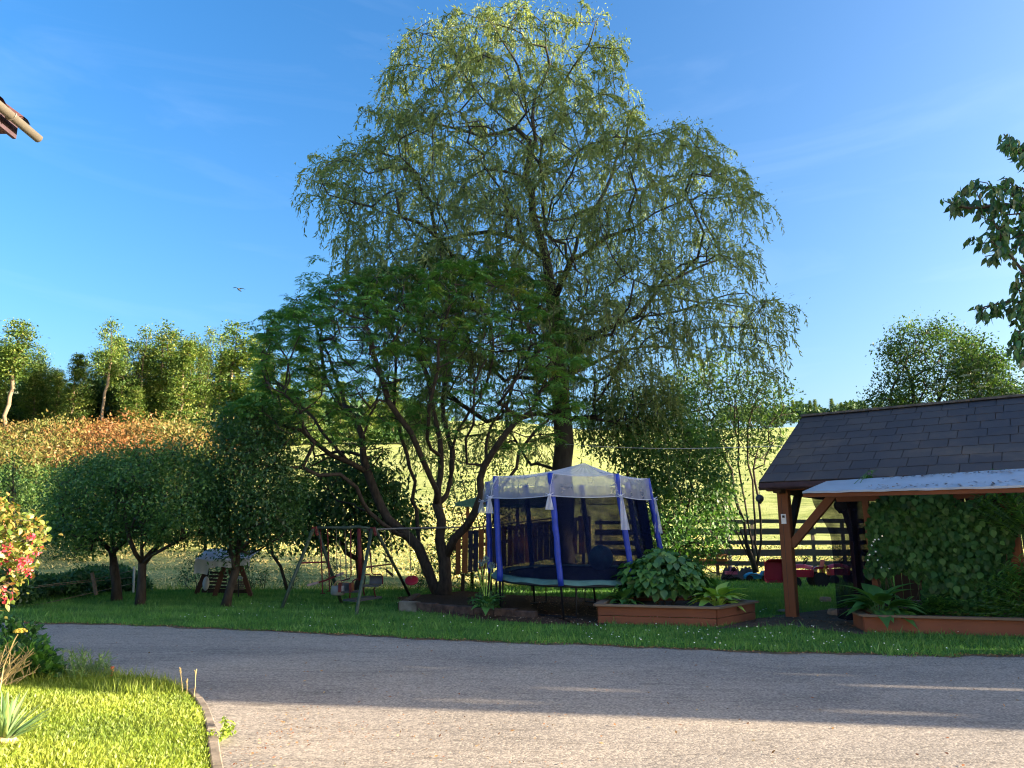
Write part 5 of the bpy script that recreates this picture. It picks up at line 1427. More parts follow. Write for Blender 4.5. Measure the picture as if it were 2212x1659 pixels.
# climber on the trellis
vine_poly = [(1882, 1085), (1920, 1060), (1985, 1042), (2040, 1062), (2080, 1085), (2110, 1075), (2150, 1090), (2200, 1120), (2185, 1170), (2170, 1240), (2190, 1300), (2100, 1325), (2000, 1322), (1990, 1260), (1950, 1230), (1905, 1245), (1868, 1240), (1880, 1180), (1872, 1120)]
def wall_pt(px, py, off):
    """point seen at (px, py) on the trellis plane, shifted off metres towards the viewer"""
    o_ = Vector((0, 0, CAM_H)); d_ = P(px, py, 10) - o_
    n_ = gv; q = gz(0, -.16 - off); k = (q - o_).dot(n_) / d_.dot(n_); return o_ + d_ * k
vine = thing('climbing_vine', 'dense dark green climber with heart shaped leaves covering the trellis below the awning', 'climber', gz(2.4, -.15, .2))
me_v = leaf_mesh('leaf', HEART, M['vine'])
def vsample(n):
    x = rng.uniform(1860, 2212, n * 4); y = rng.uniform(1035, 1330, n * 4)
    x += 6 * np.sin(y * .07)
    ok = pip(vine_poly, x, y); return x[ok][:n], y[ok][:n], edge_dist(vine_poly, x[ok][:n], y[ok][:n])
x_, y_, e_ = vsample(300)
for a_, b_, c_ in zip(x_, y_, e_):
    off = .10 + .22 * min(1, c_ / 60) + .10 * math.sin(a_ * .05) * math.cos(b_ * .06) + rng.uniform(0, .06)
    put_leaf(me_v, vine, wall_pt(a_, b_, off), Vector((rng.normal() * .45, -.25, -1)), -gv + Vector((rng.normal() * .3, 0, .55 + rng.normal() * .2)), .10 * rng.uniform(.5, 1.3))
parts_ = []
x_, y_, e_ = vsample(7500)
Q = np.array([tuple(wall_pt(a_, b_, (.02 + .25 * min(1, c_ / 60) + .10 * math.sin(a_ * .05) * math.cos(b_ * .06)) * rng.uniform(.2, 1.0))) for a_, b_, c_ in zip(x_, y_, e_)])
V, F, tt = scatter(HEART, Q, np.stack([rng.normal(size=len(Q)) * .5, rng.normal(size=len(Q)) * .3 - .25, -1 + rng.normal(size=len(Q)) * .3], -1), np.array(-gv) + rng.normal(size=(len(Q), 3)) * .35 + np.array([0, 0, .5]), .095 * rng.uniform(.6, 1.25, len(Q)), rng.random(len(Q)))
tag(np_mesh('inner_foliage', V, F, M['vine_s'], vine, tint=tt, world=True), kind='stuff')
st_ = MB()
for k in range(16):
    px = rng.uniform(1900, 2170); st_.tube([wall_pt(px, 1325, -.02) * 1.0, wall_pt(px + rng.uniform(-40, 40), 1200, .05), wall_pt(px + rng.uniform(-60, 60), 1080, .03)], .008, 4, False)
st_.build('stems', M['twig'], vine)
Q = np.array([tuple(wall_pt(px, py, .36)) for px, py in ((1886, 1172), (1890, 1168), (1896, 1166), (1883, 1176), (1878, 1196), (1876, 1200), (1886, 1198), (1898, 1210), (1902, 1226), (2050, 1170), (1905, 1160), (1876, 1212), (1893, 1190), (1920, 1227))])
V, F, tt = scatter(T_rhomb(1.0), Q, rdir(len(Q)), np.tile((0., -1, .3), (len(Q), 1)), .035, np.full(len(Q), .8))
np_mesh('blossom', V, F, M['daisy'], vine, tint=tt, world=True)
# sprays of lance-leaved growth at the right edge
M['lance'] = mat_leaf('lance_leaf', [(.03, .10, .02), (.05, .15, .025), (.09, .21, .04)], .3, .05)
def sprays(name, label, poly, n, off, size, m=14, base=None):
    x = rng.uniform(min(p[0] for p in poly), max(p[0] for p in poly), n * 6); y = rng.uniform(min(p[1] for p in poly), max(p[1] for p in poly), n * 6)
    ok = pip(poly, x, y); x, y = x[ok][:n], y[ok][:n]
    tips = [wall_pt(a, b, off * rng.uniform(.5, 1.1)) for a, b in zip(x, y)]
    bs = base
    t = thing(name, label, 'plant', bs)
    st_ = MB(); Q = []; D = []
    for p in tips:
        st_.tube([bs + (p - bs) * .0 + Vector((rng.normal() * .08, rng.normal() * .04, 0)), (bs + p) / 2 + Vector((0, 0, .10)), p], .006, 3, False)
        d0 = (p - bs).normalized()
        for k in range(m):
            q = p - d0 * (k * .022); a = k * 2.4
            Q.append(tuple(q)); D.append(tuple(Vector((math.cos(a), math.sin(a), .35)) + d0 * .5))
    st_.build('stems', M['lance'], t)
    Q, D = np.array(Q), np.array(D)
    V, F, tt = scatter(LANCE, Q, D, rdir(len(Q)) * .4 + np.array([0, 0, 1]), size * rng.uniform(.6, 1.2, len(Q)), rng.random(len(Q)))
    np_mesh('foliage', V, F, M['lance'], t, tint=tt, world=True)
    return t
sprays('willowherb', 'light green lance leaved sprays reaching over the awning edge at the right', [(2100, 1110), (2110, 1030), (2130, 1000), (2160, 1010), (2212, 1030), (2240, 1120), (2150, 1135)], 60, .45, .13, base=gz(4.05, -.35, 1.0))
sprays('lily_clump', 'leafy lily clump growing over the rim of the long planter at the right edge', [(2090, 1330), (2110, 1270), (2160, 1225), (2212, 1190), (2250, 1200), (2250, 1345), (2150, 1345)], 90, .45, .14, base=gz(3.75, -.4, .2))
sprays('peach_shoot', 'single leafy shoot sticking up through the awning near its left end', [(1868, 1040), (1872, 1018), (1890, 1012), (1898, 1030), (1885, 1045)], 6, .42, .08, 9, base=P(1862, 1048, 12.2))
sprays('low_foliage', 'low mixed foliage between the green hosta and the climber in the long planter', [(1940, 1325), (1950, 1290), (2000, 1280), (2090, 1300), (2100, 1330)], 40, .42, .10, base=gz(2.1, -.35, .2))

# ------------------------------------------------------------------ trampoline
TC = Vector((1.34, 15.55, 0)); TR = 1.74
tr = thing('trampoline', 'round trampoline with blue padded net poles and faded green edge pad', 'trampoline', TC)
tilt = Matrix.Rotation(R(3.2), 3, 'X') @ Matrix.Rotation(R(0), 3, 'Y')
ZR = .72
def tp_(r, a, z=0.0): return TC + Vector((0, 0, ZR)) + tilt @ Vector((r * math.cos(a), r * math.sin(a), z))
b = MB(); b.lathe((0, 0, 0), [(.001, 0), (1.42, -.005), (1.42, -.012), (.001, -.010)], 48)
b.v = [tuple(TC + Vector((0, 0, ZR)) + tilt @ Vector(v)) for v in b.v]
b.build('jump_mat', M['mat_black'], tr)
b = MB()
b.grid(lambda u, v: tp_(1.40 + .37 * v, 2 * math.pi * u, .025 + .02 * math.sin(math.pi * v) + .012 * math.sin(u * 100) * v - .05 * (v > .9)), 96, 6)
b.build('edge_pad', M['pad_green'], tr, smooth=True)
b = MB(); b.tube([tp_(TR, a, -.045) for a in np.linspace(0, 2 * math.pi, 41)], .028, 8, False); b.build('frame', M['black_metal'], tr, smooth=True)
pole_a = [R(a) for a in (-147, -103, -59, -11, 32, 73, 117, 163)]
lean = Vector((-.24, .02, 0))
pole_top = []
for a in pole_a:
    foot = Vector((tp_(TR + .10, a).x, tp_(TR + .10, a).y, 0)); top = tp_(TR - .04, a, 0); top = Vector((top.x, top.y, 0)) + lean + Vector((0, 0, 2.62))
    rim = foot.lerp(top, (tp_(TR, a).z - .04) / 2.62)
    pole_top.append(top)
    MB().tube([foot, foot.lerp(top, .97)], .022, 8).build('pole', M['black_metal'], tr, smooth=True)
    pts_ = [rim.lerp(top, k / 14) + Vector((rng.normal() * .004, rng.normal() * .004, 0)) for k in range(15)]
    MB().tube(pts_, [.055 + rng.uniform(-.003, .005) for _ in range(15)], 12).build('foam_sleeve', M['blue_sleeve'], tr, smooth=True)
for k in (0, 2, 4, 6):
    a0, a1 = pole_a[k] - .12, pole_a[(k + 1) % 8] + .12
    f0 = tp_(TR - .05, a0); f1 = tp_(TR - .05, a1)
    b = MB(); b.tube([Vector((f0.x, f0.y, f0.z - .05)), Vector((f0.x, f0.y, .03)), Vector((f1.x, f1.y, .03)), Vector((f1.x, f1.y, f1.z - .05))], .022, 7); b.build('leg', M['black_metal'], tr)
# enclosure net
b = MB()
def netf(u, v):
    a = 2 * math.pi * u; r0 = tp_(TR - .16, a, .03)
    top = Vector((TC.x, TC.y, 0)) + lean + Vector((math.cos(a) * (TR - .12), math.sin(a) * (TR - .12), 2.38))
    k = (a + R(147)) / (2 * math.pi / 8); s = math.sin(math.pi * (k % 1.0))
    p = r0.lerp(top, v); c = Vector((TC.x, TC.y, p.z))
    return p + (c - p) * (.06 * s * v + .012 * math.sin(a * 40))
b.grid(netf, 96, 14); b.build('enclosure_net', M['net'], tr, smooth=True)
b = MB(); b.grid(lambda u, v: netf((R(-34 + 22 * u)) / (2 * math.pi), v * .93) + Vector((.03 * math.sin(u * 30), .03 * math.cos(u * 34), 0)), 30, 8); b.build('gathered_net', mat_net('gathered_net', (.008, .014, .05), .8), tr, smooth=True)
# tulle canopy tied on top
tu = thing('tulle_canopy', 'white tulle sheet draped over the trampoline top and tied to its poles', 'canopy', TC + Vector((0, 0, 2.5)))
apex = P(1262, 1000, 15.6)
np_ = len(pole_top)
def poleP(k, f): return pole_top[k % 8] * (1 - f) + Vector((pole_top[k % 8].x, pole_top[k % 8].y, 2.2)) * f
for k in range(8):
    A0, A1 = pole_top[k], pole_top[(k + 1) % 8]
    def roof(u, v):
        e = A0.lerp(A1, u); e.z -= .05 * math.sin(math.pi * u)
        p = apex.lerp(e, v); p.z -= .07 * math.sin(math.pi * v) ** 1.0 + .02 * math.sin(u * 40) * v * (1 - v) * 2
        return p + (e - TC) * .0
    def skirt(u, v):
        e = A0.lerp(A1, u); e.z -= .05 * math.sin(math.pi * u)
        out = Vector((e.x - TC.x - lean.x, e.y - TC.y, 0)).normalized()
        e2 = e + out * (.04 * v + .02 * math.sin(math.pi * u)); e2.z = 2.56 - (.36 + .03 * math.sin(math.pi * u)) * v - .05 * math.sin(math.pi * u) * (1 - v) + .06 * (1 - v) * (1 if k != 9 else 0)
        return e2 + out * .015 * math.sin(u * 50) * (v * (1 - v)) * 4 + out * .045
    b = MB(); b.grid(roof, 22, 12); b.build('roof_panel', M['tulle'], tu, smooth=True)
    b = MB(); b.grid(skirt, 22, 8); b.build('skirt_panel', M['tulle_thin'], tu, smooth=True)
    b = MB(); b.tube([skirt(u, 1) for u in np.linspace(0, 1, 13)], .009, 5, False); b.tube([roof(u, 1) for u in np.linspace(0, 1, 13)], .008, 5, False); b.build('hem', M['tulle_dense'], tu, smooth=True)
    # gathered knot and tail at each pole
    a = pole_a[k]; out = Vector((math.cos(a), math.sin(a), 0)); q = skirt(0, 1) + out * .03
    b = MB(); b.sphere(q, .035, 8, 5)
    for s_ in (-1, 1):
        b.tube([q, q + Vector((s_ * .07, 0, .05)), q + Vector((s_ * .08, 0, -.01)), q], .010, 5)
    L_ = (.30, .26, .62, .68, .3, .2, .2, .25)[k]
    b.grid(lambda u, v: q + Vector(((u - .5) * (.03 + .13 * v ** .7) + .05 * v * (k in (2, 3)), -.02 + .025 * math.sin(u * 12 + v * 5), -L_ * v)) + out * .02, 8, 10)
    for w in (0, .5, 1):
        b.tube([skirt(0.0, 1) + out * .02, skirt(.02, .5) + out * .02, skirt(.05 + w * .04, 0)], .006, 4, False)
    b.build('tied_knot', M['tulle_dense'], tu, smooth=True)
# balls on the mat
c_ = P(1298, 1217, 16.35); c_.z = tp_(1.0, R(60)).z + .245
b = MB(); b.sphere(c_, .27, 28, 18)
t = tag(b.build('exercise_ball', M['teal_rubber'], smooth=True), 'large teal exercise ball resting on the trampoline mat', 'ball')
c2 = P(1350, 1220, 16.0); c2.z = tp_(1.3, R(25)).z + .10
mb_, n, l, bs = nodes_of('patched_ball')
v_ = n.new('ShaderNodeTexVoronoi'); v_.inputs['Scale'].default_value = 9; l.new(coords(n, l), v_.inputs['Vector'])
l.new(ramp(n, l, v_.outputs['Color'], [(0, (.5, .35, .05)), (.35, (.05, .2, .35)), (.6, (.4, .06, .05)), (1, (.4, .4, .35))]), bs.inputs['Base Color'])
b = MB(); b.sphere(c2, .10, 16, 10); tag(b.build('play_ball', mb_, smooth=True), 'small multicoloured ball beside the right front trampoline pole', 'ball')

# ------------------------------------------------------------------ stone edging under the sumac
ed = thing('stone_edging', 'low mossy stone edging round the sumac bed at the lawn', 'edging', G(872, 1326))
ea, eb = G(866, 1322), G(1160, 1336)
for k in range(7):
    p0 = ea.lerp(eb, k / 7); p1 = ea.lerp(eb, (k + .97) / 7); h_ = .20 - .012 * k
    MB().beam(p0 + Vector((0, 0, h_ / 2)), p1 + Vector((0, 0, h_ / 2)), .16 + rng.random() * .03, h_ + rng.normal() * .01, (0, 0, 1), .015).build('edging_stone', M['concrete'] if k in (0,) else M['brick_dark'], ed)
ec = G(900, 1300)
for k in range(4):
    p0 = ea.lerp(ec, k / 4) + Vector((0, .1, 0)); p1 = ea.lerp(ec, (k + .96) / 4) + Vector((0, .1, 0))
    MB().beam(p0 + Vector((0, 0, .09)), p1 + Vector((0, 0, .09)), .15, .18, (0, 0, 1), .015).build('edging_stone', M['brick_dark'], ed)
bd = MB(); bd.prism([(p.x, p.y) for p in (ea + Vector((.1, .1, 0)), eb + Vector((0, .15, 0)), G(1130, 1300), G(1000, 1288), G(900, 1298))], .02, .13)
tag(bd.build('raised_bed', M['mulch']), kind='structure')
hosta('sparse green allium plant with tall stalks before the left trampoline pole', G(1050, 1320, .1), 14, .30, M['hosta_green'], None, 'allium')
t = thing('allium', 'faded allium with grey blue seed heads in front of the playhouse planks', 'plant', G(1048, 1318, .1))
b = MB(); g = G(1048, 1318, .1)
for k, (x_, y_) in enumerate(((1040, 1216), (1050, 1208), (1062, 1222), (1032, 1226))):
    q = P(x_, y_, g.y); b.tube([g + Vector((k * .02, 0, 0)), g.lerp(q, .5) + Vector((.02, 0, 0)), q], .008, 4)
b.build('stalks', M['hosta_lime'], t)
M['allium'] = mat_plain('grey_blue_seed_head', (.12, .20, .22), .8, .3, 20)
for (x_, y_) in ((1040, 1216), (1050, 1208), (1062, 1222)):
    b = MB(); c_ = P(x_, y_, g.y)
    for q in range(40):
        d = Vector(rdir(1)[0]); b.box(c_ + d * .06, (.018, .018, .018))
        b.tube([c_, c_ + d * .06], .0025, 3, False)
    b.build('seed_head', M['allium'], t)
bush('low_shrub', 'small leafy shrub at the foot of the left trampoline pole', 'shrub', 14.9, G(1060, 1326), [(1020, 1328), (1025, 1300), (1050, 1285), (1080, 1290), (1085, 1325), (1050, 1334)], .35, 60, 14, .08, .07, T_rhomb(.6), M['apple'], .012, stems=3, soft=12)

# ------------------------------------------------------------------ playhouse
YPH = 19.6
ph = thing('playhouse', 'raised wooden playhouse with plank front and green roof behind the trampoline', 'playhouse', (P(1100, 1250, YPH).x, YPH, 0))
def ypl(px): return 19.2 + (px - 982) * .006
px = 984.0; k = 0
while px < 1268:
    w_ = 10.5 + rng.uniform(-1, 2.5); u = (px - 982) / 286
    top = 1150 - 37 * u + rng.normal() * 1.2; bot = 1240 - 46 * u + rng.normal() * 1.5
    Yp_ = ypl(px); p0 = P(px + w_ / 2, bot, Yp_); p1 = P(px + w_ / 2, top, Yp_)
    col_ = M['blue_panel'] if k in (2, 3, 6) else M['wood_orange']
    MB().beam(p0, (p0.x, p0.y, p1.z), w_ / FPX * Yp_ * 1.0, .022, (0, 1, 0)).build('plank', col_, ph)
    px += w_ + (1.0 if k % 4 else 3.5); k += 1
for yo in (6, 34):
    MB().beam(P(980, 1150 + yo, ypl(980) + .05), P(1270, 1113 + yo, ypl(1270) + .05), .05, .09).build('cross_rail', M['wood_dark'], ph)
MB().beam(P(980, 1146, 19.25), P(1190, 1120, 20.4), .14, .035).build('hand_rail', M['wood_rim'], ph)
b = MB(); q = [P(982, 1240, 19.3), P(1268, 1194, 21.0)]
b.add([q[0], q[1], q[1] + Vector((.2, 1.6, 0)), q[0] + Vector((.2, 1.6, 0))], [(0, 1, 2, 3)]); b.build('deck', M['wood_dark'], ph)
for px_, Y_, yb, yt in ((1000, 19.35, 1268, 1240), (1058, 19.6, 1262, 1238), (1150, 20.2, 1258, 1214), (1260, 20.9, 1256, 1196), (1020, 20.8, 1262, 1236)):
    a = P(px_, yt, Y_); MB().beam((a.x, a.y, 0), a, .09, .09, (0, 1, 0)).build('leg', M['wood_dark'], ph)
for px_, Y_, yb, yt, mt in ((1010, 19.5, 1150, 1085, 'wood_orange'), (1074, 19.9, 1140, 1078, 'wood_dark'), (1118, 20.1, 1135, 1080, 'wood_orange'), (1223, 20.8, 1118, 1076, 'wood_orange')):
    a, c = P(px_, yb, Y_), P(px_, yt, Y_); MB().beam(a, (a.x, a.y, c.z), .08, .08, (0, 1, 0)).build('roof_post', M[mt], ph)
# green pitched roof, low edge at the left
ra, rb_ = P(984, 1088, 19.0), P(1075, 1063, 19.6)
rc, rd = P(1262, 1076, 21.2), P(1180, 1052, 20.4)
b = MB()
b.grid(lambda u, v: ra.lerp(rb_, v).lerp(rd.lerp(rd, v) if False else (P(1170, 1092, 20.2)).lerp(P(1262, 1066, 20.8), v), u), 4, 4)
n0 = len(b.v); b.v += [(v[0], v[1], v[2] - .07) for v in b.v]; b.f += [tuple(i_ + n0 for i_ in reversed(f)) for f in b.f]
b.add([ra, ra - Vector((0, 0, .07)), P(1170, 1092, 20.2) - Vector((0, 0, .07)), P(1170, 1092, 20.2)], [(0, 1, 2, 3)])
b.add([ra, rb_, rb_ - Vector((0, 0, .07)), ra - Vector((0, 0, .07))], [(0, 1, 2, 3)])
b.build('roof', M['green_roof'], ph)
MB().beam(ra + Vector((0, -.02, -.03)), rb_ + Vector((0, -.02, -.03)), .03, .10).build('roof_edge', M['green_roof'], ph)

# ------------------------------------------------------------------ metal swing set
F1, F2, F3, F4 = G(607, 1318), G(739, 1306), G(769, 1330), G(889, 1293)
A1, A2 = P(677, 1141, 16.3), P(803, 1142, 16.4)
sw_ = thing('swing_set', 'old metal swing frame with green legs and red joints on the lawn', 'swing set', F1)
for f, a in ((F1, A1), (F2, A1 + Vector((.06, .05, 0))), (F3, A2), (F4, A2 + Vector((.06, .05, 0)))):
    MB().tube([f, a], .036, 10).build('leg', M['steel_green'], sw_, smooth=True)
SZ = lambda x, y, Y=16.4: P(641 + x * .13634, 1116 + y * .13634, Y)
b = MB(); b.tube([A1, SZ(560, 172), SZ(780, 182), SZ(960, 160), A2], [.03, .032, .04, .034, .03], 8); b.build('top_beam', M['steel_green'], sw_, smooth=True)
for a in (A1, A2):
    b = MB(); b.beam(a + Vector((-.03, 0, -.15)), a + Vector((-.0, 0, .03)), .06, .08, (0, 1, 0), .01); b.beam(a + Vector((.09, .02, -.15)), a + Vector((.04, .02, .03)), .06, .08, (0, 1, 0), .01); b.build('joint', M['steel_red'], sw_)
MB().tube([F1.lerp(A1, .56), F2.lerp(A1, .56)], .018, 7).build('cross_bar', M['steel_red'], sw_)
MB().tube([F3.lerp(A2, .52), F4.lerp(A2, .52)], .018, 7).build('cross_bar', M['steel_red'], sw_)
MB().tube([SZ(1110, 205, 16.6), SZ(1240, 205, 16.8), SZ(1640, 188, 17.4), P(1005, 1139, 18.0)], .022, 8).build('extension_bar', M['galv'], sw_, smooth=True)
def hang(name, label, cat, at): return thing(name, label, cat, at, 0, None)
t = hang('glider_swing', 'glider swing with slanting plank and red hanging rods at the left of the frame', 'swing', SZ(450, 1000))
for x0, y0, x1, y1 in ((375, 180, 410, 1220), (487, 180, 520, 1180)):
    MB().tube([SZ(x0, y0), SZ(x1, y1)], .014, 6).build('hanging_rod', M['steel_red'], t)
for x0, y, x1 in ((355, 845, 425), (465, 812, 535), (375, 1215, 450), (480, 1180, 550)):
    MB().tube([SZ(x0, y), SZ(x1, y)], .011, 5).build('foot_bar', M['steel_red'], t)
MB().tube([SZ(185, 1082), SZ(430, 1020), SZ(725, 900)], .020, 6).build('plank_tube', M['steel_red'], t)
MB().beam(SZ(180, 1085), SZ(350, 1040), .16, .05).build('seat_pad', M['tulle_dense'] if False else mat_plain('faded_pink_pad', (.36, .25, .24), .7, .2, 6), t)
MB().beam(SZ(635, 935), SZ(735, 895), .16, .05).build('seat_pad', bpy.data.materials['faded_pink_pad'], t)
t = hang('toddler_swing', 'small grey toddler bucket swing with tan hoops hanging on ropes', 'swing', SZ(660, 1150))
for x0, y0, x1, y1 in ((628, 200, 636, 950), (680, 380, 700, 1030), (765, 200, 782, 960), (775, 380, 790, 1000)):
    MB().tube([SZ(x0, y0), SZ(x1, y1, 16.3)], .008, 5).build('rope', M['rope'], t)
c_ = SZ(655, 1170, 16.25)
MB().lathe(c_ + Vector((0, 0, -.10)), [(.11, 0), (.15, .03), (.155, .10), (.14, .20), (.12, .20), (.12, .05)], 16).build('seat', mat_plain('pale_grey_seat', (.28, .27, .26), .6, .15, 5), t, smooth=True)
for cx_, r_ in ((655, .085), (788, .075)):
    q = SZ(cx_, 1070, 16.25)
    MB().tube([q + Vector((r_ * math.cos(a), 0, 1.9 * r_ * math.sin(a) - .10)) for a in np.linspace(-.3, math.pi + .3, 12)], .02, 6).build('hoop', M['tan_plastic'], t, smooth=True)
MB().beam(SZ(580, 1150, 16.2), SZ(720, 1150, 16.2), .04, .14).build('front_bar', mat_plain('yellowed_plastic', (.36, .28, .14), .6, .2, 5), t)
t = hang('gondola_swing', 'two seat face to face gondola swing on a thick red pole', 'swing', SZ(1000, 1250))
MB().tube([SZ(985, 190), SZ(1012, 1010)], [.045, .05], 8).build('centre_pole', M['steel_red'], t, smooth=True)
for pl_ in (((855, 200), (855, 480), (862, 920), (840, 980), (700, 1020), (690, 1060)), ((1150, 200), (1155, 500), (1190, 890), (1215, 915), (1330, 915), (1360, 950), (1362, 1070)), ((1010, 965), (900, 1010), (870, 1050), (870, 1160)), ((1030, 915), (1150, 915), (1175, 940)), ((1070, 1110), (1055, 1150), (1070, 1250)), ((1245, 1110), (1222, 1150), (1250, 1280)), ((830, 1200), (845, 1220), (835, 1340))):
    MB().tube([SZ(x_, y_) for x_, y_ in pl_], .015, 6).build('tube_frame', M['steel_red'], t, smooth=True)
b = MB(); b.grid(lambda u, v: SZ(1145 + 200 * u, 935 + 135 * v, 16.3) + Vector((0, .02 + .04 * math.sin(math.pi * v), 0)), 6, 6); b.build('backrest', M['grey_seat'], t, smooth=True)
b = MB(); b.beam(SZ(1065, 1090, 16.3), SZ(1310, 1090, 16.3), .36, .035); b.build('seat', M['grey_seat'], t)
b = MB(); b.grid(lambda u, v: SZ(712 + 150 * u, 1050 + 130 * v, 16.2) + Vector((0, .02 * math.sin(math.pi * u), 0)), 6, 6); b.build('backrest', M['grey_seat'], t, smooth=True)
for x_ in (700, 870):
    MB().beam(SZ(x_, 1190, 16.2), SZ(x_, 1045, 16.2), .05, .30, (0, 1, 0)).build('side_panel', M['steel_red'], t)
MB().beam(SZ(690, 1190, 16.3), SZ(990, 1180, 16.3), .34, .035).build('seat', M['grey_seat'], t)
MB().beam(SZ(835, 1330, 16.0), SZ(1245, 1270, 16.6), .40, .04).build('foot_plate', M['grey_seat'], t)
t = hang('rope_ladder', 'rope ladder with wooden rungs hanging beside the right leg of the frame', 'rope ladder', SZ(1460, 700, 16.9))
for x0, x1 in ((1395, 1422), (1490, 1528)):
    MB().tube([SZ(x0, 200, 16.9), SZ(x0 + 8, 600, 16.9), SZ(x1, 950, 16.9)], .008, 5).build('rope', M['rope'], t)
for x0, y0, x1, y1 in ((1392, 615, 1520, 655), (1420, 700, 1480, 722), (1405, 830, 1525, 920), (1420, 860, 1525, 950)):
    MB().tube([SZ(x0, y0, 16.9), SZ(x1, y1, 16.9)], .016, 6).build('rung', M['wood_dark'], t)
t = hang('disc_swing', 'red round disc swing hanging on a rope left of the sumac trunk', 'swing', SZ(1818, 1015, 17.4))
MB().tube([SZ(1778, 186, 17.5), SZ(1795, 560, 17.4), SZ(1812, 1000, 17.4)], .010, 5).build('rope', M['rope'], t)
MB().lathe(SZ(1820, 1012, 17.4), [(.001, -.03), (.13, -.03), (.155, -.01), (.155, .015), (.12, .03), (.001, .035)], 20, Matrix.Rotation(R(38), 3, 'X')).build('disc', M['red_plastic'], t, smooth=True)

# ------------------------------------------------------------------ canopied garden swing seat
YG = 19.0
gs = thing('garden_swing', 'wooden garden swing seat with white cloth canopy at the edge of the lawn', 'garden swing', P(480, 1290, YG))
GZ = lambda x, y, Y=YG: P(x * .25, 1055.5 + y * .25, Y)
for a, c, Y in (((1690, 935), (1800, 660), 19.5), ((1850, 942), (1950, 640), 18.6), ((2175, 945), (2070, 640), 18.6), ((2060, 930), (1975, 660), 19.5)):
    p0 = GZ(*a, Y); p0.z = 0
    MB().beam(p0, GZ(*c, Y), .10, .07, (0, 1, 0)).build('leg', M['wood_swing'], gs)
MB().beam(GZ(1930, 660, 18.7), GZ(2090, 650, 18.7), .07, .07).build('top_beam', M['wood_red'], gs)
MB().beam(GZ(1745, 880, 19.3), GZ(2140, 885, 19.3), .05, .10).build('seat_beam', M['wood_dark'], gs)
for k in range(5):
    MB().beam(GZ(1790 + 6 * k, 845 - 30 * k, 19.4), GZ(1960, 850 - 30 * k, 19.4), .03, .055).build('back_slat', M['wood_dark'], gs)
for k in range(4):
    MB().beam(GZ(2000, 870 - 20 * k, 19.1), GZ(2110, 866 - 20 * k, 19.1), .03, .045).build('side_slat', M['wood_rim'], gs)
b = MB(); c_ = GZ(1780, 820, 19.0); b.sphere(c_, .15, 12, 8, (.55, .5, 1.15)); 
tag(b.build('cushion', M['white_cloth'], smooth=True), 'pale upright cushion at the left end of the garden swing', 'cushion')
ca, cb, cc_, cd = GZ(1685, 612, 18.2), GZ(1850, 515, 19.8), GZ(2285, 538, 19.8), GZ(2160, 600, 18.2)
def cpy(u, v):
    p = ca.lerp(cd, u).lerp(cb.lerp(cc_, u), v); p.z += .07 * math.sin(math.pi * v) - .03 * math.sin(math.pi * u) + .015 * math.sin(u * 17); return p
b = MB(); b.grid(cpy, 20, 10); b.build('canopy', M['white_cloth'], gs, smooth=True)
b = MB(); b.grid(lambda u, v: cpy(u, 0) + Vector((0, -.01 + .02 * math.sin(u * 40) * v, -.17 * v - (.16 * v if u < .26 else 0))), 40, 4); b.build('valance', M['white_cloth'], gs, smooth=True)
b = MB(); b.grid(lambda u, v: cpy(0, u) + Vector((0, 0, -.30 * v)), 8, 3); b.build('valance', M['white_cloth'], gs, smooth=True)
MB().tube([G(515, 1294), P(515, 1228, G(515, 1294).y)], .018, 6)
up_ = thing('lamp_stake', 'thin dark metal stake with small lamp head standing before the swing seat', 'garden lamp', G(515, 1294))
MB().tube([G(515, 1294), P(515, 1228, G(515, 1294).y)], .016, 6).build('stake', M['black_metal'], up_)
MB().beam(P(511, 1247, G(515, 1294).y - .03), P(524, 1249, G(515, 1294).y - .03), .06, .05).build('head', M['galv'], up_)

# ------------------------------------------------------------------ lit foreground, lower left
M['weigela'] = L_mat('weigela_leaf', [(.08, .13, .015), (.13, .17, .025), (.19, .18, .04), (.24, .13, .04)], .4, .05)
M['weigela_s'] = mat_leaf('weigela_small_leaf', [(.06, .11, .015), (.11, .15, .025), (.18, .16, .04), (.24, .12, .04)], .4, .05)
M['petal'] = mat_leaf('pink_petal', [(.34, .02, .05), (.45, .05, .09), (.5, .12, .12)], .35, .03, (1.1, .8, .8))
wp = [(-90, 1310), (-80, 1090), (-30, 1060), (8, 1078), (30, 1110), (62, 1125), (70, 1145), (98, 1152), (104, 1165), (70, 1180), (88, 1200), (62, 1222), (50, 1235), (40, 1262), (18, 1300), (0, 1312)]
YV = 7.0
wg = thing('weigela', 'sunlit weigela bush with red pink blossoms leaning in at the left edge', 'shrub', Vector((-5.6, 7.1, 0)))
att = crown_pts(wp, YV, .35, 210, 40)
root = Vector((-5.6, 7.1, 0))
lm = [[root, Vector((-5.5, 7.1, .6)), P(-40, 1230, YV), P(10, 1190, YV), P(60, 1170, YV), P(100, 1155, YV)], [root, Vector((-5.5, 7.0, .7)), P(-40, 1180, YV), P(-10, 1120, YV), P(5, 1085, YV)], [root, P(-60, 1300, YV), P(0, 1270, YV), P(30, 1290, YV)]]
pts, par = grow(lm, att, .12, .2, .012)
A_, B_, w_ = wood(pts, par, .03, .003, .5, .5)
B_.build('stems', M['twig'], wg, smooth=True)
ap, ad = anchors(pts, par, w_, 3)
me_w = leaf_mesh('leaf', OVATE, M['weigela'])
selv = ap[:, 0] > -5.15
cand = np.where(selv)[0]; rng.shuffle(cand)
for q in cand[:290]:
    put_leaf(me_w, wg, Vector(ap[q]) + Vector(rdir(1)[0]) * .04, Vector(ad[q]) + Vector(rdir(1)[0]) * .8, Vector((0, 0, 1)) + Vector(rdir(1)[0]) * .5, rng.uniform(.05, .085))
lv = clump(ap, ad, 9, .05, .065, OVATE, .1)
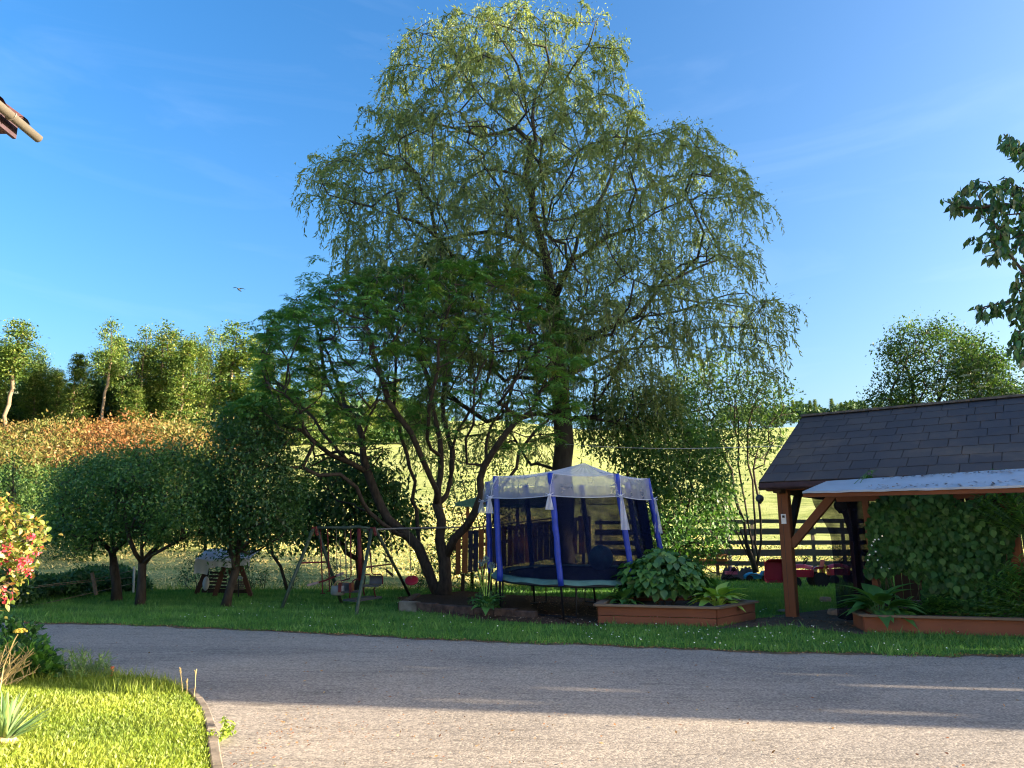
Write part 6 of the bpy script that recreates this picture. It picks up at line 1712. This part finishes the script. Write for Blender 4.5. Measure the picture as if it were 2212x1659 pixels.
tag(np_mesh('inner_foliage', lv[0], lv[1], M['weigela_s'], wg, tint=lv[2], world=True), kind='stuff')
PET = T_leaf([.05, .2, .26, .0], .3, .2)
for (x_, y_) in ((52, 1206), (58, 1214), (46, 1222), (62, 1236), (60, 1208), (12, 1186), (26, 1178), (72, 1162), (12, 1295), (8, 1276), (4, 1210), (80, 1190), (24, 1240)):
    c = P(x_, y_, YV - .28 + rng.uniform(-.1, .1)); b = []
    k = 14; Dq = rdir(k); Dq[:, 1] -= .6
    V, F, tt = scatter(PET, np.tile(tuple(c), (k, 1)) + rng.normal(size=(k, 3)) * .018, Dq, rdir(k), .036, rng.random(k))
    np_mesh('blossom', V, F, M['petal'], wg, tint=tt, world=True)

# leafy evergreen clump
M['peony'] = L_mat('glossy_leaf', [(.03, .10, .015), (.05, .15, .02), (.08, .20, .03), (.13, .26, .05)], .3, .07)
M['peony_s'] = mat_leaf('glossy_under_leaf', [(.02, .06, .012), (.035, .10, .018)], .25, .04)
def leafy(name, label, poly, Y, thick, n_single, n_st, size, T, ms, mm, up=.5, zc=None):
    c = P(sum(p[0] for p in poly) / len(poly), max(p[1] for p in poly), Y); c.z = .05
    t = thing(name, label, 'shrub', c)
    me = leaf_mesh('leaf', T, ms)
    ptsx = crown_pts(poly, Y, thick, n_single + n_st, 40)
    ptsx.sort(key=lambda p: p.y + rng.uniform(-.15, .15))
    st_ = MB()
    for p in ptsx[:n_single]:
        d = (p - c).normalized(); put_leaf(me, t, p, d * .6 + Vector(rdir(1)[0]) * .5 + Vector((0, -.1, up)), Vector((0, -.3, 1)) + Vector(rdir(1)[0]) * .4, size * rng.uniform(.7, 1.25))
    Q = np.array([tuple(p) for p in ptsx[n_single:]])
    V, F, tt = scatter(T, Q, rdir(len(Q)) + np.array([0, 0, up]), rdir(len(Q)) * .4 + np.array([0, -.3, 1]), size * rng.uniform(.7, 1.2, len(Q)), rng.random(len(Q)))
    tag(np_mesh('inner_foliage', V, F, mm, t, tint=tt, world=True), kind='stuff')
    for p in ptsx[::12]: st_.tube([c, (c + p) / 2 + Vector((0, 0, .05)), p], .005, 3, False)
    st_.build('stems', M['hosta_green'], t)
    return t
leafy('peony', 'dark glossy leafy peony clump at the left edge beside the drive', [(-60, 1470), (-60, 1380), (0, 1376), (40, 1390), (90, 1388), (118, 1405), (134, 1430), (132, 1462), (110, 1472), (40, 1475)], 8.0, .32, 290, 900, .085, OVATE, M['peony'], M['peony_s'])
leafy('privet', 'finer leaved dark shrub behind the peony clump at the left edge', [(-60, 1400), (-60, 1335), (0, 1330), (40, 1338), (75, 1352), (95, 1380), (80, 1395), (0, 1392)], 9.3, .35, 200, 900, .065, OVATE, M['hosta_green'], M['peony_s'])
# spurge stems, allium seed head, yucca
t = thing('dry_stalks', 'tangle of pale dry stalks in front of the peony clump', 'plant', G(-10, 1500))
b = MB(); g = G(-10, 1500)
for k in range(26):
    e = P(rng.uniform(-10, 80), rng.uniform(1385, 1455), 7.6 + rng.uniform(-.2, .2)); m_ = g.lerp(e, .5) + Vector((rng.normal() * .05, 0, .04)); s0 = g + Vector((rng.normal() * .08, rng.normal() * .1, 0))
    b.tube([s0, m_, e], .0045, 4)
    for q in range(2): f_ = m_.lerp(e, rng.random()); b.tube([f_, f_ + Vector((rng.normal() * .08, 0, .08))], .003, 3)
M['stalk'] = mat_plain('pale_dry_stalk', (.42, .33, .16), .8, .2, 8)
b.build('stalks', M['stalk'], t)
t = thing('allium', 'single yellowed allium seed head on a bent stalk over the near lawn', 'plant', G(-5, 1520))
g = G(-5, 1520); c_ = P(44, 1363, 7.4)
MB().tube([g, P(8, 1440, 7.4), P(30, 1385, 7.4), c_ - Vector((.02, 0, .03))], .006, 5).build('stalk', M['stalk'], t)
b = MB()
for q in range(110):
    d = Vector(rdir(1)[0]); d.z = abs(d.z) * .55 - .15; b.box(c_ + d * .055, (.009, .009, .009)); b.tube([c_ - Vector((0, 0, .02)), c_ + d * .055], .0015, 3, False)
b.build('seed_head', mat_plain('yellow_seed_head', (.55, .42, .08), .8, .2, 20), t)
yu = thing('yucca', 'yucca rosette of stiff pale edged sword leaves on the near lawn', 'plant', G(8, 1612))
g = G(8, 1612, .05)
M['yucca'] = L_mat('yucca_leaf', [(.07, .14, .06), (.11, .19, .08), (.17, .25, .10), (.22, .28, .09)], .2, .08)
me_y = leaf_mesh('leaf', T_leaf([.030, .044, .05, .046, .036, .02, .0], .10, .35), M['yucca'])
for k in range(64):
    a = rng.uniform(0, 6.28); el = R(rng.uniform(18, 85)); d = Vector((math.cos(a) * math.cos(el), math.sin(a) * math.cos(el), math.sin(el)))
    put_leaf(me_y, yu, g + d * .03 + Vector((0, 0, .02)), d, Vector((-d.x, -d.y, 1.2)) , rng.uniform(.24, .36))
me_yd = leaf_mesh('dead_leaf', T_leaf([.03, .04, .042, .035, .02, .0], .5, .3), M['stalk'])
for k in range(9):
    a = rng.uniform(-.9, .6); put_leaf(me_yd, yu, g, Vector((math.cos(a), math.sin(a), .08)), Vector((0, 0, 1)), .34, 'dead_leaf')
b = MB(); b.lathe(g - Vector((0, 0, .03)), [(.10, 0), (.09, .05), (.05, .1)], 9); b.build('crown_base', M['stalk'], yu)
st = thing('orange_stake', 'short weathered orange stake leaning at the end of the near lawn', 'stake', G(237, 1476))
MB().tube([G(236, 1478), P(243, 1440, G(237, 1476).y)], .018, 8).build('stake', mat_plain('orange_plastic', (.52, .12, .05), .6, .15, 8), st)
# feathery grey-green herb behind
t = thing('feathery_herb', 'feathery pale green herb beside the peony clump at the drive edge', 'plant', G(180, 1478))
g0 = G(180, 1478); b = MB(); Q = []; D = []
for k in range(34):
    e = P(rng.uniform(135, 245), rng.uniform(1400, 1460), g0.y + rng.uniform(-.3, .3)); s0 = g0 + Vector(((e.x - g0.x) * .6, rng.uniform(-.2, .2), .02)); b.tube([s0, s0.lerp(e, .6) + Vector((0, 0, .03)), e], .004, 3, False)
    for q in range(34):
        f_ = s0.lerp(e, rng.uniform(.3, 1)); Q.append(tuple(f_)); D.append(tuple(Vector(rdir(1)[0]) + Vector((0, 0, .9))))
b.build('stems', M['hosta_green'], t)
V, F, tt = scatter(T_rhomb(.09), np.array(Q), np.array(D), rdir(len(Q)), .075, rng.random(len(Q)))
np_mesh('foliage', V, F, mat_leaf('grey_green_needle', [(.10, .16, .07), (.16, .24, .10)], .3, .02), t, tint=tt, world=True)
# tall seeding grasses at the kerb, and a weed
for (x0, y0, x1, y1, l_) in ((395, 1505, 389, 1446, 'left seeding grass stem standing on the kerb edge'), (418, 1515, 423, 1450, 'right taller seeding grass stem standing on the kerb edge'), (402, 1508, 404, 1470, 'shortest seeding grass stem between the two taller stems on the kerb')):
    g = G(x0, y0, .04); e = P(x1, y1, g.y); b = MB(); b.tube([g, g.lerp(e, .5) + Vector((.004, 0, 0)), e], .0028, 4)
    t = thing('grass_stem', l_, 'grass stem', g, 0, 'seeding grass stems at the kerb')
    b.build('stem', M['stalk'], t); q = MB()
    for k in range(12): q.tube([e - (e - g) * .015 * k, e - (e - g) * .015 * k + Vector((rng.normal() * .006, 0, .018))], .0035, 4)
    q.build('seed_head', M['stalk'], t)
t = thing('kerb_weed', 'bright green weed growing out of the gap beside the kerb', 'weed', G(462, 1600))
g = G(462, 1610); Q = []; D = []; b = MB()
for k in range(12):
    e = g + Vector((rng.uniform(-.02, .13), rng.uniform(-.12, .25), rng.uniform(.04, .11))); b.tube([g + Vector((0, rng.uniform(-.1, .2), 0)), e], .003, 3)
    for q in range(11): Q.append(tuple(e + Vector(rdir(1)[0]) * .025)); D.append(tuple(Vector(rdir(1)[0]) + Vector((0, 0, .3))))
b.build('stems', M['hosta_lime'], t)
V, F, tt = scatter(OVATE, np.array(Q), np.array(D), rdir(len(Q)) * .4 + np.array([0, 0, 1]), .035, rng.random(len(Q)))
np_mesh('foliage', V, F, M['grass_near'], t, tint=tt, world=True)

# ------------------------------------------------------------------ cherry branches hanging in from the right
M['cherry'] = L_mat('cherry_leaf', [(.015, .05, .018), (.025, .08, .025), (.045, .12, .03)], .35, .06)
M['cherry_s'] = mat_leaf('cherry_inner_leaf', [(.015, .05, .018), (.03, .09, .025), (.045, .12, .03)], .35, .06)
YC = 9.0
ch = thing('cherry_tree', 'cherry tree reaching into the frame at the right with dark hanging leaves', 'tree', Vector((8.0, 9.2, 0)))
cl = [
    [Vector((8.0, 9.2, 0)), Vector((7.9, 9.2, 1.5)), Vector((7.8, 9.2, 3.0)), Vector((7.7, 9.2, 4.5)), Vector((7.6, 9.2, 6))],
    PL(YC, (2430, 360), (2300, 320), (2220, 330), (2160, 302)), PL(YC, (2430, 420), (2320, 370), (2225, 345), (2200, 340)),
    PL(YC, (2430, 560), (2330, 500), (2230, 460), (2160, 440), (2090, 452), (2040, 432)), PL(YC, (2230, 460), (2190, 420), (2150, 405), (2110, 405), (2080, 412)),
    PL(YC, (2330, 500), (2240, 500), (2170, 520), (2120, 525), (2100, 515)), PL(YC, (2240, 500), (2180, 545), (2130, 555)),
    PL(YC, (2430, 640), (2300, 590), (2230, 600), (2200, 620)), PL(YC, (2430, 700), (2300, 650), (2212, 650), (2150, 660), (2100, 672)), PL(YC, (2300, 650), (2240, 680), (2200, 720), (2180, 740)), PL(YC, (2300, 680), (2240, 740), (2215, 765)),
    PL(YC, (2430, 450), (2330, 430), (2240, 420), (2190, 400)),
]
cp_ = []
for pl_ in ([(2160, 300), (2175, 285), (2230, 290), (2240, 350), (2190, 350)], [(2040, 425), (2090, 400), (2150, 385), (2190, 380), (2240, 400), (2240, 560), (2120, 560), (2095, 520), (2130, 470), (2060, 465)], [(2190, 570), (2240, 560), (2240, 650), (2200, 640)], [(2095, 668), (2150, 652), (2240, 640), (2240, 690), (2130, 690)], [(2170, 740), (2200, 700), (2240, 690), (2240, 780), (2210, 780)]):
    cp_ += crown_pts(pl_, YC, .45, int(18 + 34 * (len(pl_) > 8) * 2), 60)
pts, par = grow(cl, cp_, .13, .2, .012)
A_, B_, w_ = wood(pts, par, .10, .003, .6, .05)
if A_.f: A_.build('trunk', M['bark'], ch, smooth=True)
B_.build('branches', M['bark'], ch, smooth=True)
thin = [i for i in range(1, len(pts)) if pts[i][0] > 5.2 and pts[i][1] < 9.6 and w_[i] <= 4 and pts[i][0] / 9.2 < .93]
me_c = leaf_mesh('leaf', T_leaf([.02, .16, .23, .19, .09, 0], .3, .25), M['cherry'])
n1 = 0; order = sorted(thin, key=lambda i: pts[i][0])
Qs, Ds = [], []
for i in order:
    d = Vector(pts[i] - pts[par[i]]).normalized()
    for k in range(7):
        p = Vector(pts[i]) - d * rng.uniform(0, .13) + Vector(rdir(1)[0]) * .055; ld = Vector((rng.normal() * .4, rng.normal() * .4, -1.0)) + d * .35
        if n1 < 300: put_leaf(me_c, ch, p, ld, Vector(rdir(1)[0]) + Vector((0, -.5, .4)), rng.uniform(.09, .14)); n1 += 1
        else: Qs.append(tuple(p)); Ds.append(tuple(ld))
if Qs:
    V, F, tt = scatter(T_leaf([.02, .16, .23, .19, .09, 0], .3, .25), np.array(Qs), np.array(Ds), rdir(len(Qs)) + np.array([0, -.5, .4]), rng.uniform(.09, .14, len(Qs)), rng.random(len(Qs)))
    tag(np_mesh('outer_foliage', V, F, M['cherry_s'], ch, tint=tt, world=True), kind='stuff')

# ------------------------------------------------------------------ house corner at the left with its gutter
hs = thing('house', 'corner of a house with brown roof edge and cream half round gutter at upper left', 'house', Vector((-6.0, 2.0, 0)))
ge = P(93, 297, 5.7)                                     # right upper end of the gutter
gx, gzv = ge.x - .04, ge.z - .0
b = MB()
def gut(u, v):
    a = math.pi * (1 + v); return Vector((gx + .04 * math.cos(a) * 1.0, -3 + (5.7 + 3) * u, gzv + .04 * math.sin(a) * 1.15))
b.grid(gut, 4, 14); b.grid(lambda u, v: gut(u, v) + Vector((0, 0, .004)), 4, 14)
b.add([(gx, 5.7, gzv)] + [tuple(gut(1, k / 14)) for k in range(15)], [(0, k, k + 1) for k in range(1, 15)])
b.build('gutter', M['zinc'], hs, smooth=True)
for y_ in (5.35, 4.35, 3.35):
    MB().tube([Vector((gx + .044 * math.cos(math.pi * (1 + v)), y_, gzv + .050 * math.sin(math.pi * (1 + v)))) for v in np.linspace(-.05, 1.05, 12)], .006, 5).build('gutter_bracket', M['zinc'], hs)
for k in range(20):
    for j in range(6):
        p = Vector((gx - .02 - j * .30, 5.62 - k * .3, gzv + .05 + j * .22))
        b = MB(); b.grid(lambda u, v: p + Vector((-.33 * u, -.28 * v, .24 * u + .03 * math.sin(math.pi * 2 * v) + .012)), 1, 6); b.grid(lambda u, v: p + Vector((-.33 * u, -.28 * v, .24 * u + .03 * math.sin(math.pi * 2 * v) - .004)), 1, 6)
        if k < 14: b.build('roof_tile', M['roof_tile'], hs)
MB().beam((gx - .09, -3, gzv - .02), (gx - .09, 5.55, gzv - .02), .03, .16).build('fascia', M['fascia'], hs)
b = MB(); b.box((gx - .42, 1.2, gzv - .07), (.66, 8.6, .03)); b.build('soffit', M['fascia'], hs)
MB().beam((gx - .22, 5.45, gzv - .12), (gx - .75, 5.45, gzv - .12), .1, .12).build('rafter_end', M['wood_orange'], hs)
b = MB(); b.box((gx - 3.3, .8, gzv / 2 - .05), (5.0, 8.2, gzv - .1)); b.build('wall', M['render_wall'], hs)
b = MB(); b.add([(gx - .05, 5.6, gzv + .02), (gx - 3.3, 5.6, gzv + 2.45), (gx - 3.3, -3.2, gzv + 2.45), (gx - .05, -3.2, gzv + .02)], [(0, 1, 2, 3)]); b.add([(gx - 3.3, 5.6, gzv + 2.45), (gx - 6.5, 5.6, gzv + .02), (gx - 6.5, -3.2, gzv + .02), (gx - 3.3, -3.2, gzv + 2.45)], [(0, 1, 2, 3)]); b.build('roof_underlay', M['fascia'], hs)
b = MB(); b.add([(gx - .8, 4.9, gzv - .1), (gx - 5.8, 4.9, gzv - .1), (gx - 3.3, 4.9, gzv + 2.0)], [(0, 1, 2)]); b.build('gable', M['render_wall'], hs)

# bird in the sky
bp = P(516, 625, 45)
bt = thing('bird', 'dark bird gliding low over the forest edge', 'bird', bp)
b = MB(); b.sphere(bp, .075, 8, 6, (1.0, 2.6, .9)); b.build('body', M['bird'], bt, smooth=True)
for s_ in (-1, 1):
    b = MB(); b.grid(lambda u, v: bp + Vector((s_ * (.04 + .36 * u), -.02 + .14 * (v - .5) * (1 - .75 * u) + .05 * u, .05 - s_ * .05 * u + .05 * math.sin(u * 3) - .015 * v)), 6, 2); b.build('wing', M['bird'], bt)
b = MB(); b.add([bp + Vector((0, .15, 0)), bp + Vector((-.07, .36, -.02)), bp + Vector((.07, .36, -.02)), bp + Vector((0, .2, .03))], [(0, 1, 3), (0, 3, 2), (0, 2, 1), (1, 2, 3)]); b.build('tail', M['bird'], bt)

# ------------------------------------------------------------------ unseen blockers added off frame at the right to cast the evening shade
# added unseen board wall, its gaps placed to throw light streaks on the drive
KE = math.tan(R(SUN_EL)) / math.cos(R(SUN_BEHIND)); KA = math.tan(R(SUN_BEHIND)); WX = 20.0
holes = []
for (xa, xb, yy, wd) in ((1100, 1330, 1916, .045), (1266, 1480, 2011, .05), (1564, 1800, 1978, .045), (2200, 2400, 1934, .04), (2460, 2960, 1973, .05), (2400, 2700, 2045, .05)):
    pa, pb = G(xa * .754, yy * .754), G(xb * .754, yy * .754)
    yc = ((pa.y - KA * (WX - pa.x)) + (pb.y - KA * (WX - pb.x))) / 2
    holes.append((yc - wd / 2, yc + wd / 2, (WX - pb.x) * KE, (WX - pa.x) * KE))
bw = thing('shade_wall', 'tall board wall added out of frame, its gaps shaping light streaks on the drive', 'wall', Vector((WX, 5.5, 0)))
ycut = sorted(set([3.58, 8.0] + [h[0] for h in holes] + [h[1] for h in holes]))
ycut = [y for y in ycut if 3.58 <= y <= 8.0]
b = MB()
for ya, yb in zip(ycut[:-1], ycut[1:]):
    hz = sorted([(h[2], h[3]) for h in holes if h[0] <= (ya + yb) / 2 <= h[1]]); z = 0
    for za, zb in hz + [(7.8, 7.8)]:
        if za > z: b.box((WX, (ya + yb) / 2, (z + za) / 2), (.03, yb - ya, za - z))
        z = max(z, zb)
b.build('boards', M['wood_grey'], bw)
shade_barn = thing('shade_barn', 'large gabled block added out of frame at the right to shade the yard', 'shade_barn', Vector((20, 9, 0)))  # unseen gabled block added to keep the garden in shade
by0, by1, bx0, bx1, bh, br_ = 8.0, 15.0, 20.5, 30.0, 8.5, 14.0
b = MB(); ym_ = (by0 + by1) / 2
b.add([(bx0, by0, 0), (bx1, by0, 0), (bx1, by1, 0), (bx0, by1, 0), (bx0, by0, bh), (bx1, by0, bh), (bx1, by1, bh), (bx0, by1, bh), (bx0, ym_, br_), (bx1, ym_, br_)],
      [(0, 1, 5, 4), (1, 2, 6, 9, 5), (2, 3, 7, 6), (3, 0, 4, 8, 7)]); b.build('wall', M['render_wall'], shade_barn)
b = MB(); b.add([(bx0 - .3, by0 - .2, bh - .1), (bx1 + .3, by0 - .2, bh - .1), (bx1 + .3, ym_, br_ + .1), (bx0 - .3, ym_, br_ + .1)], [(0, 1, 2, 3)]); b.add([(bx0 - .3, ym_, br_ + .1), (bx1 + .3, ym_, br_ + .1), (bx1 + .3, by1 + .3, bh - .1), (bx0 - .3, by1 + .3, bh - .1)], [(0, 1, 2, 3)]); b.build('roof', M['roof_tile'], shade_barn)
def shade_tree(x, y, h, r, label, n=170, m=34, zc=.60):  # added unseen tree, crown sized for the shade it throws
    t = thing('shade_linden', label, 'tree', (x, y, 0), 0, 'lindens added off frame to cast shade')
    q = []
    while len(q) < n:
        d = rdir(1)[0]; q.append((x + d[0] * r * rng.uniform(.3, 1), y + d[1] * r * rng.uniform(.3, 1), h * zc + d[2] * h * (1 - zc) * rng.uniform(.3, 1)))
    pts, par = grow([[Vector((x, y, 0)), Vector((x, y, h * .4)), Vector((x, y, h * .8))]], q, 1.5, .2, .1)
    A, B, w = wood(pts, par, .4, .05, .5, .12); ap, ad = anchors(pts, par, w, 3)
    lv = clump(ap, ad, m, .7, .85, T_rhomb(.7), .2)
    A.build('trunk', M['bark'], t); B.build('branches', M['bark'], t); np_mesh('crown', lv[0], lv[1], M['apple'], t, tint=lv[2], world=True)
for k, (x_, y_, h_, r_) in enumerate(((33, 7.0, 22, 4.2), (33, 11.5, 24.5, 4.6), (32.5, 14.6, 24, 4.4))):
    shade_tree(x_, y_, h_, r_, 'tall linden added out of frame to cast shade, %s' % ('nearest', 'middle one', 'farthest')[k], zc=(.6, .6, .71)[k])
b = MB()
shade_tree(24, 18.8, 6.2, 3.2, 'small linden added out of frame to shade the fence side', 70, 30)  # two low trees added to shade the fence side only
shade_tree(25.5, 23, 5.0, 3.2, 'smallest linden added out of frame to cast shade by the field', 60, 30)
print('objects', len(bpy.data.objects), 'tris', sum(sum(len(p.vertices) - 2 for p in []) for m in []) )
print('total polys', sum(len(m.polygons) for m in bpy.data.meshes))
